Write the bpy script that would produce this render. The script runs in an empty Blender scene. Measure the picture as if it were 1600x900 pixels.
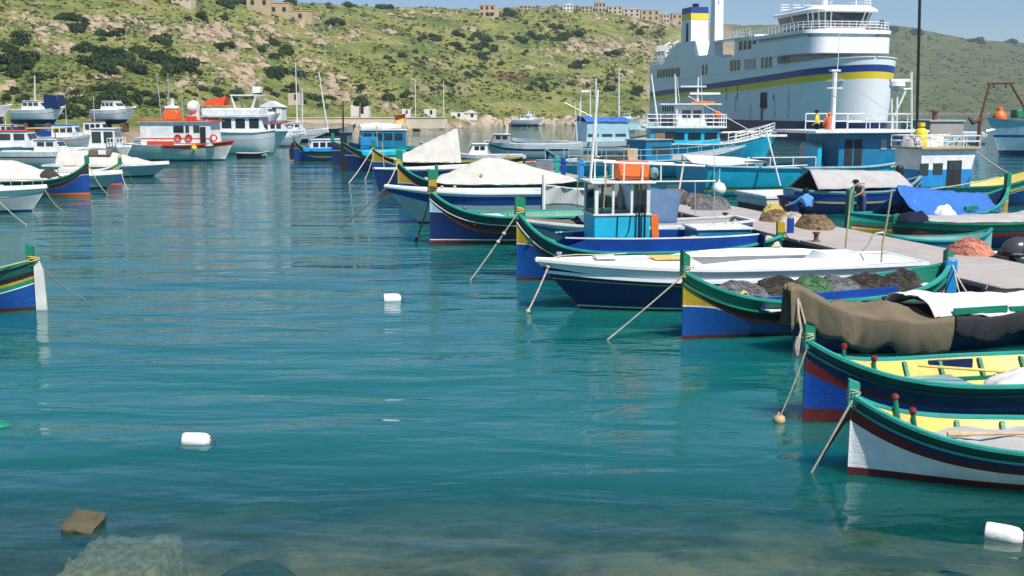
import bpy, bmesh, math, random
import numpy as np
from mathutils import Vector, Matrix, noise
rnd = random.Random(7)
sc = bpy.context.scene
COL = sc.collection
# ---------------------------------------------------------------- camera
F, HC, Y0 = 1800.0, 4.5, 170.0          # focal length in 1600-px units, eye height above the water, eye-level row
PITCH = math.atan((450 - Y0) / F)
CT, ST = math.cos(PITCH), math.sin(PITCH)
cd = bpy.data.cameras.new('camera'); cam = bpy.data.objects.new('camera', cd); COL.objects.link(cam)
cam.location = (0, 0, HC); cam.rotation_euler = (math.radians(90) - PITCH, 0, 0)
cd.sensor_width = 36; cd.lens = 36 * F / 1600; cd.clip_start = .1; cd.clip_end = 9000
sc.camera = cam
# ---------------------------------------------------------------- sky, sun, exposure
SUN_EL, SUN_AZ = 54.0, 144.0            # azimuth clockwise from +Y (view direction): to the right, a little behind the viewer
wd = bpy.data.worlds.new('World'); sc.world = wd; wd.use_nodes = True
nt = wd.node_tree
sky = nt.nodes.new('ShaderNodeTexSky'); sky.sky_type = 'NISHITA'; sky.sun_disc = False
sky.sun_elevation = math.radians(SUN_EL); sky.sun_rotation = math.radians(SUN_AZ)
sky.altitude = 0; sky.air_density = 1.0; sky.dust_density = 0.05; sky.ozone_density = 9.0
bg = nt.nodes['Background']; bg.inputs['Strength'].default_value = 0.086
nt.links.new(sky.outputs[0], bg.inputs['Color'])
sd = bpy.data.lights.new('sun', 'SUN'); sd.energy = 4.7; sd.angle = math.radians(.5); sd.color = (1, .95, .87)
sun = bpy.data.objects.new('sun', sd); COL.objects.link(sun)
_a, _e = math.radians(SUN_AZ), math.radians(SUN_EL)
SUNDIR = Vector((math.sin(_a) * math.cos(_e), math.cos(_a) * math.cos(_e), math.sin(_e)))
sun.rotation_euler = (-SUNDIR).to_track_quat('-Z', 'Y').to_euler()
sc.view_settings.view_transform = 'Standard'; sc.view_settings.look = 'None'
sc.view_settings.exposure = 0.36; sc.view_settings.gamma = 1
sc.render.engine = 'CYCLES'; sc.cycles.use_denoising = True
sc.cycles.max_bounces = 7; sc.cycles.transparent_max_bounces = 8; sc.cycles.caustics_reflective = False; sc.cycles.caustics_refractive = False
sc.cycles.volume_bounces = 0
# ---------------------------------------------------------------- pixel <-> place
def G(px, py, z=0.0):
    "the point at height z seen at a pixel of the 1600x900 photograph"
    d = Vector(((px - 800) / F, CT + (450 - py) / F * ST, -ST + (450 - py) / F * CT))
    k = (z - HC) / d.z
    return Vector((d.x * k, d.y * k, z))
def PY(px, py, Y):
    "the point at distance Y seen at a pixel"
    d = Vector(((px - 800) / F, CT + (450 - py) / F * ST, -ST + (450 - py) / F * CT))
    k = Y / d.y
    return Vector((d.x * k, Y, HC + d.z * k))
# ---------------------------------------------------------------- materials
MATS = {}
def nodes_of(name):
    m = bpy.data.materials.new(name); m.use_nodes = True
    return m, m.node_tree, m.node_tree.nodes['Principled BSDF']
def mat(name, col, rough=.5, var=.18, scale=2.5, bump=.0, bscale=30, metal=0, dirt=0.0, spec=.4, plank=0):
    "painted / cloth / metal surface: colour with blotches, fine grain and grime"
    if name in MATS: return MATS[name]
    m, t, b = nodes_of(name); N = t.nodes; Lk = t.links.new
    tc = N.new('ShaderNodeTexCoord')
    n1 = N.new('ShaderNodeTexNoise'); n1.inputs['Scale'].default_value = scale; n1.inputs['Detail'].default_value = 6; n1.inputs['Roughness'].default_value = .65
    Lk(tc.outputs['Object'], n1.inputs['Vector'])
    r = N.new('ShaderNodeMapRange'); r.inputs['From Min'].default_value = .3; r.inputs['From Max'].default_value = .7
    r.inputs['To Min'].default_value = 1 - var; r.inputs['To Max'].default_value = 1 + var
    Lk(n1.outputs['Fac'], r.inputs['Value'])
    mx = N.new('ShaderNodeMix'); mx.data_type = 'RGBA'; mx.blend_type = 'MULTIPLY'; mx.inputs['Factor'].default_value = 1
    mx.inputs['A'].default_value = (*col, 1); Lk(r.outputs['Result'], mx.inputs['B'])
    out = mx.outputs['Result']
    if dirt:
        n2 = N.new('ShaderNodeTexNoise'); n2.inputs['Scale'].default_value = scale * 3.1; n2.inputs['Detail'].default_value = 8; n2.inputs['Roughness'].default_value = .75
        mp = N.new('ShaderNodeMapping'); mp.inputs['Scale'].default_value = (1, 1, .45); Lk(tc.outputs['Object'], mp.inputs['Vector']); Lk(mp.outputs[0], n2.inputs['Vector'])
        r2 = N.new('ShaderNodeMapRange'); r2.inputs['From Min'].default_value = .56; r2.inputs['From Max'].default_value = .78; r2.inputs['To Max'].default_value = dirt
        Lk(n2.outputs['Fac'], r2.inputs['Value'])
        m2 = N.new('ShaderNodeMix'); m2.data_type = 'RGBA'; Lk(r2.outputs['Result'], m2.inputs['Factor']); Lk(out, m2.inputs['A'])
        m2.inputs['B'].default_value = (.10, .075, .05, 1); out = m2.outputs['Result']
    Lk(out, b.inputs['Base Color'])
    b.inputs['Roughness'].default_value = rough; b.inputs['Metallic'].default_value = metal
    b.inputs['Specular IOR Level'].default_value = spec
    if bump:
        n3 = N.new('ShaderNodeTexNoise'); n3.inputs['Scale'].default_value = bscale; n3.inputs['Detail'].default_value = 5
        Lk(tc.outputs['Object'], n3.inputs['Vector'])
        bp = N.new('ShaderNodeBump'); bp.inputs['Strength'].default_value = bump; bp.inputs['Distance'].default_value = .03
        hgt = n3.outputs['Fac']
        if plank:      # seams between the planks
            sx = N.new('ShaderNodeSeparateXYZ'); Lk(tc.outputs['Object'], sx.inputs[0]); pp = N.new('ShaderNodeMath'); pp.operation = 'PINGPONG'; pp.inputs[1].default_value = plank/2; Lk(sx.outputs['Z'], pp.inputs[0])
            pr = N.new('ShaderNodeMapRange'); pr.inputs['From Max'].default_value = .012; pr.inputs['To Min'].default_value = -.26; pr.inputs['To Max'].default_value = 0; Lk(pp.outputs[0], pr.inputs['Value'])
            ad = N.new('ShaderNodeMath'); Lk(hgt, ad.inputs[0]); Lk(pr.outputs['Result'], ad.inputs[1]); hgt = ad.outputs[0]
        Lk(hgt, bp.inputs['Height']); Lk(bp.outputs[0], b.inputs['Normal'])
    m.diffuse_color = (*col, 1)
    MATS[name] = m; return m
def paint(name, col, rough=.42, dirt=.38): return mat(name, col, rough, .20, 1.7, .22, 14, dirt=dirt, plank=.14)
def cloth(name, col, dirt=.25): return mat(name, col, .9, .14, 1.6, .12, 30, dirt=dirt, spec=.1)
P = dict(
 green=paint('green paint', (.012,.20,.115)), teal=paint('teal paint', (.03,.33,.27)), dkgreen=paint('bottle green paint', (.006,.075,.06)),
 blue=paint('blue paint', (.004,.062,.26)), navy=paint('navy paint', (.006,.022,.10)), royal=paint('royal blue paint', (.006,.05,.28)),
 sky=paint('sky blue paint', (.02,.25,.60)), cyan=paint('cyan paint', (.012,.42,.62)), dkcyan=paint('dark cyan paint', (.008,.18,.34)),
 red=paint('red paint', (.24,.016,.012)), maroon=paint('maroon antifouling', (.10,.012,.012)), orange=paint('orange paint', (.72,.16,.02)),
 yellow=paint('yellow paint', (.70,.53,.13)), mustard=paint('mustard paint', (.42,.29,.02)), black=paint('black paint', (.012,.013,.014)),
 white=paint('white paint', (.78,.79,.78), .35, .10), offwhite=paint('weathered white paint', (.66,.66,.62), .5, .25), grey=paint('grey paint', (.33,.36,.37)),
 ltblue=paint('pale blue paint', (.33,.52,.62)), aqua=paint('aqua grey paint', (.22,.40,.40)), vermil=paint('vermilion paint', (.62,.06,.02)),
 gel=mat('white gelcoat', (.80,.81,.80), .28, .05, 1.2, dirt=.08), gelg=mat('grey gelcoat', (.50,.53,.54), .4, .08, 1.2, dirt=.1),
 wood=mat('bare wood', (.30,.18,.09), .75, .3, 4, .3, 20), oak=mat('pale wood', (.48,.36,.22), .7, .25, 4, .3, 20), pole=mat('bamboo pole', (.40,.31,.17), .6, .25, 6, .2, 20),
 rope=mat('pale rope', (.52,.46,.35), .9, .25, 9, .5, 60), rope2=mat('dark rope', (.10,.085,.06), .9, .3, 9, .5, 60), yrope=mat('yellow rope', (.60,.45,.12), .9, .25, 9),
 steel=mat('galvanised steel', (.50,.52,.53), .45, .1, 4, metal=.6), rust=mat('rusty steel', (.17,.085,.05), .8, .4, 5, .4, 20), dark=mat('dark interior', (.02,.022,.024), .7, .2, 3),
 glass=mat('dark window glass', (.018,.03,.036), .06, .1, 1, spec=.9), clear=None, rubber=mat('black rubber', (.018,.018,.02), .7, .2, 4), 
 canvas=cloth('cream canvas', (.56,.53,.48)), greycan=cloth('grey canvas', (.42,.41,.40)), ltcan=cloth('pale canvas', (.68,.66,.62)), olive=cloth('olive canvas', (.175,.142,.096)),
 charcoal=cloth('charcoal canvas', (.035,.037,.042)), whcan=cloth('white canvas', (.74,.73,.71),.12), bluetent=cloth('faded blue canvas', (.09,.15,.25)), bluetarp=mat('blue plastic tarpaulin', (.05,.17,.52), .22, .12, 1.5, .3, 6),
 net=mat('brown fishing net', (.23,.155,.085), .95, .5, 9, 1, 45), netg=mat('grey fishing net', (.15,.155,.16), .95, .55, 9, 1, 45), netk=mat('dark fishing net', (.055,.05,.042), .95, .6, 9, 1, 45),
 netgreen=mat('green fishing net', (.07,.17,.075), .95, .5, 9, 1, 45), netred=mat('salmon fishing net', (.58,.22,.15), .95, .45, 9, 1, 45),
 scum=mat('waterline weed', (.018,.03,.016), .8, .4, 4, .4, 20),
 foam=mat('white foam plastic', (.80,.80,.78), .55, .06, 5, .2, 30), buff=mat('buff plastic', (.55,.37,.20), .5, .2, 5), skin=mat('skin', (.33,.16,.09), .6, .1, 8),
 orangep=mat('orange plastic', (.80,.17,.035), .4, .12, 5), yellowp=mat('yellow plastic', (.80,.60,.04), .4, .1, 5),
 oily=mat('yellow oilskin', (.72,.56,.045), .4, .15, 8, .3, 9), oilo=mat('orange oilskin', (.80,.17,.05), .4, .15, 8, .3, 9), denim=cloth('blue denim', (.05,.09,.20),.05), dkcloth=cloth('dark cloth', (.015,.02,.04),.0), blshirt=cloth('light blue shirt', (.10,.28,.62),.0), greyshirt=cloth('grey shirt', (.18,.18,.17),.0),
)
def clear_glass():
    m, t, b = nodes_of('clear cabin glass'); N = t.nodes; Lk = t.links.new; N.remove(b); g = N.new('ShaderNodeBsdfGlossy'); g.inputs['Roughness'].default_value = .03; tr = N.new('ShaderNodeBsdfTransparent'); tr.inputs['Color'].default_value = (.80, .86, .86, 1)
    fr = N.new('ShaderNodeFresnel'); fr.inputs['IOR'].default_value = 1.5; mx = N.new('ShaderNodeMixShader'); Lk(fr.outputs[0], mx.inputs[0]); Lk(tr.outputs[0], mx.inputs[1]); Lk(g.outputs[0], mx.inputs[2]); Lk(mx.outputs[0], N['Material Output'].inputs['Surface']); return m
P['clear'] = clear_glass()
# ---------------------------------------------------------------- mesh building
class MB:
    def __init__(s): s.v = []; s.f = []; s.m = []
    def add(s, vs, fs, mi=0):
        o = len(s.v); s.v += [tuple(v) for v in vs]
        for f in fs: s.f.append(tuple(i + o for i in f)); s.m.append(mi)
        return s
    def grid(s, rows, mi=0, closed=False, flip=False):
        n = len(rows[0]); fs = []
        for i in range(len(rows) - 1):
            for j in range(n if closed else n - 1):
                k = (j + 1) % n; q = (i*n+j, i*n+k, (i+1)*n+k, (i+1)*n+j)
                fs.append(q[::-1] if flip else q)
        return s.add([p for r in rows for p in r], fs, mi)
    def box(s, c, d, rz=0, mi=0, top=1.0, M=None, ch=None):
        "chamfered box centred at c"
        x, y, z = d[0]/2, d[1]/2, d[2]/2
        ch = min(x, y, z) * .18 if ch is None else min(ch, min(x, y, z) * .9)
        vs = []
        rings = ((-z, ch, 1), (-z+ch, 0, 1), (z-ch, 0, top), (z, ch, top))
        for zz, c_, k in rings:
            X, Y_ = x*k - c_, y*k - c_; q = ch if c_ == 0 else 0
            vs += [(-X, -Y_+q, zz), (-X+q, -Y_, zz), (X-q, -Y_, zz), (X, -Y_+q, zz), (X, Y_-q, zz), (X-q, Y_, zz), (-X+q, Y_, zz), (-X, Y_-q, zz)]
        fs = [tuple(range(7, -1, -1)), tuple(range(24, 32))]
        for r in range(3):
            for j in range(8): k = (j+1) % 8; fs.append((r*8+j, r*8+k, r*8+8+k, r*8+8+j))
        cr, sr = math.cos(rz), math.sin(rz); out = []
        for v in vs:
            p = Vector(v)
            if M is not None: p = M @ p
            else: p = Vector((p.x*cr - p.y*sr, p.x*sr + p.y*cr, p.z))
            out.append((p.x + c[0], p.y + c[1], p.z + c[2]))
        return s.add(out, fs, mi)
    def tube(s, pts, r, n=6, mi=0, cap=True):
        pts = [Vector(p) for p in pts]; rr = r if isinstance(r, (list, tuple)) else [r]*len(pts)
        rows = []; up = None
        for i, p in enumerate(pts):
            d = (pts[min(i+1, len(pts)-1)] - pts[max(i-1, 0)])
            d = d.normalized() if d.length > 1e-9 else Vector((0, 0, 1))
            if up is None: up = Vector((0, 0, 1)) if abs(d.z) < .9 else Vector((1, 0, 0))
            a = d.cross(up).normalized(); up = a.cross(d).normalized()
            rows.append([p + (a*math.cos(2*math.pi*k/n) + up*math.sin(2*math.pi*k/n))*rr[i] for k in range(n)])
        s.grid(rows, mi, True)
        if cap:
            s.add(rows[0], [tuple(range(n-1, -1, -1))], mi); s.add(rows[-1], [tuple(range(n))], mi)
        return s
    def sweep(s, pts, w, h, mi=0, out=None):
        "rectangular bar along pts, w across (horizontal), h high"
        pts = [Vector(p) for p in pts]; rows = []
        for i, p in enumerate(pts):
            d = pts[min(i+1, len(pts)-1)] - pts[max(i-1, 0)]; d.z *= 1
            a = Vector((d.y, -d.x, 0)); a = a.normalized() if a.length > 1e-6 else Vector((1, 0, 0))
            u = d.cross(a).normalized()
            if u.z < 0: u = -u
            rows.append([p - a*w/2 - u*h/2, p + a*w/2 - u*h/2, p + a*w/2 + u*h/2, p - a*w/2 + u*h/2])
        s.grid(rows, mi, True); s.add(rows[0], [(3, 2, 1, 0)], mi); s.add(rows[-1], [(0, 1, 2, 3)], mi)
        return s
    def lathe(s, prof, c=(0, 0, 0), n=14, mi=0, M=None):
        rows = []
        for r, z in prof:
            row = []
            for k in range(n):
                p = Vector((r*math.cos(2*math.pi*k/n), r*math.sin(2*math.pi*k/n), z))
                if M is not None: p = M @ p
                row.append(p + Vector(c))
            rows.append(row)
        return s.grid(rows, mi, True)
    def prism(s, poly, y0, y1, mi=0, M=None):
        "polygon in xz extruded along y"
        n = len(poly); a = [Vector((p[0], y0, p[1])) for p in poly]; b = [Vector((p[0], y1, p[1])) for p in poly]
        vs = a + b
        if M is not None: vs = [M @ v for v in vs]
        fs = [tuple(range(n)), tuple(range(2*n-1, n-1, -1))] + [(i, n+i, n+(i+1) % n, (i+1) % n) for i in range(n)]
        return s.add(vs, fs, mi)
    def build(s, name, mats, parent=None, smooth=40, loc=None, rz=0):
        me = bpy.data.meshes.new(name); me.from_pydata(s.v, [], s.f)
        if not isinstance(mats, (list, tuple)): mats = [mats]
        for m in mats: me.materials.append(P[m] if isinstance(m, str) else m)
        if len(mats) > 1: me.polygons.foreach_set('material_index', s.m)
        if smooth:
            me.polygons.foreach_set('use_smooth', [True]*len(me.polygons)); me.update()
            me.set_sharp_from_angle(angle=math.radians(smooth))
        me.update()
        o = bpy.data.objects.new(name, me); COL.objects.link(o)
        if parent is not None: o.parent = parent
        if loc is not None: o.location = loc
        if rz: o.rotation_euler.z = rz
        return o
def tag(o, label=None, cat=None, group=None, kind=None):
    if label: o['label'] = label
    if cat: o['category'] = cat
    if group: o['group'] = group
    if kind: o['kind'] = kind
    return o
def thing(name, label, cat, loc=(0, 0, 0), rz=0, group=None):
    o = bpy.data.objects.new(name, None); COL.objects.link(o); o.empty_display_size = .3
    o.location = loc; o.rotation_euler.z = rz
    return tag(o, label, cat, group)
def fbm(x, y, z=0, o=5): return noise.fractal(Vector((x, y, z)), 1.0, 2.0, o)
_IT = {}
def interp(tab, x):
    k = id(tab)
    if k not in _IT: _IT[k] = (np.array([a for a, b in tab], float), np.array([b for a, b in tab], float))
    return float(np.interp(x, *_IT[k]))
# ================================================================ SETTING: terrain, seabed, water
SHORE = [(-700,150),(0,150),(200,158),(420,195),(560,226),(640,236),(760,300),(1000,330),(1100,420),(1300,780),(1440,960),(2300,1000)]
CREST = [(-700,330),(0,360),(300,400),(480,470),(760,600),(1000,720),(1080,780),(1300,1500),(1450,1600),(2300,1700)]
SKYL = [(-700,-120),(0,-60),(200,-22),(330,-6),(390,3),(480,10),(600,15),(740,19),(800,17),(900,16),(980,22),(1060,36),(1150,44),(1300,40),(1385,44),(1440,53),(1500,65),(1560,69),(1640,71),(2300,110)]
def tz(x, y):
    u = 800 + F * x / y
    ds, dc = interp(SHORE, u), interp(CREST, u)
    w = 6 * fbm(x*.012, y*.012, 3.1, 3)
    ds += w
    s = (y - ds) / (dc - ds)
    hc = HC + (Y0 - interp(SKYL, u)) / F * dc
    if s < 0: return -3.0 * min(1, -s*25) - .2
    nz = fbm(x*.02, y*.02, 0, 5)
    q = 1.8 * min(1, s*30)                          # low quay-side bank
    if s <= 1:
        g = (max(0, s - .07) / .93); g = g**1.15
        st = 7 + 3*fbm(x*.006, y*.006, 9, 2)        # terraces
        z = q + (hc - 2) * g
        k = z / st; fr = k - math.floor(k)
        z += st * .22 * (min(1, max(0, (fr-.3)/.35)) - fr) * min(1, s*6) * (1 - max(0, (s-.85)/.15))
        z += nz * 2.4 * min(1, s*4) * (1 - .75*max(0, (s-.8)/.2)) + .5*fbm(x*.11, y*.11, 4, 4)*min(1, s*6)
        return z
    return hc + nz*.6 - (s - 1) * (dc-ds) * .10 + .5*fbm(x*.11, y*.11, 4, 4)
def terrain_mesh():
    us = np.concatenate([np.linspace(-700, -60, 50), np.linspace(-50, 1650, 560), np.linspace(1670, 2300, 40)])
    ss = np.concatenate([np.array([-.3, -.04]), np.linspace(-.012, .08, 16), np.linspace(.09, 1.0, 150), np.linspace(1.02, 1.6, 12)])
    global TU, TS, TZ
    TU, TS = us, ss; vs = []
    for u in us:
        ds, dc = interp(SHORE, u), interp(CREST, u)
        for s in ss:
            y = ds + s*(dc - ds); x = (u - 800)/F*y
            vs.append((x, y, tz(x, y)))
    TZ = np.array([v[2] for v in vs]).reshape(len(us), len(ss))
    n = len(ss); mb = MB(); fs = [(i*n+j, (i+1)*n+j, (i+1)*n+j+1, i*n+j+1) for i in range(len(us)-1) for j in range(n-1)]
    mb.add(vs, fs); return mb
def hill_material():
    m, t, b = nodes_of('hillside scrub and rock'); N = t.nodes; Lk = t.links.new
    tc = N.new('ShaderNodeTexCoord'); geo = N.new('ShaderNodeNewGeometry')
    def nz(sc_, det=6, ro=.6):
        n = N.new('ShaderNodeTexNoise'); n.inputs['Scale'].default_value = sc_; n.inputs['Detail'].default_value = det; n.inputs['Roughness'].default_value = ro
        Lk(tc.outputs['Object'], n.inputs['Vector']); return n.outputs['Fac']
    def ramp(src, stops):
        r = N.new('ShaderNodeValToRGB'); e = r.color_ramp.elements
        while len(e) < len(stops): e.new(.5)
        for i, (p, c) in enumerate(stops): e[i].position = p; e[i].color = (*c, 1)
        Lk(src, r.inputs['Fac']); return r.outputs['Color']
    def mixc(f, a, b_):
        x = N.new('ShaderNodeMix'); x.data_type = 'RGBA'; Lk(f, x.inputs['Factor']); Lk(a, x.inputs['A']); Lk(b_, x.inputs['B']); return x.outputs['Result']
    grass = ramp(nz(.045, 8, .7), [(.30, (.045,.070,.026)), (.43, (.115,.145,.048)), (.54, (.19,.205,.065)), (.66, (.26,.225,.10)), (.8, (.33,.26,.14))])
    fine = ramp(nz(.6, 8, .75), [(.34, (.5,.54,.46)), (.5, (1.1,1.12,1.0)), (.66, (1.7,1.55,1.3))])
    mm = N.new('ShaderNodeMix'); mm.data_type = 'RGBA'; mm.blend_type = 'MULTIPLY'; mm.inputs['Factor'].default_value = 1; Lk(grass, mm.inputs['A']); Lk(fine, mm.inputs['B'])
    rock = ramp(nz(.35, 10, .75), [(.32, (.14,.10,.065)), (.48, (.33,.25,.165)), (.62, (.50,.40,.28))])
    soil = ramp(nz(.9, 6), [(.3, (.12,.065,.04)), (.7, (.20,.12,.07))])
    # rock where steep or where a patch noise says so
    sep = N.new('ShaderNodeSeparateXYZ'); Lk(geo.outputs['Normal'], sep.inputs[0])
    st = N.new('ShaderNodeMapRange'); st.inputs['From Min'].default_value = .88; st.inputs['From Max'].default_value = .74; Lk(sep.outputs['Z'], st.inputs['Value'])
    pn = N.new('ShaderNodeMapRange'); pn.inputs['From Min'].default_value = .57; pn.inputs['From Max'].default_value = .63; Lk(nz(.09, 9, .8), pn.inputs['Value'])
    mx = N.new('ShaderNodeMath'); mx.operation = 'MAXIMUM'; Lk(st.outputs[0], mx.inputs[0]); Lk(pn.outputs[0], mx.inputs[1])
    # low foreshore: bare stone
    sp = N.new('ShaderNodeSeparateXYZ'); Lk(tc.outputs['Object'], sp.inputs[0])
    lo = N.new('ShaderNodeMapRange'); lo.inputs['From Min'].default_value = 2.0; lo.inputs['From Max'].default_value = 1.1; Lk(sp.outputs['Z'], lo.inputs['Value'])
    mx2 = N.new('ShaderNodeMath'); mx2.operation = 'MAXIMUM'; Lk(mx.outputs[0], mx2.inputs[0]); Lk(lo.outputs[0], mx2.inputs[1])
    sn = N.new('ShaderNodeMapRange'); sn.inputs['From Min'].default_value = .66; sn.inputs['From Max'].default_value = .70; Lk(nz(.028, 4, .5), sn.inputs['Value'])
    c = mixc(sn.outputs[0], mm.outputs['Result'], soil); c = mixc(mx2.outputs[0], c, rock)
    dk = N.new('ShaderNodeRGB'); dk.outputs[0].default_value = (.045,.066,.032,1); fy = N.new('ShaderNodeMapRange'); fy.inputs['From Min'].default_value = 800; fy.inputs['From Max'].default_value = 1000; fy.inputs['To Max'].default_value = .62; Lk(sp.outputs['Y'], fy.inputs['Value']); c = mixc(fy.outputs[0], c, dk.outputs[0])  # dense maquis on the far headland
    Lk(c, b.inputs['Base Color']); b.inputs['Roughness'].default_value = .95; b.inputs['Specular IOR Level'].default_value = .1
    bp = N.new('ShaderNodeBump'); bp.inputs['Strength'].default_value = .6; bp.inputs['Distance'].default_value = 1.0; Lk(nz(.5, 10, .8), bp.inputs['Height']); Lk(bp.outputs[0], b.inputs['Normal'])
    return m
HILL = hill_material()
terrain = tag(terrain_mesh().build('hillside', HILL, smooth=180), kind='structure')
def hit(px, py):
    "first point of the hillside seen at a pixel"
    d = Vector(((px - 800) / F, CT + (450 - py) / F * ST, -ST + (450 - py) / F * CT)); d /= d.y
    u = 800 + F*d.x; lo = interp(SHORE, u) + 2; hi = interp(CREST, u) * 1.05
    f = float(np.interp(u, TU, np.arange(len(TU)))); k = min(len(TU) - 2, int(f)); w = f - k; col = TZ[k]*(1 - w) + TZ[k + 1]*w
    ds, dc = interp(SHORE, u), interp(CREST, u); ys = ds + TS*(dc - ds); df = col - (HC + d.z*ys); df[ys < lo] = -1
    ix = np.nonzero(df >= 0)[0]
    if len(ix) == 0 or ys[ix[0]] > hi: return None
    i = ix[0]; y = ys[i]
    if i > 0 and df[i-1] < 0 and ys[i-1] >= lo: y = ys[i-1] + (ys[i] - ys[i-1])*(-df[i-1])/(df[i] - df[i-1])
    return Vector((d.x*y, y, HC + d.z*y))
# seabed: shelves down from the near quay
def sbed(x, y): return -0.42 - .11*max(0, y - 10.5) - .02*max(0, y-20) + .10*fbm(x*.6, y*.6, 2, 4)
mb = MB(); rows = []
for y in list(np.linspace(2, 22, 60)) + [26, 32, 45, 80, 400, 1100]:
    rows.append([(x*(1 + max(0, y-22)*.05), y, max(-9, sbed(x, y))) for x in np.linspace(-14, 14, 70)])
mb.grid(rows, flip=False)
m, t, b = nodes_of('seabed sand and weed'); N = t.nodes
n1 = N.new('ShaderNodeTexNoise'); n1.inputs['Scale'].default_value = .9; n1.inputs['Detail'].default_value = 9; n1.inputs['Roughness'].default_value = .7
r = N.new('ShaderNodeValToRGB'); e = r.color_ramp.elements; e[0].position = .40; e[0].color = (.075,.065,.035,1); e[1].position = .62; e[1].color = (.36,.30,.16,1)
t.links.new(N.new('ShaderNodeTexCoord').outputs['Object'], n1.inputs['Vector']); t.links.new(n1.outputs['Fac'], r.inputs['Fac']); t.links.new(r.outputs[0], b.inputs['Base Color']); b.inputs['Roughness'].default_value = .9
tag(mb.build('seabed', m, smooth=180), kind='structure')
# water
def water_material():
    m, t, b = nodes_of('harbour water'); N = t.nodes; Lk = t.links.new
    N.remove(b); out = N['Material Output']
    tc = N.new('ShaderNodeTexCoord')
    def nz(scale, det, ro, sx, sy, dist=0):
        mp = N.new('ShaderNodeMapping'); mp.inputs['Scale'].default_value = (sx, sy, 1); mp.inputs['Rotation'].default_value = (0, 0, .12); Lk(tc.outputs['Object'], mp.inputs['Vector'])
        n = N.new('ShaderNodeTexNoise'); n.inputs['Scale'].default_value = scale; n.inputs['Detail'].default_value = det; n.inputs['Roughness'].default_value = ro; n.inputs['Distortion'].default_value = dist
        Lk(mp.outputs[0], n.inputs['Vector']); return n.outputs['Fac']
    def mad(a, k, c=None):
        x = N.new('ShaderNodeMath'); x.operation = 'MULTIPLY_ADD'; Lk(a, x.inputs[0]); x.inputs[1].default_value = k
        if c is None: x.inputs[2].default_value = 0
        else: Lk(c, x.inputs[2])
        return x.outputs[0]
    h = mad(nz(.26, 2, .5, .30, 1.0), .19)                   # slow swell, crests across the view
    h = mad(nz(.9, 3, .5, .36, 1.0, .4), .085, h)            # wavelets
    h = mad(nz(3.2, 4, .55, .45, 1.0, .6), .0115, h)          # ripples
    h = mad(nz(11, 3, .6, .8, 1.0), .0010, h)
    bp = N.new('ShaderNodeBump'); bp.inputs['Strength'].default_value = 1; bp.inputs['Distance'].default_value = 1.0; Lk(h, bp.inputs['Height'])
    gl = N.new('ShaderNodeBsdfGlossy'); gl.inputs['Roughness'].default_value = .025; gl.inputs['Color'].default_value = (.95, .97, 1, 1); Lk(bp.outputs[0], gl.inputs['Normal'])
    df = N.new('ShaderNodeSubsurfaceScattering'); df.falloff = 'BURLEY'; df.inputs['Scale'].default_value = 1.0; df.inputs['Radius'].default_value = (.4, 1.4, 1.6)
    cr = N.new('ShaderNodeValToRGB'); e = cr.color_ramp.elements; e[0].position = .35; e[0].color = (.004,.104,.104,1); e[1].position = .68; e[1].color = (.006,.140,.130,1)
    Lk(nz(.07, 4, .5, .6, 1.0), cr.inputs['Fac']); Lk(cr.outputs[0], df.inputs['Color'])
    tr = N.new('ShaderNodeBsdfTransparent'); tr.inputs['Color'].default_value = (.80, .90, .78, 1)
    # clarity falls with the water's depth: the bed shelves down away from the near quay
    sp = N.new('ShaderNodeSeparateXYZ'); Lk(tc.outputs['Object'], sp.inputs[0])
    mr = N.new('ShaderNodeMapRange'); mr.interpolation_type = 'SMOOTHSTEP'; mr.inputs['From Min'].default_value = 9.5; mr.inputs['From Max'].default_value = 16.5; mr.inputs['To Min'].default_value = .80; mr.inputs['To Max'].default_value = 0.0; Lk(sp.outputs['Y'], mr.inputs['Value'])
    body = N.new('ShaderNodeMixShader'); Lk(mr.outputs[0], body.inputs[0]); Lk(df.outputs[0], body.inputs[1]); Lk(tr.outputs[0], body.inputs[2])
    fr = N.new('ShaderNodeFresnel'); fr.inputs['IOR'].default_value = 1.38; Lk(bp.outputs[0], fr.inputs['Normal'])
    mix = N.new('ShaderNodeMixShader'); Lk(fr.outputs[0], mix.inputs[0]); Lk(body.outputs[0], mix.inputs[1]); Lk(gl.outputs[0], mix.inputs[2])
    Lk(mix.outputs[0], out.inputs['Surface']); return m
mb = MB(); mb.add([(-400, 1, 0), (400, 1, 0), (1500, 1300, 0), (-1500, 1300, 0)], [(0, 1, 2, 3)])
tag(mb.build('water', water_material(), smooth=0), kind='structure')
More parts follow.
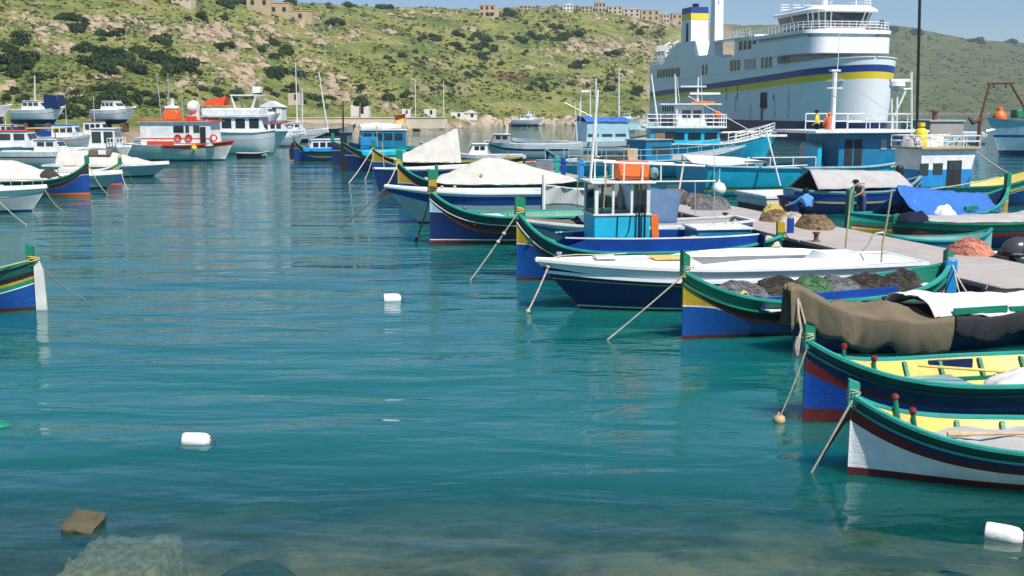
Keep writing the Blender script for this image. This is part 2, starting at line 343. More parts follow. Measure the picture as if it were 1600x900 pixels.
# ================================================================ BOAT KIT
def lerp(a, b, k): return a + (b - a)*k
class Boat:
    """local frame: x runs from the bow (0) aft, z up from the waterline"""
    def __init__(s, name, label, bow, stern, B=2.3, zm=.7, zb=1.35, zs=1.0, tr=0.0, rake=0.0, p=.34, pe=.85, kb=2.3, ks=2.6, nb=3.2, ns=2.6, zk=-.35, cat='boat', group=None, tip=.03):
        bow, stern = Vector(bow), Vector(stern); bow.z = stern.z = 0
        d = stern - bow; s.L = d.length; s.rz = math.atan2(d.y, d.x); s.bow = bow
        s.B, s.zm, s.zb, s.zst, s.tr, s.rake, s.p, s.pe, s.kb, s.ks, s.nb, s.ns, s.zk, s.tip = B, zm, zb, zs, tr, rake, p, pe, kb, ks, nb, ns, zk, tip
        s.root = thing(name, label, cat, bow, s.rz, group)
    def sheer(s, t): return s.zm + (s.zb - s.zm)*max(0, 1 - t/.5)**s.nb + (s.zst - s.zm)*max(0, (t - .5)/.5)**s.ns
    def half(s, t):
        if t < .5: return max(s.tip, s.B/2*(1 - (1 - t/.5)**s.kb))
        return max(s.tip, s.B/2*(1 - (1 - s.tr)*((t - .5)/.5)**s.ks))
    def yat(s, t, z):
        zs = s.sheer(t); e = abs(2*t - 1)**2
        if t > .5: e *= (1 - s.tr)
        p = lerp(s.p, s.pe, e)
        u = max(0, min(1, (z - s.zk)/(zs - s.zk)))
        return s.half(t)*u**p
    def xat(s, t, z):
        return t*s.L + s.rake*max(0, 1 - t/.45)**1.5*max(0, 1 - (z)/max(.1, s.zb))**1.0
    def pt(s, t, z, side=1, off=0.0): return Vector((s.xat(t, z), side*(s.yat(t, z) + off), z))
    def W(s, p): return s.root.matrix_basis @ Vector(p) if False else (Matrix.Translation(s.bow) @ Matrix.Rotation(s.rz, 4, 'Z')) @ Vector(p)
    def loc(s, w): return (Matrix.Translation(s.bow) @ Matrix.Rotation(s.rz, 4, 'Z')).inverted() @ Vector(w)
    def ts(s, n=44, t0=0, t1=1):
        r = [(.5 - .5*math.cos(math.pi*i/(n-1))) for i in range(n)]
        return [lerp(t0, t1, a) for a in r]
    def hull(s, bands, sub=3, n=44):
        mats = []; mb = MB()
        for side in (1, -1):
            top = [s.sheer(t) for t in s.ts(n)]
            for bi, (m, zf) in enumerate(bands):
                if m not in mats: mats.append(m)
                rows = []
                bot = [max(s.zk, min(top[i] - .001, zf(t, s.sheer(t)))) for i, t in enumerate(s.ts(n))]
                for k in range(sub + 1):
                    rows.append([s.pt(t, lerp(top[i], bot[i], k/sub), side) for i, t in enumerate(s.ts(n))])
                mb.grid(rows, mats.index(m), flip=(side > 0)); top = bot
        top = s.sheer(0)
        for (m, zf) in bands:
            bot = max(s.zk, min(top - .001, zf(0, s.sheer(0)))); zz = [lerp(top, bot, k/2) for k in range(3)]
            mb.grid([[s.pt(0, z, 1) for z in zz], [s.pt(0, z, -1) for z in zz]], mats.index(m)); top = bot
        if s.tr > 0:
            m = bands[0][0]
            zz = [lerp(s.sheer(1), s.zk, k/8) for k in range(9)]
            mb.grid([[s.pt(1, z, 1) for z in zz], [s.pt(1, z, -1) for z in zz]], mats.index(m), flip=True)
        return mb.build('hull', mats, s.root, 50)
    def bar(s, name, m, dz=0.0, w=.09, h=.05, off=0.0, t0=0, t1=1, zf=None, n=44):
        mb = MB()
        for side in (1, -1):
            mb.sweep([s.pt(t, (s.sheer(t) + dz) if zf is None else zf(t), side, off) for t in s.ts(n, t0, t1)], w, h)
        if s.tr > 0 and t1 == 1 and zf is None:
            a, b = s.pt(1, s.sheer(1) + dz, 1, off), s.pt(1, s.sheer(1) + dz, -1, off); mb.sweep([a, (a + b)/2, b], w, h)
        return mb.build(name, m, s.root, 50)
    def inner(s, m, fm, zf=.12, t0=.03, t1=.97, off=.05):
        mb = MB(); T = s.ts(36, t0, t1)
        for side in (1, -1):
            rows = []
            for k in range(5):
                rows.append([Vector((t*s.L, side*max(.01, s.yat(t, lerp(s.sheer(t), zf, k/4)) - off), lerp(s.sheer(t) - .01, zf, k/4))) for t in T])
            mb.grid(rows, 0, flip=(side < 0))
        if s.tr > 0:
            w = s.half(1); mb.add([(s.L*t1, -w+off, zf), (s.L*t1, w-off, zf), (s.L*t1, w-off, s.sheer(1)), (s.L*t1, -w+off, s.sheer(1))], [(0, 1, 2, 3)])
        mb.build('inner_planking', m, s.root, 60)
        mb = MB(); mb.grid([[Vector((t*s.L, sd*max(.005, s.yat(t, zf) - off), zf + .004)) for t in T] for sd in (1, .5, 0, -.5, -1)])
        mb.build('floor', fm, s.root, 60)
    def deck(s, t0, t1, m, dz=-.05, camber=.04, name='deck', off=.03, thick=.04):
        mb = MB(); T = s.ts(22, t0, t1); vv = [-1, -.6, -.25, 0, .25, .6, 1]
        def q(t, v, d): z = s.sheer(t) + dz; return Vector((s.xat(t, z), v*max(.004, s.yat(t, z) - off), z + camber*(1 - v*v) - d))
        mb.grid([[q(t, v, 0) for t in T] for v in vv], flip=True)
        mb.grid([[q(t, v, thick) for t in T] for v in vv])
        for te in (t0, t1): mb.grid([[q(te, v, 0) for v in vv], [q(te, v, thick) for v in vv]])
        return mb.build(name, m, s.root, 60)
    def sidedeck(s, t0, t1, m, w=.25, dz=-.04, name='side_deck'):
        mb = MB(); T = s.ts(26, t0, t1)
        for sd in (1, -1):
            r = []
            for k, d in ((0, 0), (1, 0), (1, .05), (0, .05)):
                r.append([Vector((s.xat(t, s.sheer(t)), sd*max(.01, s.half(t) - .02 - w*k), s.sheer(t) + dz - d)) for t in T])
            mb.grid(r + [r[0]])
        return mb.build(name, m, s.root, 50)
    def thwart(s, t, m, w=.28, z=None, h=.045, name='thwart'):
        z = s.sheer(t) - .22 if z is None else z; y = min(s.yat(t - w/2/s.L, z - h), s.yat(t + w/2/s.L, z - h)) - .055
        return MB().box((t*s.L, 0, z), (w, 2*y, h)).build(name, m, s.root)
    def post(s, end, m, top, w=.13, d=.17, z0=None, name=None, cap=None, lean=0, slant=.05):
        x = (d*.5 - .035 if end == 'bow' else s.L - d*.5 + .035)
        if z0 is None: z0 = s.sheer(0 if end == 'bow' else 1) - .12
        mb = MB(); a = d/2
        mb.prism([(x-a, z0), (x+a, z0), (x+a+lean, top - slant), (x-a+lean, top)], -w/2, w/2)
        o = mb.build(name or ('stempost' if end == 'bow' else 'sternpost'), m, s.root, 30)
        if cap:
            cm, ch = cap
            MB().prism([(x-a+lean-.004, top-ch), (x+a+lean+.004, top-ch), (x+a+lean+.004, top-slant+.004), (x-a+lean-.004, top+.004)], -w/2-.004, w/2+.004).build('post_head', cm, o, 30)
        return o
    def ribs(s, T, m, w=.06, hgt=.32, inw=.06, sides=(1, -1)):
        for sd in sides:
            for t in T:
                z = s.sheer(t); mb = MB(); mb.prism([(t*s.L - w/2, z - .02), (t*s.L + w/2, z - .02), (t*s.L + w/2, z - hgt), (t*s.L - w/2, z - hgt)], -inw/2, inw/2, M=Matrix.Translation((0, sd*(s.half(t) - .06 - inw/2), z)) @ Matrix.Shear('XY', 4, (0, sd*(s.half(t) - s.yat(t, z - hgt))/hgt)) @ Matrix.Translation((0, 0, -z))); mb.build('rib', m, s.root)
    def drape(s, t0, t1, ridge, m, over=.09, drop=.3, wr=.04, name='canvas_cover', n=60, power=1.5, hem=.08, seed=0, sag=.0, crease=.0):
        mb = MB(); T = [lerp(t0, t1, i/(n-1)) for i in range(n)]; V = [-1.0, -.99, -.98, -.97, -.96, -.95, -.94, -.93, -.85, -.7, -.5, -.3, -.12, 0, .12, .3, .5, .7, .85, .93, .94, .95, .96, .97, .98, .99, 1.0]
        rows = []
        for t in T:
            row = []; zs = s.sheer(min(1, max(0, t))); hb = s.half(min(1, max(0, t)))
            for v in V:
                a = abs(v); sg = 1 if v >= 0 else -1
                if a <= .93:
                    u = a/.93; y = (hb + over)*u; z = lerp(ridge(t), zs + .09, u**power) - sag*math.sin(math.pi*u)
                    z += wr*fbm(t*s.L*2.2 + seed, y*1.3*sg, 5 + seed, 4)*(1 - .5*u)
                    z -= (1 - u**5)*crease*abs(math.sin(7*math.atan2(y, t*s.L + .25)*sg + 1.5*fbm(t*4, v, seed, 2)))*math.exp(-max(0, t)*s.L/1.6)*min(1, u*2) + (1 - u**5)*crease*.6*(1 - abs(math.sin(t*s.L*1.9 + 1.2*y*sg + 3*fbm(t*3, v, seed, 2))))**3*u
                    z += wr*.7*math.sin(t*s.L*5 + 2.5*fbm(t*9, v*2, seed, 2))*u*u
                else:
                    k = (a - .93)/.07
                    dr = drop*(1 + hem/drop*2*fbm(t*s.L*.9, sg*3 + seed, 1, 3)) if drop > 0 else 0
                    zz = zs + .08 - dr*k
                    y = lerp(hb, max(s.yat(min(1, max(0, t)), zz), .02), .6*k) + over + ((.09*abs(math.sin(t*s.L*2.3 + 6*fbm(t*4, sg, seed, 2))) + .04*abs(math.sin(t*s.L*6.1 + 9*fbm(t*7 + k, sg, seed + 2, 3))))*max(.15, .6 + 1.6*fbm(t*6, sg*2, seed + 5, 2)) + .01)*k**.8; z = zz
                row.append(Vector((s.xat(min(1, max(0, t)), z) if 0 <= t <= 1 else t*s.L, sg*y, z)))
            rows.append(row)
        mb.grid(rows, flip=True)
        o = mb.build(name, m, s.root, 180)
        md = o.modifiers.new('thickness', 'SOLIDIFY'); md.thickness = .012
        return o
def sub(dist): return lambda t, z: z - dist*(.55 + .45*min(1, t/.16))
def zline(z0): return lambda t, z: z0
def moustache(z_stem, d_mid, tb=.38):
    "a line that leaves the stem at z_stem and runs up to lie d_mid under the sheer"
    def f(t, z):
        k = min(1, t/tb); k = k*k*(3 - 2*k)
        return lerp(z_stem - t*.25, z - d_mid, k)
    return f
def rope(label, a, b, sag=.15, r=.018, m='rope', knots=(), n=14, group=None, name='mooring_rope'):
    a, b = Vector(a), Vector(b); pts = []
    for i in range(n):
        k = i/(n-1); p = a.lerp(b, k); p.z -= sag*4*k*(1-k); pts.append(p - a)
    mb = MB(); mb.tube(pts, r, 6)
    for k in knots:
        p = a.lerp(b, k) - a; p.z -= sag*4*k*(1-k); mb.lathe([(0, -2.6*r), (2*r, -1.6*r), (2.6*r, 0), (2*r, 1.6*r), (0, 2.6*r)], p, 7)
    return tag(mb.build(name, m, None, 60, loc=a), label, 'rope', group)
def lashing(bt, z, m='rope', r=.022, turns=3, x=0, wx=.24, wy=.19):
    "rope turns round the stem head"
    mb = MB()
    for k in range(turns):
        zz = z + k*r*2.1; mb.tube([(x + wx/2*math.cos(a)*1.05, wy/2*math.sin(a)*1.05, zz + .03*math.cos(a + k)) for a in [2*math.pi*i/10 for i in range(11)]], r, 5, cap=False)
    return mb.build('rope_lashing', m, bt.root, 60)
def heap(name, label, cat, c, rx, ry, h, m, seed=1, rz=0, strands=26, sm=None, group=None, parent=None):
    "a slumped pile of netting: uneven mound with loops of cord lying over it"
    mb = MB(); nr, na = 16, 44; rows = []
    def surf(r, a):
        rr = 1 + .22*fbm(math.cos(a)*1.3, math.sin(a)*1.3, seed, 3)
        x, y = rx*r*rr*math.cos(a), ry*r*rr*math.sin(a)
        z = h*(max(0, 1 - r**2.8))**.75*(1 + .30*fbm(x*1.6/rx + seed, y*1.6/ry, seed + 4, 2)) + .07*h*fbm(x*9/rx, y*9/ry, seed, 3)
        return Vector((x, y, max(0, z)))
    for i in range(nr + 1): rows.append([surf(i/nr, 2*math.pi*k/na) for k in range(na)])
    mb.grid(rows, 0, True, flip=True)
    if parent is None:
        root = thing(name, label, cat, c, rz, group); mb.build('net', m, root, 180)
    else:
        root = mb.build(name, m, parent, 180, loc=c, rz=rz)
    R = random.Random(seed); mb = MB()
    for k in range(strands):
        a0 = R.uniform(0, 6.28); r0 = R.uniform(.05, .8); da = R.uniform(.5, 2.2); dr = R.uniform(-.5, .5); pts = []
        for i in range(9):
            q = i/8; r_ = min(.97, max(.02, r0 + dr*q + .1*math.sin(q*7 + k))); p = surf(r_, a0 + da*q); p.z += .012; pts.append(p)
        mb.tube(pts, R.uniform(.006, .014)*max(.7, min(1.6, rx)), 4, cap=False)
    mb.build('cord_loops', sm or m, root, 180)
    return root
# ================================================================ PONTOON PIER
PZ = .72
A0, A1 = G(1597, 457, PZ), G(1050, 328, PZ)
pdir = (A1 - A0).normalized(); pnor = Vector((pdir.y, -pdir.x, 0))      # pnor points to the far (right-hand) side
PW = 3.0
def pier(along, across, z=PZ): p = A0 + pdir*along + pnor*across; p.z = z; return p
pier_root = thing('pier', 'long grey concrete pontoon pier with dark edge running between the moored boats', 'pier', A0 - Vector((0, 0, PZ)), math.atan2(pdir.y, pdir.x))
mconc = mat('pier concrete', (.40,.365,.335), .9, .12, .8, .4, 18, dirt=.35)
medge = mat('shaded pier edge', (.022,.023,.026), .75, .3, 3, .3, 10)  # near-black colour stands in for the shade on the pier's side
seg = 6.0; k = -14.0; i = 0
while k < 52:
    MB().box((k + seg/2, -PW/2, PZ - .09), (seg - .05, PW, .18), ch=.02).build('deck_slab', mconc, pier_root)
    k += seg
for nm, yy in (('near_edge', .03), ('far_edge', -PW - .03)):
    MB().box((19, yy, PZ - .16), (66, .14, .22), ch=.03).build('shaded_edge_beam', medge, pier_root)
k = -13.0
while k < 52:
    MB().box((k, -PW/2, .12), (3.4, PW - .5, .9), ch=.05).build('float_tank', 'dark', pier_root); k += 6.0
# ================================================================ NEAR BOATS
def end(b, heading, L): a = math.radians(heading); return Vector((b.x + L*math.cos(a), b.y + L*math.sin(a), 0))
# --- white kajjik in front
b0 = G(1324, 741); R1 = Boat('rowing_boat', 'white hulled wooden boat with maroon stripe, nearest to the camera at right', b0, end(b0, -6, 5.4), 1.75, .55, 1.02, .75, nb=3.6, zk=-.25, p=.55, pe=1.0)
R1.hull([('dkgreen', sub(.17)), ('navy', sub(.24)), ('maroon', lambda t, z: z - .245 - .075*(1 - .4*t)), ('white', zline(.10)), ('maroon', zline(.02)), ('scum', zline(-.25))])
R1.bar('gunwale', 'teal', .012, .085, .04); R1.bar('rubbing_strake', 'teal', -.135, .03, .03, .012); R1.inner('yellow', 'aqua', .10)
R1.post('bow', 'teal', 1.22, .10, .13); R1.post('stern', 'teal', .9, .1, .13); lashing(R1, 1.01, r=.011, turns=3, x=.03, wx=.15, wy=.12)
R1.deck(.02, .16, 'aqua', -.10, .02, 'foredeck')
R1.ribs([.16, .27, .38, .50], 'green', .05, .20, .045)
for sd in (1,): R1.bar('side_stringer', 'green', -.20, .04, .05, -.055, .1, .9)
mb = MB(); rows = []
for i in range(26):
    t = lerp(.09, .72, i/25); w = R1.yat(t, .48) - .055
    rows.append([Vector((t*R1.L, w*v, .46 + .05*(1 - v*v) + .045*fbm(t*9, v*2, 3, 4) + .02*math.sin(t*40 + v*3))) for v in np.linspace(-1, 1, 15)])
mb.grid(rows, flip=True); mb.build('canvas_cover', 'greycan', R1.root, 180)
for t, y in ((.135, -.25), (.12, .30)):
    o = MB().tube([(t*R1.L, y, R1.sheer(t) - .1), (t*R1.L - .04, y*1.05, R1.sheer(t) + .16)], [.035, .03], 8).build('bitt', 'green', R1.root)
    MB().lathe([(0, -.05), (.035, -.035), (.05, 0), (.035, .035), (0, .05)], (t*R1.L - .045, y*1.06, R1.sheer(t) + .2), 10).build('knob', 'red', o)
oar = thing('oar', 'weathered oar lying across the canvas of the white hulled boat', 'oar', R1.W((1.15, -.1, .575)), R1.rz + .12)
MB().tube([(0, 0, 0), (.25, 0, .005), (.3, 0, .005), (2.6, 0, .03)], [.03, .036, .022, .022], 8).build('shaft', 'oak', oar)
MB().box((2.85, 0, .03), (.6, .13, .02)).build('blade', 'oak', oar)
MB().lathe([(0, -.05), (.05, -.03), (.062, 0), (.05, .03), (0, .05)], (.62, .36, .58), 10).build('net_float', 'vermil', R1.root)
MB().lathe([(0, -.05), (.06, -.03), (.07, 0), (.05, .03), (0, .05)], (.72, .40, .54), 10).build('net_float', 'yellow', R1.root)
heap('coiled_rope', None, None, (.66, .42, .48), .16, .14, .12, 'netk', 31, parent=R1.root, strands=10)
# --- blue boat with yellow inside
b0 = G(1254, 660); R2 = Boat('rowing_boat', 'blue wooden boat with yellow ribbed inside and maroon bottom, second nearest', b0, end(b0, 11, 6.4), 2.05, .64, 1.22, .85, nb=3.8, zk=-.3, p=.52, pe=1.0)
R2.hull([('dkgreen', sub(.15)), ('navy', lambda t, z: z - lerp(.26, .34, min(1, t*3))), ('maroon', lambda t, z: z - lerp(.45, .36, min(1, t*5))), ('royal', zline(.21)), ('maroon', zline(.02)), ('scum', zline(-.3))])
R2.bar('gunwale', 'teal', .012, .09, .045); R2.bar('rubbing_strake', 'dkgreen', -.15, .03, .035, .012); R2.inner('yellow', 'dkgreen', .12)
R2.post('bow', 'green', 1.46, .11, .15); R2.post('stern', 'green', 1.1, .11, .15); lashing(R2, 1.24, r=.012, turns=3, x=.04, wx=.17, wy=.13)
R2.deck(.02, .13, 'aqua', -.12, .02, 'foredeck')
R2.ribs([.14, .225, .32, .42, .53, .64], 'green', .055, .28, .05)
R2.bar('side_stringer', 'green', -.30, .05, .05, -.06, .1, .9)
R2.thwart(.36, 'aqua', .85, .42); R2.thwart(.22, 'dkgreen', .5, .36); R2.thwart(.6, 'aqua', .5, .42)
for sd in (1, -1):
    o = MB().tube([(.13*R2.L, sd*.45, R2.sheer(.13) - .03), (.13*R2.L, sd*.45, R2.sheer(.13) + .14)], .03, 8).build('bitt', 'green', R2.root)
    MB().lathe([(0, -.05), (.035, -.035), (.048, 0), (.035, .035), (0, .05)], (.13*R2.L, sd*.45, R2.sheer(.13) + .18), 10).build('knob', 'red', o)
MB().box((.45*R2.L, .90, .48), (.75, .04, .28)).build('locker_panel', 'navy', R2.root)
oar = thing('oar', 'long yellow oar shaft lying in the boat with the yellow inside', 'oar', R2.W((2.0, .35, .62)), R2.rz - .32)
MB().tube([(0, 0, .06), (2.0, 0, -.03)], .022, 8).build('shaft', 'yellow', oar); MB().box((2.3, 0, -.03), (.6, .13, .022)).build('blade', 'yellow', oar)
heap('folded_cloth', None, None, (.56*R2.L, -.2, .44), .75, .5, .22, 'ltcan', 12, parent=R2.root, strands=0)
# --- tarpaulin covered boat
b0 = G(1238, 552); R3 = Boat('rowing_boat', 'moored boat under olive, charcoal and white tarpaulins', b0, end(b0, 17, 6.3), 2.15, .64, 1.22, .9, nb=4.2, zk=-.3)
R3.hull([('green', sub(.2)), ('black', sub(.28)), ('navy', zline(.05)), ('maroon', zline(-.3))]); R3.bar('gunwale', 'green', .012, .08, .045)
R3.post('bow', 'green', 1.30, .11, .15); R3.post('stern', 'green', 1.15, .11, .15); R3.inner('green', 'aqua', .14)
R3.drape(-.025, .42, lambda t: lerp(1.34, .82, min(1, max(0, t)/.13)**.6) + .06*math.sin(max(0, t)*26), 'olive', .08, .74, .05, 'olive_tarpaulin', seed=3, sag=.10, hem=.2, crease=.13, n=120)
R3.drape(.425, .96, lambda t: .74, 'charcoal', .08, .5, .05, 'charcoal_tarpaulin', seed=8, sag=.14, hem=.2, crease=.1, n=100)
mb = MB(); rows = []
for i in range(40):
    t = lerp(.40, .90, i/39); w = R3.half(t)*.78
    rows.append([Vector((t*R3.L, v*w + .05 + .05*math.sin(t*17), lerp(.84, .72, i/39) + .14*(1 - v*v) + .08*fbm(t*11, v*2.5, 7, 4) - .14*max(0, abs(v) - .8)/.2)) for v in np.linspace(-1, 1, 19)])
mb.grid(rows, flip=True); o = mb.build('white_tarpaulin', 'whcan', R3.root, 180); o.modifiers.new('t', 'SOLIDIFY').thickness = .012
MB().box((.56*R3.L, -.74, .76), (1.2, .05, .13)).build('wash_board', 'green', R3.root); MB().box((.74*R3.L, -.70, .74), (.9, .05, .1)).build('wash_board', 'green', R3.root)
o = heap('cloth_bundle', None, None, (.86*R3.L, -.35, .74), .5, .3, .22, 'whcan', 5, parent=R3.root, strands=4)
mb = MB(); mb.tube([(.13*0, -.12, 1.05), (-.03, -.2, .8), (.02, -.24, .5), (-.05, -.27, .28)], .025, 6); mb.tube([(0.02, -.14, 1.0), (.1, -.24, .6), (.03, -.26, .34)], .018, 6)
mb.tube([(-.05, -.27, .36), (-.08, -.27, .2), (-.06, -.27, .02)], [.05, .06, .03], 6); mb.build('hanging_rope', 'rope', R3.root)
# --- blue luzzu with nets
b0 = G(1065, 530); s0 = b0 + Vector((6.35, 2.95, 0))
R4 = Boat('fishing_boat', 'blue luzzu style fishing boat with mustard bow panel, loaded with nets', b0, s0, 2.3, .72, 1.36, 1.12, nb=4.2, p=.42, pe=1.0)
def luzzu_bands(top='green', mid='black', line='red', mous='mustard', body='blue', boot='maroon', zstem=.80, d1=.27, d2=.40, d3=.46, dm=.50, zb=.07, white='white'):
    return [(top, sub(d1)), (mid, sub(d2)), (line, sub(d3)), (mous, moustache(zstem, dm)), (white, lambda t, z: moustache(zstem, dm)(t, z) - .022), (body, zline(zb)), (boot, zline(.022)), ('scum', zline(-.4))]
R4.hull(luzzu_bands(zstem=.68)); R4.bar('gunwale', 'teal', .012, .10, .05); R4.bar('rubbing_strake', 'green', -.24, .035, .04, .014); R4.inner('green', 'aqua', .15)
R4.post('bow', 'mustard', 1.76, .12, .15, cap=('green', .42), slant=.1); R4.post('stern', 'green', 1.42, .13, .19); lashing(R4, 1.36, r=.014, x=.06, wx=.2, wy=.15)
R4.deck(.03, .17, 'aqua', -.12, .03, 'foredeck')
mb = MB(); mb.box((.44*R4.L, -.72, .72), (.5*R4.L, .05, .26)); mb.build('washboard', 'royal', R4.root)
mb = MB(); mb.box((.2*R4.L, -.1, .72), (.05, 1.25, .26)); mb.build('washboard', 'royal', R4.root)
MB().box((.45*R4.L, -.84, .60), (.5*R4.L, .2, .03)).build('side_deck', 'offwhite', R4.root)
for (t, y, rx, ry, h, m_, sd, lab) in ((.20, .1, .62, .6, .40, 'netg', 41, 'grey net heap at the bow end of the net laden blue boat'), (.36, .2, .52, .55, .42, 'netk', 42, 'dark net heap second from the bow in the net laden blue boat'), (.47, .2, .40, .5, .45, 'netgreen', 43, 'green net heap in the middle of the net laden blue boat'),
                            (.58, .25, .5, .5, .34, 'netg', 44, 'grey net heap behind the green net in the blue boat'), (.69, .2, .5, .5, .36, 'netk', 45, 'charcoal net heap towards the stern of the net laden blue boat'), (.77, -.22, .5, .42, .46, 'netk', 46, 'dark brown net bundle hanging over the near stern of the blue boat')):
    heap('net_heap', lab, 'fishing net', R4.W((t*R4.L, y, .60)), rx*1.25, ry*1.1, h*.95, m_, sd, R4.rz, 70, group='nets in the blue boat')
MB().box((.82*R4.L, -.55, .75), (.3, .22, .14)).build('crate', 'offwhite', R4.root)
mb = MB(); mb.tube([(.155*R4.L + .10*math.cos(a), -.52 + .02*math.cos(a), .83 + .12*math.sin(a)) for a in [2*math.pi*i/12 for i in range(13)]], .03, 6); mb.build('rope_coil', 'yrope', R4.root)
mb = MB()
# --- big white motor boat
b0 = G(836, 407, 1.12); b0.z = 0; s0 = G(1392, 448, .3); s0 = Vector((9.35, s0.y, 0))
R5 = Boat('motor_boat', 'white fibreglass motor boat with navy hull and yellow pinstripe', b0, s0, 2.6, .98, 1.14, 1.0, tr=.82, rake=1.05, p=.30, pe=.62, kb=2.2, ks=2.4, nb=1.8, zk=-.4)
R5.hull([('gel', sub(.06)), ('gel', sub(.27)), ('navy', lambda t, z: .50 + .22*max(0, 1-t)**1.5), ('yellow', lambda t, z: .482 + .22*max(0, 1-t)**1.5), ('navy', zline(.09)), ('white', zline(.055)), ('maroon', zline(-.4))])
R5.bar('rubbing_strake', 'gel', -.27, .07, .07, .02); R5.bar('gunwale', 'gel', .0, .10, .06)
R5.deck(.0, .42, 'gel', -.03, .09, 'foredeck', 0); R5.inner('gel', 'gelg', .45, .41, .985); R5.sidedeck(.40, .99, 'gel', .30, .01); R5.deck(.86, 1, 'gel', 0, .02, 'aft_deck')
for sd in (1, -1):
    mb = MB(); rr = []
    for i in range(14):
        t = lerp(.38, .99, i/13); zt = .2*math.sin(math.pi*min(1, (i/13)*1.15 + .05))**.6
        rr.append([Vector((t*R5.L, sd*(R5.half(t) - .18), R5.sheer(t) + .02)), Vector((t*R5.L, sd*(R5.half(t) - .27), R5.sheer(t) + zt)), Vector((t*R5.L, sd*(R5.half(t) - .36), R5.sheer(t) + .02))])
    mb.grid(rr); mb.build('coaming', 'gel', R5.root, 60)
MB().box((.36*R5.L, .25, 1.10), (.9, .75, .02)).build('deck_panel', 'yellow', R5.root); MB().box((.18*R5.L, 0, 1.17), (.5, .5, .05)).build('hatch', 'offwhite', R5.root)
MB().box((.82*R5.L, .2, .98), (1.3, 1.3, .34), top=.86, ch=.12).build('engine_hatch', 'gel', R5.root); MB().box((.6*R5.L, 0, .66), (.35, 1.5, .05)).build('bench', 'gelg', R5.root)
mb = MB(); mb.tube([(.3, 0, 1.14), (.55, -.03, 1.22), (1.0, .2, 1.21), (1.5, .1, 1.21), (2.2, .3, 1.2)], .012, 5); mb.build('deck_line', 'rope', R5.root)
mb = MB(); mb.lathe([(.05, 0), (.045, .1), (.07, .12), (.07, .15), (0, .16)], (.55, 0, 1.15), 8); mb.build('cleat', 'steel', R5.root)
def rod(label, foot, top, r=.022, m='pole', bend=None, name='fishing_pole', cat='pole', group=None):
    foot, top = Vector(foot), Vector(top); pts = [Vector((0, 0, 0)), (top - foot)*.5 + Vector((.01, 0, 0)), top - foot]
    if bend: pts = [Vector((0, 0, 0))] + [Vector(q) - foot for q in bend] + [top - foot]
    return tag(MB().tube(pts, r, 7).build(name, m, None, 60, loc=foot), label, cat, group)
yy = G(1321, 388, 1.05).y
rod('crooked bamboo pole with bent top standing on the far side of the white motor boat', PY(1321, 388, yy), PY(1352, 287, yy), bend=[PY(1329, 305, yy), PY(1335, 290, yy), PY(1342, 286, yy)])
yy = G(1377, 408, 1.05).y
rod('crooked bamboo pole standing at the stern corner of the white motor boat', PY(1377, 410, yy), PY(1393, 300, yy), bend=[PY(1379, 380, yy), PY(1386, 345, yy)])
o = rod('grey bent steel rail at the stern of the white motor boat', PY(1347, 393, yy+.6), PY(1382, 363, yy+.6), m='steel', bend=[PY(1358, 382, yy+.6), PY(1362, 370, yy+.6), PY(1370, 364, yy+.6)], name='grab_rail', cat='rail')
# --- luzzu with wheelhouse
b0 = G(807, 437); s0 = G(1222, 374, .95)
R6 = Boat('fishing_boat', 'blue luzzu style fishing boat with mustard bow and cyan wheelhouse', b0, s0, 2.5, .80, 1.86, 1.05, nb=5.6, p=.42, pe=1.0)
R6.hull(luzzu_bands('dkgreen', zstem=.98, d1=.33, d2=.48, d3=.56, dm=.60)); R6.bar('gunwale', 'teal', .012, .10, .05); R6.bar('rubbing_strake', 'white', -.31, .02, .025, .012); R6.inner('green', 'aqua', .18)
R6.post('bow', 'green', 2.22, .15, .26, cap=('green', .6)); R6.post('stern', 'green', 1.45, .13, .19, cap=('mustard', .3)); lashing(R6, 1.8, 'yrope', .018, 4, x=.09, wx=.28, wy=.18)
R6.deck(.03, .2, 'aqua', -.14, .03, 'foredeck')
mb = MB(); mb.lathe([(.07, 0), (.065, .015), (0, .02)], (.33, -.245, 1.08), 10, M=Matrix.Rotation(math.radians(90), 3, 'X') @ Matrix.Rotation(.3, 3, 'Z')); mb.build('eye_boss', 'dkgreen', R6.root)
mb = MB()
for sd in (-1, 1):
    rr = []
    for i in range(22):
        t = lerp(.13, .90, i/21); h = .42*min(1, i/3)**.7; y = sd*(R6.half(t) - .06)
        rr.append([Vector((t*R6.L, y, R6.sheer(t)*.0 + .74)), Vector((t*R6.L, y + sd*.02, .74 + h)), Vector((t*R6.L, y - sd*.05, .74 + h)), Vector((t*R6.L, y - sd*.05, .74))])
    mb.grid(rr, closed=True)
mb.build('washboard', 'royal', R6.root, 50)
R6.bar('washboard_rail', 'white', 0, .08, .03, -.07, .16, .90, zf=lambda t: 1.175)
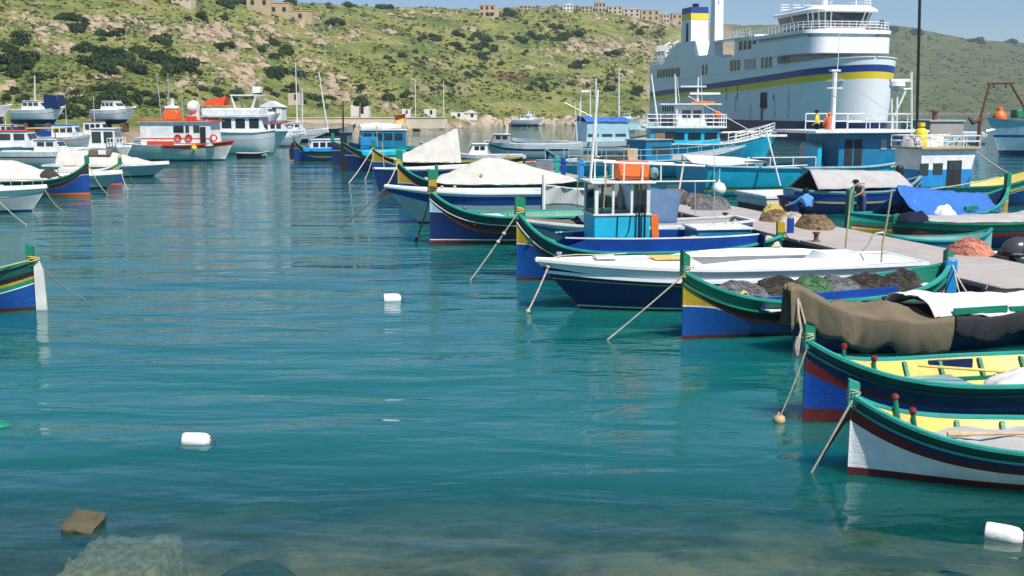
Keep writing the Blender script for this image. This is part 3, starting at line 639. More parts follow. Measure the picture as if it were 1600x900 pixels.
def wheelhouse(bt, x, y, z, lx, ly, hw, hg, mlow, mtop, roof='white', win=2, frame='white', open_aft=False, lowfront=None, rail=0, over=.12):
    "lower panelled box, glazed band with posts, roof with overhang"
    o = MB().box((x, y, z + hw/2), (lx, ly, hw), ch=.02).build('wheelhouse', mlow, bt.root)
    MB().box((x, y, z + hw + .02), (lx + .06, ly + .06, .05)).build('window_sill', frame, o)
    zt = z + hw + .045
    for dx in (-1, 1):
        for dy in (-1, 1): MB().box((x + dx*(lx/2 - .05), y + dy*(ly/2 - .05), zt + hg/2), (.1, .1, hg), ch=.01).build('window_post', frame, o)
    for dy in (-1, 1):
        for k in range(1, win): MB().box((x - lx/2 + lx*k/win, y + dy*(ly/2 - .04), zt + hg/2), (.07, .06, hg), ch=.01).build('window_post', frame, o)
        for k in range(win): MB().box((x - lx/2 + lx*(k + .5)/win, y + dy*(ly/2 - .045), zt + hg/2), (lx/win - .11, .012, hg)).build('window_pane', mtop, o)
    for dx in (-1, 1): MB().box((x + dx*(lx/2 - .045), y, zt + hg/2), (.012, ly - .2, hg)).build('window_pane', mtop, o)
    r = MB().box((x, y, zt + hg + .035), (lx + 2*over, ly + 2*over, .07), ch=.02).build('roof', roof, o)
    if rail:
        mb = MB(); zr = zt + hg + .07
        c = [(x - lx/2 - over*.6, y - ly/2 - over*.6), (x + lx/2 + over*.6, y - ly/2 - over*.6), (x + lx/2 + over*.6, y + ly/2 + over*.6), (x - lx/2 - over*.6, y + ly/2 + over*.6)]
        for hh in (rail, rail*.5): mb.tube([(a, b, zr + hh) for a, b in c + [c[0]]], .018, 5)
        for (a, b), (a2, b2) in zip(c, c[1:] + [c[0]]):
            for q in (0, .33, .67): mb.tube([(lerp(a, a2, q), lerp(b, b2, q), zr), (lerp(a, a2, q), lerp(b, b2, q), zr + rail)], .016, 5)
        mb.build('roof_rail', frame, r)
    return o, zt + hg + .07
cx = R6.loc(G(925, 368, 1.15)).x
wh, zr = wheelhouse(R6, cx + .68, .05, .45, 1.5, 1.3, 1.28, .78, 'cyan', 'clear', 'offwhite', 3, 'offwhite')
mb = MB()
for hh in (.5,): mb.tube([(cx + .15, -.6, zr + hh), (cx + 2.9, -.6, zr + hh - .12)], .03, 6); mb.tube([(cx + .15, .6, zr + hh), (cx + 2.4, .6, zr + hh - .1)], .025, 6)
for q in (.2, .7, 1.2, 1.7): mb.tube([(cx + q, -.6, zr), (cx + q, -.6, zr + .47)], .022, 6); mb.tube([(cx + q, .6, zr), (cx + q, .6, zr + .47)], .022, 6)
mb.build('roof_rack', 'white', R6.root)
MB().box((cx + 1.05, -.05, zr + .26), (.85, .6, .5), ch=.05).build('fish_crate', 'orangep', R6.root); MB().lathe([(0, -.15), (.1, -.12), (.13, 0), (.1, .12), (0, .15)], (cx + 1.6, -.3, zr + .2), 10).build('float', 'aqua', R6.root)
MB().box((cx + 1.62, -.42, 1.2), (.2, .1, 1.05), M=Matrix.Rotation(-.06, 3, 'Y')).build('hatch_board', 'orange', R6.root)
o = MB().box((cx + 3.6, .3, 1.05), (1.5, 1.2, .45), ch=.03).build('deck_locker', 'dkcyan', R6.root); MB().box((cx + 3.6, .3, 1.30), (1.6, 1.3, .05)).build('locker_lid', 'white', o)
for sx in (1.1, 1.25): MB().tube([(cx + sx, -.72, .8), (cx + sx, -.72, 2.0)], .03, 6).build('exhaust_pipe', 'black', R6.root)
mb = MB(); mb.tube([(cx + .55, -.63, 1.72), (cx + .53, -.635, 1.2), (cx + .65, -.64, 1.0), (cx + .85, -.635, 1.3), (cx + .9, -.63, 1.72)], .012, 5); mb.build('hanging_hose', 'black', R6.root)
heap('white_line_heap', None, None, (cx + 2.75, -.2, .9), .45, .4, .2, 'rope', 8, parent=R6.root, strands=16); heap('white_line_heap', None, None, (R6.L*.93, 0, .78), .45, .35, .25, 'rope', 9, parent=R6.root, strands=16)
MB().box((R6.L*.885, -.45, .95), (.05, .9, .6)).build('aft_board', 'navy', R6.root)
yy = R6.W((cx + .2, 0, 0)).y
def stick(bt, name, m, a, b, r=.02):
    return MB().tube([bt.loc(a), bt.loc(b)], r, 6).build(name, m, bt.root)
stick(R6, 'mast', 'white', PY(922, 285, yy-.6), PY(934, 140, yy-.6), .035)
stick(R6, 'fishing_rod', 'pole', PY(943, 325, yy-.7), PY(948, 268, yy-.7), .018); stick(R6, 'boat_hook', 'pole', PY(996, 365, yy-.2), PY(1004, 262, yy-.2), .03)
stick(R6, 'long_pole', 'offwhite', PY(1002, 284, yy), PY(1118, 283, yy+.3), .025)
stick(R6, 'thin_rod', 'steel', PY(1116, 370, yy+1), PY(1116, 240, yy+1), .012); stick(R6, 'thin_rod', 'steel', PY(902, 325, yy), PY(903, 245, yy), .012); stick(R6, 'thin_rod', 'steel', PY(1086, 335, yy+1), PY(1086, 283, yy+1), .015)
mb = MB()
for i, (x, z) in enumerate(((1128, 352), (1133, 348), (1138, 352), (1144, 346), (1150, 350))):
    p = R6.loc(PY(x, 368, yy+1.2)); q = R6.loc(PY(x + 2, z, yy+1.2)); mb.tube([p, q, q + Vector((.05, 0, .05)), q + Vector((.1, 0, 0))], .02, 5)
mb.build('gaff_hooks', 'rope', R6.root)
# --- open boat with white gunwale, grey sheet and blue tent, between the two luzzu
b0 = G(822, 402); R7b = Boat('open_boat', 'open boat with white gunwale and faded blue canvas tent behind the wheelhouse', b0 + Vector((-.2, 0, 0)), end(b0, 12, 7.1), 2.2, .95, 1.15, 1.05, tr=.7, rake=.5, nb=2.2)
R7b.hull([('white', sub(.12)), ('grey', sub(.16)), ('dkcyan', zline(.1)), ('navy', zline(-.35))]); R7b.bar('gunwale', 'white', .01, .14, .06); R7b.inner('greycan', 'dark', .3, .05, .98)
R7b.deck(.02, .22, 'olive', .0, .1, 'canvas_sheet'); R7b.drape(.25, .5, lambda t: 1.25, 'bluetent', 0, .05, .05, 'blue_sheet', hem=.02, sag=.05)
xt = R7b.loc(PY(1030, 345, b0.y + 1)).x - .55
mb = MB(); rows = []
for i in range(10):
    q = i/9
    rows.append([Vector((xt - .75 + 1.5*q + .5*q*(1-abs(v)), v*.95, 1.05 + (1.15 - .25*q)*(1 - abs(v)**1.3) + .03*fbm(q*4, v*3, 2, 3))) for v in np.linspace(-1, 1, 15)])
mb.grid(rows, flip=True); o = mb.build('canvas_tent', 'bluetent', R7b.root, 180); o.modifiers.new('t', 'SOLIDIFY').thickness = .01
# white cloth spread on a pole frame over the bow of that boat
yy = G(890, 345).y - 3
o = thing('cloth_screen', 'white cloth hung between a white and a dark post behind the wheelhouse boat', 'cloth', PY(848, 330, yy))
c0 = PY(848, 330, yy)
mb = MB(); rows = []
for i in range(22):
    q = i/21; x = lerp(850, 921, q); rows.append([PY(x, lerp(lerp(288, 297, q), lerp(322, 326, q) - 4*abs(math.sin(q*3.2)), k/9), yy + .05*math.sin(q*15 + k*.4) + .12*k/9) - c0 for k in range(10)])
mb.grid(rows); q = mb.build('cloth', 'ltcan', o, 180); q.modifiers.new('t', 'SOLIDIFY').thickness = .01
MB().tube([PY(849, 345, yy) - c0, PY(850, 273, yy) - c0], .07, 8).build('post', 'white', o); MB().tube([PY(846, 345, yy+.1) - c0, PY(847, 290, yy+.1) - c0], .04, 6).build('post', 'black', o); MB().tube([PY(849, 289, yy) - c0, PY(922, 298, yy) - c0], .03, 6).build('yard', 'offwhite', o)
# --- dark green luzzu with white moustache
b0 = G(672, 382); R7 = Boat('fishing_boat', 'dark green and red banded luzzu style boat with pale blue bow panel and tall stempost', b0, end(b0, 13.5, 8.8), 2.6, .94, 1.82, 1.2, nb=5.2, p=.42, pe=1.0)
R7.hull(luzzu_bands('dkgreen', mous='ltblue', body='navy', zstem=1.12, d1=.30, d2=.46, d3=.56, dm=.60, zb=.18, boot='white') [:-2] + [('white', zline(.145)), ('maroon', zline(.02)), ('scum', zline(-.4))])
R7.bar('gunwale', 'teal', .012, .11, .05); R7.bar('rubbing_strake', 'white', -.28, .02, .025, .012); R7.inner('green', 'aqua', .2); R7.post('bow', 'mustard', 2.52, .16, .27, cap=('green', .34)); R7.post('stern', 'green', 1.7, .14, .2)
lashing(R7, 1.82, 'rope2', .022, 3, x=.1, wx=.3, wy=.2); R7.deck(.03, .2, 'aqua', -.14, .03, 'foredeck'); R7.thwart(.25, 'offwhite', .7, .9); R7.thwart(.4, 'aqua', .4, .72); R7.ribs([.12, .17, .22, .28, .34], 'green', .06, .3, .05)
MB().lathe([(0, -.07), (.06, -.05), (.08, 0), (.06, .05), (0, .07)], (.15*R7.L, .6, 1.15), 10).build('bitt', 'olive', R7.root)
MB().prism([(0, 0), (.16, .04), (.32, 0), (.16, .11)], -.02, .02).build('bow_ornament', 'vermil', R7.root).location = R7.pt(.155, .68, -1, .03)
# --- white boat with blue band
b0 = G(600, 292, 1.45); b0.z = 0
R8 = Boat('motor_boat', 'white motor boat with blue band and pale raked bow behind the dark green luzzu', b0, end(b0, 9, 8.5), 2.6, 1.22, 1.48, 1.2, tr=.8, rake=1.35, p=.36, pe=.7, nb=1.8)
R8.hull([('gel', sub(.13)), ('blue', sub(.48)), ('gelg', zline(.06)), ('black', zline(-.4))]); R8.bar('gunwale', 'gel', .01, .14, .07); R8.deck(.0, .7, 'gel', -.04, .12, 'foredeck', 0); R8.inner('gelg', 'gelg', .5, .69, .98)
for t in (.27, .33): MB().lathe([(0, -.06), (.05, -.05), (.07, 0), (.05, .05), (0, .06)], (t*R8.L, .0, 1.42), 8).build('deck_fitting', 'oak', R8.root)
# ================================================================ FARTHER BOATS, RIGHT-HAND MOORINGS
def cabin(bt, x0, x1, w, z0, h, m, roof='white', rf=.25, ra=.0, wins=3, wz=(.45, .82), over=.1, front=True, wm='glass', name='cabin', y=0, roofh=.07, gap=.22):
    "deckhouse with raked front (bow end), window panes on both sides and the front"
    o = MB().prism([(x0, z0), (x1, z0), (x1 - ra, z0 + h), (x0 + rf, z0 + h)], y - w/2, y + w/2).build(name, m, bt.root, 30)
    for sd in (1, -1):
        for k in range(wins):
            a = lerp(x0 + rf + .1, x1 - .12, k/wins); b = lerp(x0 + rf + .1, x1 - .12, (k + 1 - gap)/wins)
            MB().prism([(a, z0 + h*wz[0]), (b, z0 + h*wz[0]), (b, z0 + h*wz[1]), (a, z0 + h*wz[1])], y + sd*(w/2 + .004) - .01, y + sd*(w/2 + .004) + .01).build('window_pane', wm, o, 0)
    if front:
        for k in range(2):
            y0_, y1_ = y - w/2 + .1 + k*(w - .2)/2 + .03, y - w/2 + .1 + (k + 1)*(w - .2)/2 - .03
            xa, xb = x0 + rf*wz[0] - .02, x0 + rf*wz[1] - .02
            MB().add([(xa, y0_, z0 + h*wz[0]), (xa, y1_, z0 + h*wz[0]), (xb, y1_, z0 + h*wz[1]), (xb, y0_, z0 + h*wz[1]), (xa+.03, y0_, z0 + h*wz[0]), (xa+.03, y1_, z0 + h*wz[0]), (xb+.03, y1_, z0 + h*wz[1]), (xb+.03, y0_, z0 + h*wz[1])], [(3, 2, 1, 0), (4, 5, 6, 7), (0, 1, 5, 4), (2, 3, 7, 6)]).build('front_window', wm, o, 0)
    if roof:
        MB().box(((x0 + rf + x1 - ra)/2, y, z0 + h + roofh/2), (x1 - ra - x0 - rf + 2*over, w + 2*over, roofh), ch=.02).build('roof', roof, o)
    return o, z0 + h + roofh
def railing(bt, pts, h, m='white', r=.018, n=None, rails=2, name='railing', parent=None, posts=6):
    pts = [Vector(p) for p in pts]; mb = MB()
    for k in range(rails): mb.tube([p + Vector((0, 0, h*(k + 1)/rails)) for p in pts], r, 5)
    tot = sum((b - a).length for a, b in zip(pts, pts[1:])); step = tot/posts; acc = 0; nxt = 0
    for a, b in zip(pts, pts[1:]):
        l = (b - a).length
        while nxt <= acc + l + 1e-6:
            p = a.lerp(b, (nxt - acc)/max(l, 1e-6)); mb.tube([p, p + Vector((0, 0, h))], r, 5); nxt += step
        acc += l
    return mb.build(name, m, parent or bt.root, 60)
def mastpole(bt, x, y, z0, z1, r=.05, m='white', name='mast', lean=0, arms=()):
    mb = MB(); mb.tube([(x, y, z0), (x + lean, y, z1)], [r, r*.6], 7)
    for za, w in arms: mb.tube([(x + lean*(za-z0)/(z1-z0), y - w, za), (x + lean*(za-z0)/(z1-z0), y + w, za)], r*.5, 5)
    return mb.build(name, m, bt.root)
# --- canvas covered luzzu (blue hull, big cream cover)
b0 = G(622, 322); R9 = Boat('fishing_boat', 'blue luzzu style boat with mustard green stem under a big cream canvas tent', b0, end(b0, 13, 10.5), 2.8, 1.0, 2.05, 1.3, nb=5.6, pe=1.0)
R9.hull(luzzu_bands('dkgreen', zstem=1.1, d1=.3, d2=.45, d3=.52, dm=.56)); R9.bar('gunwale', 'teal', .012, .11, .05); R9.post('bow', 'mustard', 2.62, .16, .27, cap=('green', .55)); lashing(R9, 2.0, 'yrope', .03, 3, wx=.3, wy=.22); R9.inner('green', 'aqua', .2)
R9.post('stern', 'green', 1.9, .14, .2)
MB().box((.17*R9.L, -.3, 1.5), (.14, .14, .85)).build('bitt', 'green', R9.root)
R9.drape(.13, .80, lambda t: 1.15 + 1.05*min(1, max(0, (t - .13)/.26))*min(1, max(0, (.84 - t)/.38)), 'canvas', 0.03, .06, .05, 'canvas_tent', hem=.02, power=1.15)
MB().box((.36*R9.L, -1.0, 1.25), (.12, .1, .5)).build('rowlock_bundle', 'pole', R9.root); R9.deck(.03, .14, 'aqua', -.1, .03, 'foredeck')
# --- luzzu behind it with the sail-like cover, white decked boat alongside
b0 = G(588, 289); R10b = Boat('motor_boat', 'white decked boat with blue hull and pointed bow beside the cream canvas boats', G(584, 264, 1.35), end(b0, 12, 8.5) + Vector((-.4, 0, 0)), 2.4, 1.2, 1.38, 1.15, tr=.75, rake=.4, nb=1.8)
R10b.hull([('white', sub(.12)), ('navy', zline(.06)), ('maroon', zline(-.35))]); R10b.bar('gunwale', 'white', .01, .12, .06); R10b.deck(0, .9, 'offwhite', -.02, .08, 'deck', 0)
b0 = G(580, 281); R10 = Boat('fishing_boat', 'luzzu style boat with black and yellow bow under a tall cream cover', b0 + Vector((-.1, 1.6, 0)), end(b0 + Vector((0, 1.6, 0)), 13, 10), 2.6, 1.05, 2.0, 1.3, nb=5.2)
R10.hull(luzzu_bands('black', mid='yellow', line='dkgreen', zstem=1.1)); R10.bar('gunwale', 'mustard', .012, .11, .05); R10.post('bow', 'green', 2.5, .16, .26)
R10.drape(.12, .56, lambda t: 1.2 + 2.0*min(1, max(0, (t - .12)/.42)), 'canvas', .03, .1, .05, 'canvas_tent', hem=.03, power=1.1); R10.inner('green', 'aqua', .2)
mastpole(R10, .56*R10.L, 0, .5, 3.4, .05, 'oak', 'tent_pole')
# --- two dark luzzu and the blue one with a wheelhouse
b0 = G(534, 268); R11 = Boat('fishing_boat', 'dark blue luzzu style boat with broad black prow, leftmost but one of the row', b0, end(b0, 24, 8.5), 2.7, 1.1, 2.2, 1.5, nb=3.4)
R11.hull(luzzu_bands('dkgreen', mid='black', line='mustard', mous='navy', body='navy', zstem=1.2, boot='navy')); R11.bar('gunwale', 'green', .012, .11, .05); R11.post('bow', 'black', 2.75, .2, .45, z0=-.2); R11.deck(.03, .9, 'sky', -.2, .05, 'deck')
MB().box((.35*R11.L, 0, 1.3), (3.4, 2.0, .45), ch=.1).build('washboard', 'cyan', R11.root)
b0 = G(519, 258); R11b = Boat('fishing_boat', 'navy luzzu style boat with green strake, half hidden at the far end of the row', b0, end(b0, 35, 8), 2.6, 1.1, 2.0, 1.4, nb=3.2)
R11b.hull(luzzu_bands('green', mous='navy', body='navy', zstem=1.2)); R11b.bar('gunwale', 'teal', .012, .11, .05); R11b.post('bow', 'green', 2.6, .16, .25); R11b.deck(.03, .9, 'aqua', -.15, .05, 'deck')
b0 = G(545, 252); R12 = Boat('fishing_boat', 'blue wheelhouse boat with white rolled awning and a yellow and red flag', b0, end(b0, 14, 7.5), 2.6, 1.2, 1.7, 1.3, nb=2.6)
R12.hull(luzzu_bands('dkcyan', mous='blue', body='navy')); R12.bar('gunwale', 'green', .012, .11, .05); R12.deck(.03, .95, 'aqua', -.15, .05, 'deck')
o, zr = cabin(R12, .9, 4.9, 2.0, 1.1, 1.55, 'dkcyan', 'white', .2, 0, 4, (.45, .85)); MB().box((1.7, -1.02, 1.75), (1.5, .03, .75)).build('side_panel', 'sky', o)
MB().tube([(1.0, -.3, zr + .25), (2.4, -.2, zr + .3), (4.6, .1, zr + .25)], [.22, .3, .2], 8).build('rolled_awning', 'whcan', R12.root)
mastpole(R12, 5.0, 0, 1.2, 4.3, .04, 'oak'); mb = MB(); mb.grid([[Vector((5.0 - .9*q, .12*math.sin(q*6), 4.1 - .75*r_ - .25*q)) for q in np.linspace(0, 1, 9)] for r_ in (0, .5)]); mb.build('flag', 'red', R12.root)
mb = MB(); mb.grid([[Vector((5.0 - .9*q, .12*math.sin(q*6), 4.1 - .75*r_ - .25*q)) for q in np.linspace(0, 1, 9)] for r_ in (.5, 1)]); mb.build('flag_panel', 'yellow', R12.root)
b0 = G(459, 251); R13 = Boat('fishing_boat', 'small blue and black luzzu style boat with white cabin, alone in mid harbour', b0, end(b0, 20, 5.0), 2.0, .8, 1.9, 1.1, nb=3.4)
R13.hull(luzzu_bands('dkgreen', mid='black', line='mustard', mous='red', zstem=1.1)); R13.bar('gunwale', 'green', .012, .1, .05); R13.post('bow', 'green', 2.15, .14, .22); R13.deck(.03, .95, 'sky', -.1, .04, 'deck'); MB().prism([(-.32, .1), (.05, .1), (.05, 1.5), (-.15, 1.6), (-.4, .8)], -.05, .05).build('prow_board', 'black', R13.root)
cabin(R13, 1.2, 4.2, 1.5, .75, 1.05, 'white', 'white', .3, 0, 4, (.4, .8)); MB().box((2.0, 0, .95), (2.6, 1.7, .35), ch=.05).build('coaming', 'sky', R13.root)
# --- white boats beyond the pier head
b0 = G(757, 247); R14 = Boat('motor_boat', 'white boat with navy stripe and small cabin moored beyond the pier head', b0, end(b0, 4, 9.0), 2.6, 1.3, 1.6, 1.4, tr=.8, rake=.8, nb=1.8)
R14.hull([('white', sub(.45)), ('navy', sub(.65)), ('gelg', zline(.05)), ('navy', zline(-.3))]); R14.deck(0, 1, 'gel', -.03, .06); cabin(R14, .6, 2.3, 1.7, 1.4, .75, 'grey', 'offwhite', .3, 0, 2)
b0 = G(655, 236); o2 = Boat('motor_boat', 'small white dinghy with low hull near the far end of the row', b0, end(b0, 6, 4.3), 1.6, .7, 1.0, .8, tr=.8, rake=.4)
o2.hull([('gelg', zline(.05)), ('gelg', zline(-.3))]); o2.bar('gunwale', 'white', 0, .1, .06); o2.inner('gelg', 'gelg', .2, .05, .98)
b0 = G(700, 262); o2 = Boat('motor_boat', 'white runabout with blue hull half hidden behind the cream canvas', b0, end(b0, 8, 6), 2.0, 1.0, 1.3, 1.0, tr=.8, rake=.5); o2.hull([('white', sub(.3)), ('blue', zline(.05)), ('navy', zline(-.3))]); o2.deck(0, .9, 'offwhite', -.02, .06); cabin(o2, 1.5, 3.0, 1.4, 1.0, .8, 'white', 'white', .4, 0, 2)
# --- grey cabin fishing boat with blue tarp
s0 = G(1020, 240); b0 = G(800, 244); R15 = Boat('fishing_boat', 'long white fishing boat with grey blue cabin under a blue tarpaulin', b0, s0, 3.6, 1.35, 1.75, 1.9, tr=.6, rake=.9, nb=1.8)
R15.hull([('white', sub(.55)), ('blue', sub(.75)), ('gelg', zline(.1)), ('navy', zline(-.35))]); R15.deck(0, 1, 'offwhite', -.05, .06)
xa, xb = R15.loc(PY(880, 200, 118)).x, R15.loc(PY(962, 200, 118)).x
o, zr = cabin(R15, xa, xb, 2.4, 1.3, 1.9, 'ltblue', None, .05, .3, 3, (.25, .4), front=False)
mb = MB(); rows = []
for i in range(20):
    q = i/19; rows.append([Vector((lerp(xa - .1, xb, q), v*1.35, 3.25 + .55*(1 - abs(v)**2)*(1 - .35*q) + .14*fbm(q*6, v*2, 1, 4))) for v in np.linspace(-1, 1, 9)])
mb.grid(rows, flip=True); mb.build('blue_tarpaulin', 'bluetarp', R15.root, 180).modifiers.new('t', 'SOLIDIFY').thickness = .02
mastpole(R15, xa + .1, .3, 3.2, 6.1, .07, 'white', arms=((6.0, .5),)); MB().box((xa + .55, .3, 6.2), (.9, .3, .2)).build('radar', 'white', R15.root); mastpole(R15, xa - .5, -.2, 1.4, 5.2, .05, 'white', 'aerial', -.3)
MB().tube([(xb + .2, 0, 2.6), (xb + 3.6, 0, 3.0)], .12, 8).build('boom', 'aqua', R15.root); mb = MB(); rows = [[Vector((lerp(xb, xb + 3.8, q), v*1.2, 2.4 + .7*(1 - abs(v)) + .05*math.sin(q*9))) for v in np.linspace(-1, 1, 7)] for q in np.linspace(0, 1, 8)]; mb.grid(rows, flip=True); mb.build('awning', 'aqua', R15.root, 180)
# --- cyan boat with white upper works and many rails (bow to the right)
b0 = G(1196, 252); b0.z = 0; s0 = G(1005, 252); R16 = Boat('fishing_boat', 'cyan fishing boat with white railed upper deck, radar arms and twin masts', b0 + Vector((1.0, 0, 0)), s0, 3.8, 1.5, 2.6, 1.7, tr=.7, rake=1.2, nb=1.7)
R16.hull([('ltblue', sub(.25)), ('cyan', zline(.3)), ('navy', zline(-.35))]); R16.bar('gunwale', 'white', 0, .12, .08); R16.deck(0, 1, 'offwhite', -.05, .05)
LR = R16.L; xa, xb = LR - 6.4, LR - .4
o, zr = cabin(R16, xa, xb, 3.0, 1.5, 1.3, 'cyan', 'white', .2, 0, 4, (.3, .75)); MB().box((xb - .8, 1.52, 1.95), (.9, .06, 1.2)).build('door', 'wood', o); MB().box((xb - 1.7, 1.52, 1.95), (.7, .06, 1.2)).build('doorway', 'dark', o)
mb = MB(); mb.box((lerp(xa, xb, .5), 0, zr + .08), (6.9, 3.6, .16)); mb.build('upper_deck', 'white', R16.root)
ring = lambda z, k: [(xa - .4*k, -1.7, z), (xb + .3, -1.7, z), (xb + .3, 1.7, z), (xa - .4*k, 1.7, z), (xa - .4*k, -1.7, z)]
railing(R16, ring(zr + .15, 1), 1.0, 'white', .04, rails=3, posts=18)
o2, z2 = cabin(R16, xa + 1.2, xa + 3.6, 2.2, zr + .15, 1.7, 'white', 'white', .3, 0, 2, (.4, .8)); MB().box((xa + 2.6, 0, z2 + .1), (5.2, 3.2, .12)).build('sun_roof', 'white', R16.root)
MB().box((xa + 1.2, 0, z2 + 1.0), (2.6, .5, .18)).build('radar_scanner', 'white', R16.root); MB().box((xa + 2.2, 0, z2 + 1.6), (2.2, .3, .14)).build('radar_scanner', 'offwhite', R16.root); mastpole(R16, xa + 1.8, 0, z2, z2 + 2.4, .1, 'white')
for dx, le in ((xb - .9, .9), (xb - 2.4, .4)): mastpole(R16, dx, 1.3, 1.6, 7.4, .11, 'white', 'davit_arm', le)
MB().lathe([(0, -.35), (.3, -.2), (.35, 0), (.3, .2), (0, .35)], (xa + .3, 1.4, z2 - .8), 10).build('buoy', 'orangep', R16.root); MB().tube([(xa + .5, 1.0, z2 + .2), (xa + 1.6, 1.2, z2 + .25), (xa + 2.4, .8, z2 + .2)], .12, 7).build('life_raft_cover', 'orange', R16.root)
railing(R16, [(.3, 0, 2.6), (1.6, -.8, 2.2), (4.0, -1.5, 1.65)], .7, 'white', .035, rails=2, posts=6); railing(R16, [(.3, 0, 2.6), (1.6, .8, 2.2), (4.0, 1.5, 1.65)], .7, 'white', .035, rails=3, posts=7)
MB().tube([R16.loc(PY(1045, 209, 100)), R16.loc(PY(1252, 204, 100))], .07, 7).build('long_boom', 'white', R16.root)
# --- long grey decked boat with sloping pale deck
b0 = G(1190, 272); s0 = G(852, 284); R17 = Boat('fishing_boat', 'long low fishing boat with grey deck, teal hull and thin rail stanchions', b0 + Vector((-.8, 2, 0)), s0 + Vector((0, 0, 0)), 3.4, 1.15, 1.9, 1.3, tr=.6, rake=.8, nb=1.8)
R17.hull([('offwhite', sub(.22)), ('dkcyan', zline(.1)), ('navy', zline(-.35))]); R17.deck(0, 1, 'greycan', -.03, .06); R17.bar('gunwale', 'ltblue', .02, .1, .07); railing(R17, [R17.pt(t, R17.sheer(t), 1) for t in np.linspace(.1, .95, 9)], .75, 'ltblue', .022, rails=2, posts=11)
railing(R17, [R17.pt(t, R17.sheer(t), -1) for t in np.linspace(.1, .95, 9)], .75, 'ltblue', .022, rails=1, posts=9)
cabin(R17, .45*R17.L, .58*R17.L, 1.9, 1.1, 1.35, 'dkcyan', 'grey', .05, 0, 1, (.3, .7), front=False)
MB().box((.64*R17.L, .6, 1.5), (.9, .7, .9)).build('fish_box', 'oak', R17.root)
heap('net_bundle', None, None, (.72*R17.L, .4, 1.15), .9, .7, .5, 'netk', 71, parent=R17.root, strands=14); heap('net_bundle', None, None, (.80*R17.L, -.2, 1.2), .8, .6, .4, 'olive', 72, parent=R17.root, strands=10)
b0 = G(850, 268); o2 = Boat('rowing_boat', 'small grey dinghy with upturned bow beside the long grey decked boat', b0, end(b0, 4, 6.5), 2.0, .75, 1.7, .8, tr=.7, rake=.6); o2.hull([('grey', sub(.15)), ('navy', zline(.05)), ('navy', zline(-.3))]); o2.inner('aqua', 'grey', .2, .05, .98); o2.bar('gunwale', 'aqua', 0, .1, .06)
# white pointed sail / awning boat
b0 = G(1048, 300); o2 = thing('awning', 'white wedge shaped awning stretched over the cyan trawler stern', 'awning', PY(1080, 262, 64))
c0 = PY(1080, 262, 64); mb = MB(); a, b, c, d = [PY(*q) - c0 for q in ((1066, 243, 64), (1090, 262, 62.5), (1200, 254, 64), (1150, 247, 66))]
mb.add([a, b, c, d] + [v + Vector((0, 0, .06)) for v in (a, b, c, d)], [(3, 2, 1, 0), (4, 5, 6, 7), (0, 1, 5, 4), (1, 2, 6, 5), (2, 3, 7, 6), (3, 0, 4, 7)]); mb.build('canvas', 'whcan', o2, 0)
for v in (a, b, c, d): MB().tube([v, v - Vector((0, 0, 1.15))], .04, 6).build('leg', 'aqua', o2)
# --- cyan trawler
s0 = G(1078, 308); s0 = Vector((9.5, 61.2, 0)); b0 = Vector((25.3, 65.5, 0))
R18 = Boat('fishing_trawler', 'big cyan trawler with blue deckhouse, white roof and yellow line along the hull', b0, s0, 5.0, 1.45, 2.95, 1.62, tr=.86, rake=1.6, p=.22, pe=.6, nb=1.9, cat='trawler', zk=-.6)
R18.hull([('cyan', lambda t, z: lerp(.50, 1.3, max(0, 1 - t/.6)**2)), ('green', lambda t, z: lerp(.36, 1.1, max(0, 1 - t/.6)**2)), ('yellow', lambda t, z: lerp(.25, .95, max(0, 1 - t/.6)**2)), ('cyan', zline(.06)), ('maroon', zline(-.6))])
R18.bar('gunwale', 'ltblue', .02, .16, .09); R18.bar('rubbing_strake', 'cyan', -.42, .09, .12, .03, .05, .55); R18.deck(0, .3, 'teal', -.5, .05, 'foredeck'); R18.inner('teal', 'greycan', .55, .05, .985)
R18.bar('bow_trim', 'yellow', -.12, .06, .10, .03, .0, .36)
X = lambda px, py, Y: R18.loc(PY(px, py, Y))
xr, xl = X(1438, 210, 61.5).x, X(1312, 210, 61.5).x
dh = MB().prism([(xr, .7), (xl, .7), (xl, 3.2), (xr, 3.2)], -1.75, 1.75).build('deckhouse', 'dkcyan', R18.root, 30)
MB().box((lerp(xr, xl, .5) + .4, 0, 3.30), (abs(xl - xr) + 2.7, 4.7, .16), ch=.03).build('roof', 'white', dh)
for q in (.72, .86): MB().box((lerp(xr, xl, q), 1.76, 1.95), (.45, .05, 1.9)).build('doorway', 'dark', dh)
for q in (.2, .35): MB().box((lerp(xr, xl, q), 1.76, 2.6), (.35, .06, .55)).build('lamp_box', 'grey', dh)
MB().box((xl + 1.15, 1.1, 1.6), (.25, 1.4, 1.9)).build('side_screen', 'cyan', dh)
railing(R18, [(xl - .2, -2.2, 3.38), (xr + .2, -2.2, 3.38), (xr + .2, 2.2, 3.38), (xl - .2, 2.2, 3.38)], .85, 'white', .03, rails=2, posts=9, name='roof_rail')
mx_ = X(1312, 200, 62).x; mb = MB(); mb.tube([(mx_, .6, 3.3), (mx_, .6, 6.5)], .13, 8); mb.box((mx_, .6, 6.52), (.55, .3, .1)); mb.box((mx_, .6, 5.6), (.9, .2, .06)); mb.tube([(mx_ - .15, .6, 6.5), (mx_ - .2, .6, 8.8)], .02, 5); mb.build('light_mast', 'white', R18.root)
MB().box((X(1278, 245, 62).x, 0, 1.3), (1.2, 1.3, .7)).build('winch_box', 'grey', R18.root); MB().box((X(1255, 247, 62).x, .4, 1.2), (.9, .8, .5)).build('winch_drum', 'dark', R18.root)
railing(R18, [(X(1270, 240, 61).x, 2.2, 1.5), (X(1150, 240, 61).x, 2.1, 1.5)], .5, 'white', .03, rails=1, posts=3)
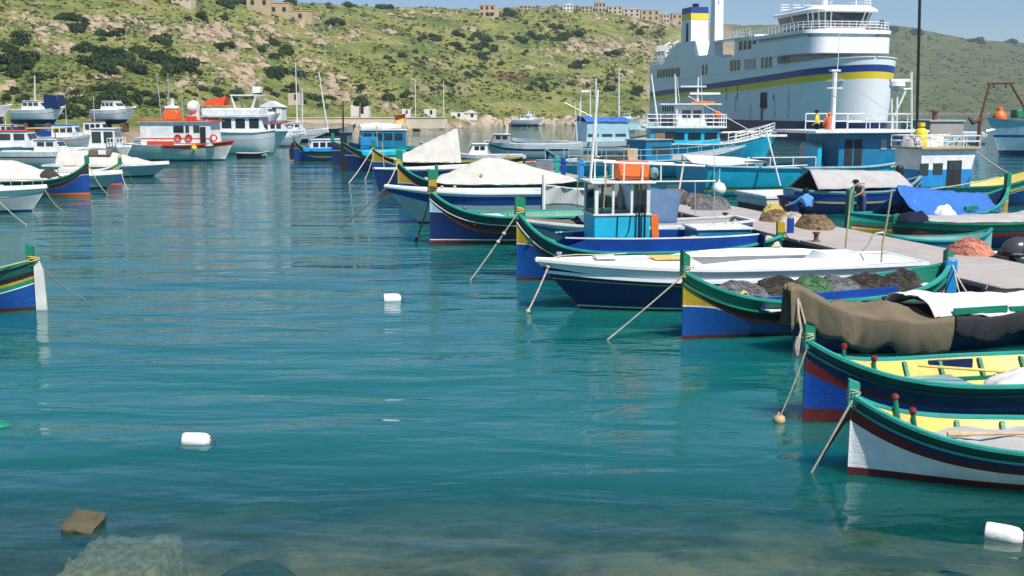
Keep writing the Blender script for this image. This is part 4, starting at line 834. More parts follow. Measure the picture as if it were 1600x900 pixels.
rod('white diagonal spar leaning on the cyan trawler side', PY(1219, 290, 59), PY(1197, 205, 59), .05, 'white', name='spar', cat='spar')
stick(R18, 'antenna_pole', 'black', PY(1432, 232, 64), PY(1438, -40, 64), .08)
MB().box(X(1208, 212, 63) , (1.6, .2, .12)).build('cross_spar', 'white', R18.root)
# --- gantry with radome and rails beyond the trawler roof
c0 = PY(1400, 190, 72); o2 = thing('gantry', 'white tubular gantry with small radome beside the ferry bow', 'gantry', Vector((c0.x, 72, 0))); q0 = Vector((c0.x, 72, 0)); mb = MB()
for a, b in (((1393, 215), (1393, 141)), ((1424, 215), (1424, 112)), ((1393, 141), (1424, 139)), ((1398, 180), (1415, 142)), ((1400, 215), (1402, 141))): mb.tube([PY(*a, 72) - q0, PY(*b, 72) - q0], .07, 6)
for a in ((1393, 215), (1424, 215)): p = PY(*a, 72); mb.tube([Vector((p.x, 72, -.5)) - q0, p - q0], .1, 6)
mb.build('frame', 'white', o2); MB().lathe([(0, -.1), (.4, -.1), (.5, .1), (.4, .4), (0, .5)], PY(1402, 137, 72) - q0, 12).build('radome', 'white', o2); MB().box(PY(1406, 126, 72) - q0, (1.2, .3, .2)).build('scanner', 'white', o2)
# --- wheelhouse boat, white over blue
b0 = Vector((26.0, 56.0, 0)); s0 = Vector((15.6, 52.6, 0)); R19 = Boat('fishing_boat', 'fishing boat with white and sky blue wheelhouse, yellow gas bottle on its roof', b0, s0, 3.0, .95, 1.9, 1.2, tr=0, nb=2.6)
R19.hull(luzzu_bands('teal', mid='yellow', line='green', mous='yellow', body='blue')); R19.bar('gunwale', 'green', .012, .12, .06); R19.inner('yellow', 'aqua', .3)
xa, xb = R19.loc(PY(1540, 280, 52.5)).x, R19.loc(PY(1440, 280, 52.5)).x; yn = .95
wh = MB().prism([(xa, .5), (xb, .5), (xb, 1.75), (xa, 1.75)], -yn, yn).build('wheelhouse', 'sky', R19.root, 30); MB().prism([(xa, 1.75), (xb, 1.75), (xb, 2.68), (xa - .25, 2.68)], -yn, yn).build('upper_wall', 'white', wh, 30)
MB().box(((xa + xb)/2 - .1, 0, 2.73), (abs(xb - xa) + .5, 2.3, .10)).build('roof', 'oak', wh)
def onside(px0, px1, py0, py1, m, nm, th=.03):
    a, b = R19.loc(PY(px0, py0, 52.2)), R19.loc(PY(px1, py1, 52.2)); MB().box(((a.x + b.x)/2, yn + .005, (a.z + b.z)/2), (abs(b.x - a.x), th, abs(a.z - b.z)), ch=.005).build(nm, m, wh)
onside(1472, 1490, 256, 274, 'glass', 'window_pane'); onside(1446, 1462, 256, 275, 'glass', 'window_pane'); onside(1500, 1526, 252, 305, 'dark', 'doorway', .04); onside(1503, 1524, 253, 268, 'glass', 'door_window', .07)
railing(R19, [(xa - .3, yn + .1, 2.78), (xb + .2, yn + .1, 2.78), (xb + .2, -yn - .1, 2.78), (xa - .3, -yn - .1, 2.78), (xa - .3, yn + .1, 2.78)], .5, 'white', .03, posts=12, name='roof_rail')
c0 = R19.W((R19.loc(PY(1468, 250, 52)).x, .3, 2.78)); mb = MB(); mb.lathe([(0, 0), (.27, 0), (.3, .08), (.3, .65), (.2, .82), (.09, .86), (.09, .92), (.17, .93), (.17, 1.08), (0, 1.1)], (0, 0, 0), 14); tag(mb.build('gas_cylinder', 'yellowp', None, 50, loc=c0), 'yellow gas bottle standing on the wheelhouse roof', 'gas bottle')
heap('white_fender_pile', None, None, (R19.loc(PY(1483, 250, 52)).x, 0, 2.78), .6, .5, .35, 'foam', 51, parent=wh, strands=6); heap('white_fender_pile', None, None, (R19.loc(PY(1448, 250, 52)).x, .3, 2.78), .5, .5, .5, 'greycan', 52, parent=wh, strands=6)
MB().box((R19.loc(PY(1502, 250, 52)).x, 0, 3.0), (.75, .6, .5)).build('crate', 'offwhite', wh); MB().box((R19.loc(PY(1547, 295, 52)).x, .4, 1.6), (.55, .5, .6)).build('white_box', 'white', R19.root)
# --- blue tarp luzzu
s0 = G(1322, 374); b0 = Vector((19.2, 44.6, 0)); R20 = Boat('fishing_boat', 'teal and red luzzu style boat with a shiny blue tarpaulin over its hold', b0, s0, 2.5, .72, 1.55, .95, nb=2.8)
R20.hull(luzzu_bands('teal', mid='green', line='red', mous='mustard', body='mustard', zstem=1.0)); R20.bar('gunwale', 'teal', .012, .11, .05); R20.inner('navy', 'aqua', .2); R20.post('bow', 'green', 2.1, .15, .25); R20.post('stern', 'green', 1.78, .15, .26, z0=-.1)
x0_, x1_ = R20.loc(PY(1580, 320, 43)).x, R20.loc(PY(1372, 320, 42)).x
mb = MB(); rows = []
for i in range(70):
    q = i/69; x = lerp(x0_, x1_, q); rg = lerp(1.32, 1.80, min(1, q*1.05)); t = x/R20.L; w = R20.half(t) - .02; row = []
    for v in np.linspace(-1, 1, 23):
        a = abs(v); fold = (.13*abs(math.sin(q*15 + a*2 + 4*fbm(q*5, v, 3, 2))) + .05*math.sin(q*47 + 6*fbm(q*7, v*2, 8, 2)))*min(1, a*1.6)*(1.2 - .3*a)
        row.append(Vector((x + .1*fbm(q*5, v*2, 6, 2), v*w*(.25 + .75*a) + (1 if v > 0 else -1)*fold, lerp(rg, .74, a**.9) + .05*fbm(q*8, v*2, 2, 4) - .06*math.sin(q*3.14)*(1 - a))))
    rows.append(row)
mb.grid(rows, flip=False); o = mb.build('blue_tarpaulin', 'bluetarp', R20.root, 180); o.modifiers.new('t', 'SOLIDIFY').thickness = .012
heap('white_sack', None, None, R20.loc(PY(1475, 341, 41)) , .55, .4, .42, 'whcan', 61, parent=R20.root, strands=0); MB().box((R20.loc(PY(1520, 336, 41.6)).x, 1.15, .95), (.7, .1, .16)).build('cleat_board', 'green', R20.root)
# --- boat under the grey tent
s0 = G(1232, 342); s0 = Vector((11.9, 49.6, 0)); b0 = Vector((18.4, 52, 0)); R21 = Boat('fishing_boat', 'blue boat under a ridged grey canvas tent at the pier', b0, s0, 2.3, .95, 1.5, 1.1, tr=.4, nb=2.6)
R21.hull([('ltblue', sub(.1)), ('royal', sub(.42)), ('yellow', sub(.5)), ('navy', zline(-.3))]); R21.bar('gunwale', 'aqua', .012, .11, .06); R21.inner('royal', 'grey', .3, .05, .98)
xa, xb = R21.loc(PY(1428, 290, 50.5)).x, R21.loc(PY(1262, 290, 50)).x; mb = MB(); rows = []
for i in range(30):
    q = i/29; rows.append([Vector((lerp(xa, xb + .0, q) + .45*(abs(v))*(1 if q > .98 else q)*.6, v*1.1, 1.12 + (.62 + .18*q)*(1 - abs(v)**1.05) + .02*fbm(q*8, v*3, 2, 3))) for v in np.linspace(-1, 1, 15)])
mb.grid(rows, flip=False); o = mb.build('canvas_tent', 'greycan', R21.root, 180); o.modifiers.new('t', 'SOLIDIFY').thickness = .012
MB().add([(xb + .2, -1.05, 1.1), (xb + .2, 1.05, 1.1), (xb - .02, 0, 1.86)], [(0, 1, 2), (2, 1, 0)]).build('tent_end', 'charcoal', R21.root, 0)
mb = MB(); p = R21.loc(PY(1420, 275, 51)); mb.tube([(p.x - .1, 0, .6), (p.x, 0, 1.9)], .06, 6); mb.box((p.x, 0, 1.75), (.35, .3, .55), ch=.1); mb.build('outboard_leg', 'black', R21.root)
stick(R21, 'rope_pile', 'wood', PY(1232, 300, 50), PY(1262, 297, 51), .06)
# --- raft
c0 = G(1205, 338); c0 = Vector((12.7, 53.0, 0)); o2 = thing('float_raft', 'low white box raft with two shallow tiers beside the cyan trawler', 'raft', c0, .25)
MB().box((0, 0, -.1), (3.6, 3.0, .6), ch=.03).build('base', 'olive', o2); MB().box((0, 0, .36), (3.7, 3.1, .32), ch=.04).build('lower_tier', 'offwhite', o2); MB().box((0, .05, .62), (3.85, 3.3, .2), ch=.04).build('upper_tier', 'white', o2); MB().box((1.0, .4, .76), (1.4, .2, .1)).build('timber', 'olive', o2)
# --- grey covered boat at right edge and its small neighbours
s0 = G(1412, 397); s0 = Vector((12.35, 37.2, 0)); b0 = Vector((19.6, 39.4, 0)); R22 = Boat('fishing_boat', 'green gunwaled boat with red stripe and navy bottom under a flat grey cover', b0, s0, 2.4, .82, 1.5, .95, nb=2.8)
R22.hull([('green', sub(.16)), ('teal', sub(.2)), ('dkgreen', sub(.3)), ('red', sub(.42)), ('navy', zline(.02)), ('maroon', zline(-.3))]); R22.bar('gunwale', 'green', .012, .11, .05); R22.post('stern', 'green', 1.15, .13, .2)
R22.drape(.2, .93, lambda t: 1.0, 'greycan', -.12, .02, .05, 'grey_cover', hem=.01, power=1.8); heap('cloth_bundle', None, None, (.92*R22.L, .1, .9), .6, .5, .3, 'dkcloth', 63, parent=R22.root, strands=3); R22.inner('green', 'aqua', .2)
MB().box((.3*R22.L, 1.12, .93), (2.2, .06, .22)).build('wash_board', 'green', R22.root)
s0 = Vector((11.3, 34.4, 0)); b0 = Vector((14.6, 34.9, 0)); o2 = Boat('rowing_boat', 'little teal dinghy tucked between the pier and the grey covered boat', b0, s0, 1.3, .62, .9, .75, tr=.6); o2.hull([('dkcyan', sub(.2)), ('aqua', zline(.05)), ('navy', zline(-.3))]); o2.bar('gunwale', 'teal', .01, .08, .05); o2.inner('aqua', 'aqua', .1, .05, .97)
s0 = Vector((12.95, 29.8, 0)); b0 = Vector((18, 30.9, 0)); R23 = Boat('motor_boat', 'white boat with dark outboard motor at the right edge beyond the pier', b0, s0, 2.0, .66, 1.0, .7, tr=.85, rake=.6); R23.hull([('gel', sub(.2)), ('gelg', zline(.05)), ('navy', zline(-.3))]); R23.inner('gel', 'gelg', .3, .05, .98); R23.bar('gunwale', 'gel', 0, .12, .06)
mb = MB(); rows = []
for a in np.linspace(0, math.pi/2, 9): rows.append([(.42*math.cos(a)*math.cos(b)*(1.15 if math.cos(b) > 0 else .9), .34*math.cos(a)*math.sin(b), .38*math.sin(a)) for b in np.linspace(0, 2*math.pi, 25)[:-1]])
c0 = R23.W((R23.L - .1, .25, .86)); o2 = thing('outboard_motor', 'dark grey domed outboard motor on the white boat at the right edge', 'outboard motor', c0, R23.rz); mb.grid(rows, 0, True); mb.build('cowling', mat('dark grey cowling', (.05,.055,.065), .25, .05), o2, 60); MB().box((0, 0, -.06), (.86, .66, .12), ch=.04).build('lower_cowl', 'black', o2); MB().box((.12, 0, -.6), (.22, .14, 1.0)).build('leg', 'black', o2); MB().box((-.1, .35, .06), (.4, .02, .06)).build('badge_strip', 'grey', o2)
# --- blue trawler at the far right
b0 = G(1556, 243); b0.z = 0; s0 = Vector((b0.x + 13, b0.y + 4, 0)); R24 = Boat('fishing_trawler', 'blue grey trawler with rusty gallows frame at the right edge', b0 + Vector((-1.0, 0, 0)), s0, 5.0, 3.0, 3.6, 3.2, tr=.7, rake=1.6, p=.3, nb=1.6, cat='trawler', zk=-.5)
R24.hull([('ltblue', sub(.5)), ('ltblue', zline(2.0)), ('blue', zline(1.75)), ('ltblue', zline(.5)), ('navy', zline(-.5))]); R24.bar('gunwale', 'dkcyan', 0, .16, .12); R24.deck(0, 1, 'wood', -.3, .05)
Yt = b0.y + .5; q0 = Vector((b0.x, Yt, 0))
o2 = MB(); 
for pts, r in (((PY(1528, 230, Yt), PY(1533, 182, Yt)), .22), ((PY(1533, 182, Yt), PY(1547, 130, Yt)), .14), ((PY(1543, 130, Yt), PY(1584, 129, Yt)), .13), ((PY(1579, 130, Yt), PY(1602, 170, Yt)), .13)): o2.tube([R24.loc(p) for p in pts], r, 7)
o2.build('gallows_frame', 'rust', R24.root); mb = MB()
for x in (1553, 1572): mb.tube([R24.loc(PY(x, 131, Yt)), R24.loc(PY(x, 138, Yt))], .1, 6)
mb.build('block', 'rust', R24.root); MB().tube([R24.loc(PY(1533, 186, Yt)), R24.loc(PY(1520, 190, Yt)), R24.loc(PY(1513, 183, Yt))], [.2, .35, .1], 7).build('anchor', 'rust', R24.root)
mb = MB(); mb.lathe([(0, -.75), (.55, -.5), (.72, -.1), (.6, .3), (.3, .62), (.3, .9), (0, 1.0)], R24.loc(PY(1562, 183, Yt + .5)), 14); mb.build('buoy', 'orangep', R24.root)
railing(R24, [R24.pt(t, R24.sheer(t), 1) for t in np.linspace(.05, .8, 6)], .6, 'rust', .04, posts=8); MB().box(R24.loc(PY(1592, 178, Yt + .5)), (1.2, 1, .8)).build('crate', 'green', R24.root)
stick(R24, 'white_fender', 'white', PY(1540, 206, Yt - .3), PY(1556, 202, Yt - .3), .2)
# --- speedboat, concrete quay block
b0 = G(1450, 225); o2 = Boat('speed_boat', 'white sleek speedboat with dark cabin glass moored by the concrete quay block', b0 + Vector((-1, 0, 0)), end(b0, 6, 7.5), 2.6, 1.5, 1.8, 1.4, tr=.8, rake=1.2, nb=1.6); o2.hull([('gel', sub(.5)), ('ltblue', zline(.1)), ('navy', zline(-.3))]); o2.deck(0, 1, 'gel', -.03, .15, 'deck', 0)
cabin(o2, 1.5, 5.0, 1.9, 1.5, .9, 'gel', 'gel', 1.0, .6, 2, (.3, .8)); railing(o2, [o2.pt(t, o2.sheer(t), -1) for t in (.05, .2, .35)], .5, 'steel', .03, posts=4)
c0 = G(1455, 222); o2 = thing('quay_block', 'pale concrete quay block behind the trawler deckhouse', 'quay', Vector((PY(1455, 200, 138).x, 138, 0)), .1); MB().box((0, 0, .8), (4.0, 8, 4.4), ch=.1).build('block', mconc, o2); MB().box((0, 0, 3.1), (4.4, 8.3, .25), ch=.05).build('coping', mconc, o2)
MB().lathe([(.3, 0), (.3, .8), (.45, .9), (.45, 1.1), (0, 1.15)], (-.6, -2, 3.2), 10).build('bollard', 'rust', o2)
# thin poles, rods and stays that clutter the boats behind the pier
for bt, nm, m_, a, b, r_ in ((R9, 'fishing_rod', 'pole', (792, 290, 57), (794, 236, 57), .02), (R9, 'fishing_rod', 'steel', (821, 292, 58), (821, 252, 58), .02), (R10, 'flag_staff', 'oak', (600, 262, 68), (597, 222, 68), .03), (R15, 'aerial', 'white', (905, 214, 117), (906, 160, 117), .05), (R15, 'stay_wire', 'steel', (880, 182, 117), (815, 232, 117), .025), (R15, 'stay_wire', 'steel', (882, 160, 117), (1010, 226, 117), .025),
    (R16, 'whip_aerial', 'white', (1098, 180, 106), (1095, 118, 106), .03), (R16, 'whip_aerial', 'white', (1062, 160, 106), (1057, 120, 106), .03), (R16, 'stay_wire', 'steel', (1075, 150, 106), (1190, 214, 106), .025), (R17, 'thin_pole', 'oak', (980, 268, 76), (982, 226, 76), .03), (R17, 'thin_pole', 'white', (1008, 262, 76), (1008, 236, 76), .03), (R17, 'outrigger_boom', 'offwhite', (830, 254, 75), (960, 243, 75), .05), (R17, 'outrigger_boom', 'orange', (822, 254, 75), (836, 253, 75), .09),
    (R18, 'stay_wire', 'steel', (1308, 118, 62), (1432, 204, 63), .012), (R18, 'boat_hook', 'white', (1160, 262, 60), (1262, 258, 60), .03), (R14, 'aerial', 'white', (790, 232, 108), (793, 196, 108), .04), (R12, 'fishing_rod', 'pole', (590, 236, 92), (588, 196, 92), .03), (R7, 'oar_shaft', 'oak', (700, 338, 38.5), (790, 350, 39), .03), (R19, 'whip_aerial', 'steel', (1532, 246, 52), (1534, 196, 52), .015)):
    stick(bt, nm, m_, PY(*a), PY(*b), r_)
# ================================================================ FERRY
phi = math.radians(11.3); fb = Vector((49.6, 160, 0)); fs = fb + Vector((-math.sin(phi)*80, math.cos(phi)*80, 0))
FW = mat('ferry white', (.85,.86,.87), .4, .06, .15, dirt=.14); FB = mat('ferry blue', (.012,.05,.24), .4, .08, .2); FY = mat('ferry yellow', (.80,.60,.03), .4, .06, .2); FN = mat('ferry boot blue', (.008,.022,.10), .4, .12, .2)
P.update(fw=FW, fblue=FB, fyel=FY, fnavy=FN)
FE = Boat('car_ferry', 'large white car ferry with blue and yellow stripes and tall funnel', fb, fs, 16.0, 10.3, 11.5, 10.0, tr=.9, rake=2.2, p=.05, pe=.12, kb=4.2, ks=8, nb=2.0, ns=1.5, zk=-2.5, cat='ferry', tip=1.2); FE.root.scale = (1, .84, 1)
FE.half = lambda t: (8.0*max(0.0004, 1 - (1 - t/.13)**2)**.5 if t < .13 else 8.0*(1 - .1*((t - .13)/.87)**6)); FE.yat = lambda t, z: FE.half(t)*(1 - .10*max(0, 1 - max(z, 0)/11)*max(0, 1 - t/.3)); FE.xat = lambda t, z: t*FE.L + 1.6*max(0, 1 - t/.3)*max(0, 1 - z/11.5)
FE.ts = lambda n=44, t0=0, t1=1: [lerp(t0, t1, (i/(n-1))**2) for i in range(n)]
sc_ = lambda t: 10.5 - 2.7*t**.8
FE.hull([('fw', lambda t, z: sc_(t)), ('fblue', lambda t, z: sc_(t) - .95), ('fyel', lambda t, z: sc_(t) - 1.9), ('fw', lambda t, z: 2.75 + .0*t), ('fnavy', zline(-2.5))], sub=2, n=60)
FE.bar('bulwark_cap', 'fw', .02, .3, .12); FE.bar('rubbing_strake', 'fw', 0, .16, .2, .06, zf=lambda t: sc_(t) - 2.0, t0=.02, t1=1)
FE.deck(0, 1, 'grey', -.9, .1, 'foredeck', .2)
def fside(t0, t1, z0, z1, m, nm, parent, off=.0, th=.12, n=6, k=1.0, yabs=None):
    "plate lying on the port side"
    mb = MB(); o_ = []; i_ = []
    for i in range(n + 1):
        t = lerp(t0, t1, i/n); y = (FE.yat(t, 9)*k if yabs is None else yabs)
        o_.append((t, y + off + th/2)); i_.append((t, y + off - th/2))
    rows = [[Vector((t*FE.L, y, z)) for t, y in o_] for z in (z0, z1)] + [[Vector((t*FE.L, y, z)) for t, y in i_] for z in (z1, z0)]
    mb.grid(rows + [rows[0]]); return mb.build(nm, m, parent, 30)
# passenger deck: flush with the side, rounded front, window rows
def house(name, t0, t1, z0, z1, m, w, rf=2.5, rake=0.0, parent=None, n=10, taper=1.0, top=True):
    L = FE.L; mb = MB(); x0, x1 = t0*L, t1*L; outl = []
    for i in range(n + 1):
        a = math.pi/2*i/n; outl.append((x0 + rf*(1 - math.sin(a)), w*taper*lerp(.55, 1, math.cos(a)**.0 if False else 1) - rf*(1 - math.cos(a))*0 - (w*.45)*(1 - math.cos(a))**1.2 if rf else w))
    outl = [(x0 + rf*(1 - math.cos(a)), w*(.0) + w*lerp(.62, 1.0, math.sin(a))) for a in [math.pi/2*i/n for i in range(n + 1)]] + [(x1, w)]
    ring = [(x, y) for x, y in outl] + [(x, -y) for x, y in reversed(outl)]
    rows = [[Vector((x + (rake*(z1 - z)/(z1 - z0)*-1 if x < x0 + rf + .01 else 0)*0 + (rake if (z == z1 and x < x0 + rf + .01) else 0), y, z)) for x, y in ring] for z in (z0, z1)]
    mb.grid(rows, 0, True); mb.add(rows[1], [tuple(range(len(ring)))]); mb.add(rows[0], [tuple(range(len(ring)-1, -1, -1))])
    return mb.build(name, m, parent or FE.root, 35)
d1 = house('passenger_deck', .20, .985, 9.3, 13.0, 'fw', 7.78, 3.0)
for k in range(11):
    x = 18 + k*1.55
    if k in (3, 7): continue
    MB().box((x + 2, 7.80, 11.5), (1.15, .06, 1.7), ch=.03).build('window_pane', 'glass', d1)
for k in range(8): MB().box((61.5 + k*1.7, 7.80, 11.3), (1.2, .06, 1.6), ch=.03).build('window_pane', 'glass', d1)
for k in range(2): MB().box((47 + k*1.6, 7.80, 11.0), (.9, .06, 2.3), ch=.03).build('window_pane', 'glass', d1)
for k in range(6): MB().box((22 + k*1.4, 7.82, 11.3), (.25, .1, 2.2), ch=.02).build('window_mullion', 'fw', d1)
# forward screen and bulwark decks
d2 = house('forward_bulwark', .075, .34, 12.3, 14.5, 'fw', 7.9, 4.0)
MB().box((.30*FE.L, 0, 11.9), (14, 15.0, .8), ch=.1).build('bulwark_base_wall', 'fw', d2)  # plain ferry-white wall under the forward bulwark
for k in range(7): MB().box((.20*FE.L - k*.0 - 2 + k*1.2, 7.52, 11.7), (.8, .06, .9)).build('window_pane', 'glass', d2)
MB().box((.23*FE.L, 0, 14.7), (17, 13.4, .7), ch=.05).build('upper_front', 'fw', d2)
d3 = house('bridge_front_wall', .105, .32, 14.5, 15.15, 'ltblue', 6.6, 2.5)
MB().box((.105*FE.L + 1.0, 2.2, 14.8), (.12, .9, .5)).build('window_pane', 'glass', d3); 
wing = house('bridge_wing_deck', .09, .34, 15.1, 15.6, 'fw', 8.3, 2.0)
# wheelhouse: outward-leaning windows all round
br = house('bridge', .115, .27, 15.6, 16.0, 'fw', 4.9, 3.0)
L = FE.L; x0, x1, w = .115*L, .27*L, 4.9
ring = lambda e: [(x0 - e + 3.0*(1 - math.cos(a)), (w + e)*lerp(.55, 1, math.sin(a))) for a in [math.pi/2*i/4 for i in range(5)]] + [(lerp(x0 + 3, x1, .5), w + e), (x1 + e*.3, w + e)]
lo, hi = ring(0), ring(.75); lo = lo + [(x, -y) for x, y in reversed(lo)]; hi = hi + [(x, -y) for x, y in reversed(hi)]
mb = MB(); mb.grid([[Vector((x, y, 16.0)) for x, y in lo], [Vector((x, y, 18.1)) for x, y in hi]], 0, True); mb.build('window_band', 'glass', br, 20)
for (xa, ya), (xb, yb) in zip(lo, hi): MB().tube([(xa, ya, 16.0), (xb, yb, 18.1)], .13, 5).build('window_mullion', 'fw', br)
rf_ = ring(1.5); rf_ = rf_ + [(x, -y) for x, y in reversed(rf_)]; rt_ = ring(.6); rt_ = rt_ + [(x, -y) for x, y in reversed(rt_)]
mb = MB(); mb.grid([[Vector((x, y, 18.1)) for x, y in hi], [Vector((x, y, 18.2)) for x, y in rf_], [Vector((x, y, 18.5)) for x, y in rf_], [Vector((x, y, 19.1)) for x, y in rt_]], 0, True); mb.add([Vector((x, y, 19.1)) for x, y in rt_], [tuple(range(len(rt_)))]); mb.build('bridge_roof', 'fw', br, 20)
railing(FE, [(x, y, 19.1) for x, y in rt_], 1.1, 'fw', .05, rails=3, posts=26, name='roof_rail', parent=br)
railing(FE, [(.09*L + 2, -8.1, 15.6), (.09*L + .2, -5, 15.6), (.09*L, 0, 15.6), (.09*L + .2, 5, 15.6), (.09*L + 2, 8.1, 15.6), (.33*L, 8.1, 15.6), (.45*L, 7.0, 15.6)], 1.15, 'fw', .05, rails=3, posts=34, name='wing_rail')
mb = MB(); mb.tube([(.2*L, 0, 19), (.2*L, 0, 29)], [.5, .25], 8); mb.box((.2*L, 0, 24), (.4, 4, .2)); mb.build('signal_mast', 'fw', FE.root); mb = MB(); mb.tube([(.14*L, -3, 19), (.14*L, -3, 24)], .12, 6); mb.build('searchlight_post', 'fw', FE.root)
MB().box((.095*L + .8, -6.2, 16.7), (.5, .5, .7)).build('compass_repeater', 'dark', FE.root); MB().tube([(.095*L + .8, -6.2, 15.6), (.095*L + .8, -6.2, 16.5)], .1, 6).build('repeater_stand', 'dark', FE.root)
# casing, funnel, white pylon, aft decks
ca = MB().prism([(.50*L, 13.0), (.88*L, 13.0), (.87*L, 14.2), (.83*L, 15.0), (.79*L, 16.6), (.67*L, 16.6), (.66*L, 13.9), (.54*L, 13.7)], 4.4, 7.7).build('funnel_casing', 'fw', FE.root, 20)
fx0, fx1 = .70*L, .765*L
fn = MB().prism([(fx0, 13.2), (fx1 + .6, 13.2), (fx1 + .2, 20.6), (fx0 + .5, 20.6)], 3.4, 7.3).build('funnel', 'fw', FE.root, 20)
MB().prism([(fx0 + .42, 20.6), (fx1 + .25, 20.6), (fx1 + .22, 21.7), (fx0 + .48, 21.7)], 3.35, 7.35).build('funnel_yellow_band', 'fyel', fn, 20); MB().prism([(fx0 + .46, 21.7), (fx1 + .22, 21.7), (fx1 + .15, 22.8), (fx0 + .6, 22.8)], 3.35, 7.35).build('funnel_blue_band', 'fblue', fn, 20)
MB().tube([((fx0 + fx1)/2, 5.4, 22.7), ((fx0 + fx1)/2, 5.4, 23.5)], .7, 10).build('exhaust_stack', 'black', fn); MB().prism([(fx0 + 1.6, 15), (fx0 + 3.0, 15), (fx0 + 2.8, 20.0), (fx0 + 2.0, 20.0)], 7.28, 7.38).build('funnel_louvre', 'dark', fn, 0)
py_ = MB().prism([(.575*L, 13.0), (.63*L, 13.0), (.61*L, 16.0), (.605*L, 25.5), (.585*L, 25.5), (.58*L, 16)], 4.6, 6.4).build('ventilator_pylon', 'fw', FE.root, 20); mb = MB(); mb.box((.595*L, 5.5, 23.0), (2.6, .3, .3)); mb.tube([(.595*L, 5.5, 25), (.595*L, 5.5, 29)], .15, 6); mb.build('signal_yard', 'fw', py_)
rs = MB().box((.40*L, 0, 14.4), (.13*L, 13, 2.8), ch=.1).build('lounge_block', 'fw', FE.root)
for k in range(4): MB().box((.36*L + k*1.9, 6.52, 14.7), (1.3, .06, 1.4)).build('window_pane', 'glass', rs)
MB().box((.46*L, 0, 15.95), (.24*L, 14.6, .3), ch=.05).build('boat_deck', 'fw', FE.root)
railing(FE, [(.80*L, 7.7, 13), (.985*L, 7.7, 13), (.985*L, -7.7, 13)], 1.2, 'fw', .06, rails=3, posts=18, name='aft_rail'); railing(FE, [(.36*L, 7.5, 16.1), (.5*L, 7.5, 16.1)], 1.1, 'fw', .05, rails=3, posts=8, name='boat_deck_rail')
up = MB().box((.93*L, 0, 15.6), (7, 14, .35), ch=.05).build('aft_upper_deck', 'fw', FE.root); railing(FE, [(.89*L, 7, 15.7), (.97*L, 7, 15.7), (.97*L, -7, 15.7)], 1.2, 'fw', .06, rails=3, posts=12, name='aft_upper_rail', parent=up)
for xx in (.89, .93, .965): MB().tube([(xx*L, 6.8, 13), (xx*L, 6.8, 15.5)], .15, 6).build('pillar', 'fw', up)
lb = MB(); rows = [[Vector((.80*L + 6.0*q, 6.2 + 1.2*math.cos(a)*(1 - abs(2*q - 1)**3)**.5, 15.4 + 1.1*math.sin(a)*(1 - abs(2*q - 1)**3)**.5)) for a in [2*math.pi*i/12 for i in range(12)]] for q in np.linspace(0, 1, 13)]; lb.grid(rows, 0, True); lb.build('lifeboat', 'white', FE.root, 60)
MB().lathe([(0, 0), (.9, .2), (1.0, 1.0), (.7, 1.7), (0, 2.0)], (.86*L, 3, 17.5), 12).build('satellite_dome', 'white', FE.root); MB().tube([(.86*L, 3, 13), (.86*L, 3, 17.6)], .25, 6).build('dome_post', 'fw', FE.root)
for xx in (.82, .88): mb = MB(); mb.tube([(xx*L, 7.3, 13), (xx*L, 7.6, 16.6), (xx*L, 6.2, 17.2)], .18, 6); mb.build('davit', 'fw', FE.root)
for t_ in np.linspace(.16, .94, 14): fside(t_, t_ + .0012, 3.0, 8.6 - 2.4*t_, 'ltblue', 'plate_seam', FE.root, -.02, .06, 1)
# openings and marks on the side
fside(.255, .285, 4.6, 7.0, 'dark', 'side_port', FE.root, .02); fside(.262, .266, 4.4, 6.8, 'black', 'port_hinge', FE.root, .06)
mr = mat('rust streak', (.30,.20,.11), .8, .4, .8); fside(.272, .282, 2.8, 4.6, mr, 'rust_streak', FE.root, .0, .06)
for t, z0, z1, w_ in ((.225, 5.9, 6.6, .003), (.46, sc_(.46) - 3.2, sc_(.46) - .6, .004), (.40, sc_(.4) - 3.4, sc_(.4) - .6, .004), (.95, sc_(.95) - 3.4, sc_(.95) - 1, .004)): fside(t, t + w_, z0, z1, 'black', 'scupper', FE.root, .0, .08, 2)
for k in range(5): fside(.80 + k*.018, .81 + k*.018, 4.0, 5.0, 'dark', 'side_window', FE.root, .0, .06, 2)
for k_, (t_, a_, b_) in enumerate(((.33, 3.0, 5.2), (.41, 4.2, 6.6), (.55, 3.1, 5.0), (.70, 3.4, 5.6), (.86, 3.0, 4.4))): fside(t_, t_ + .003, a_, b_, mr, 'rust_streak', FE.root, -.01, .06, 1)
fside(.62, .64, 3.2, 5.0, 'wood', 'shell_door', FE.root, .0, .06, 2)
for k in range(3): MB().box((.20*L + k*.9 - 5, FE.yat(.15, 10.8) + .02, 10.95), (.45, .08, .3)).build('fairlead', 'white', FE.root)
mb = MB(); mb.box((.05*L, -4.6, 5.6), (.3, .3, 1.0)); mb.build('bow_port', 'dark', FE.root)
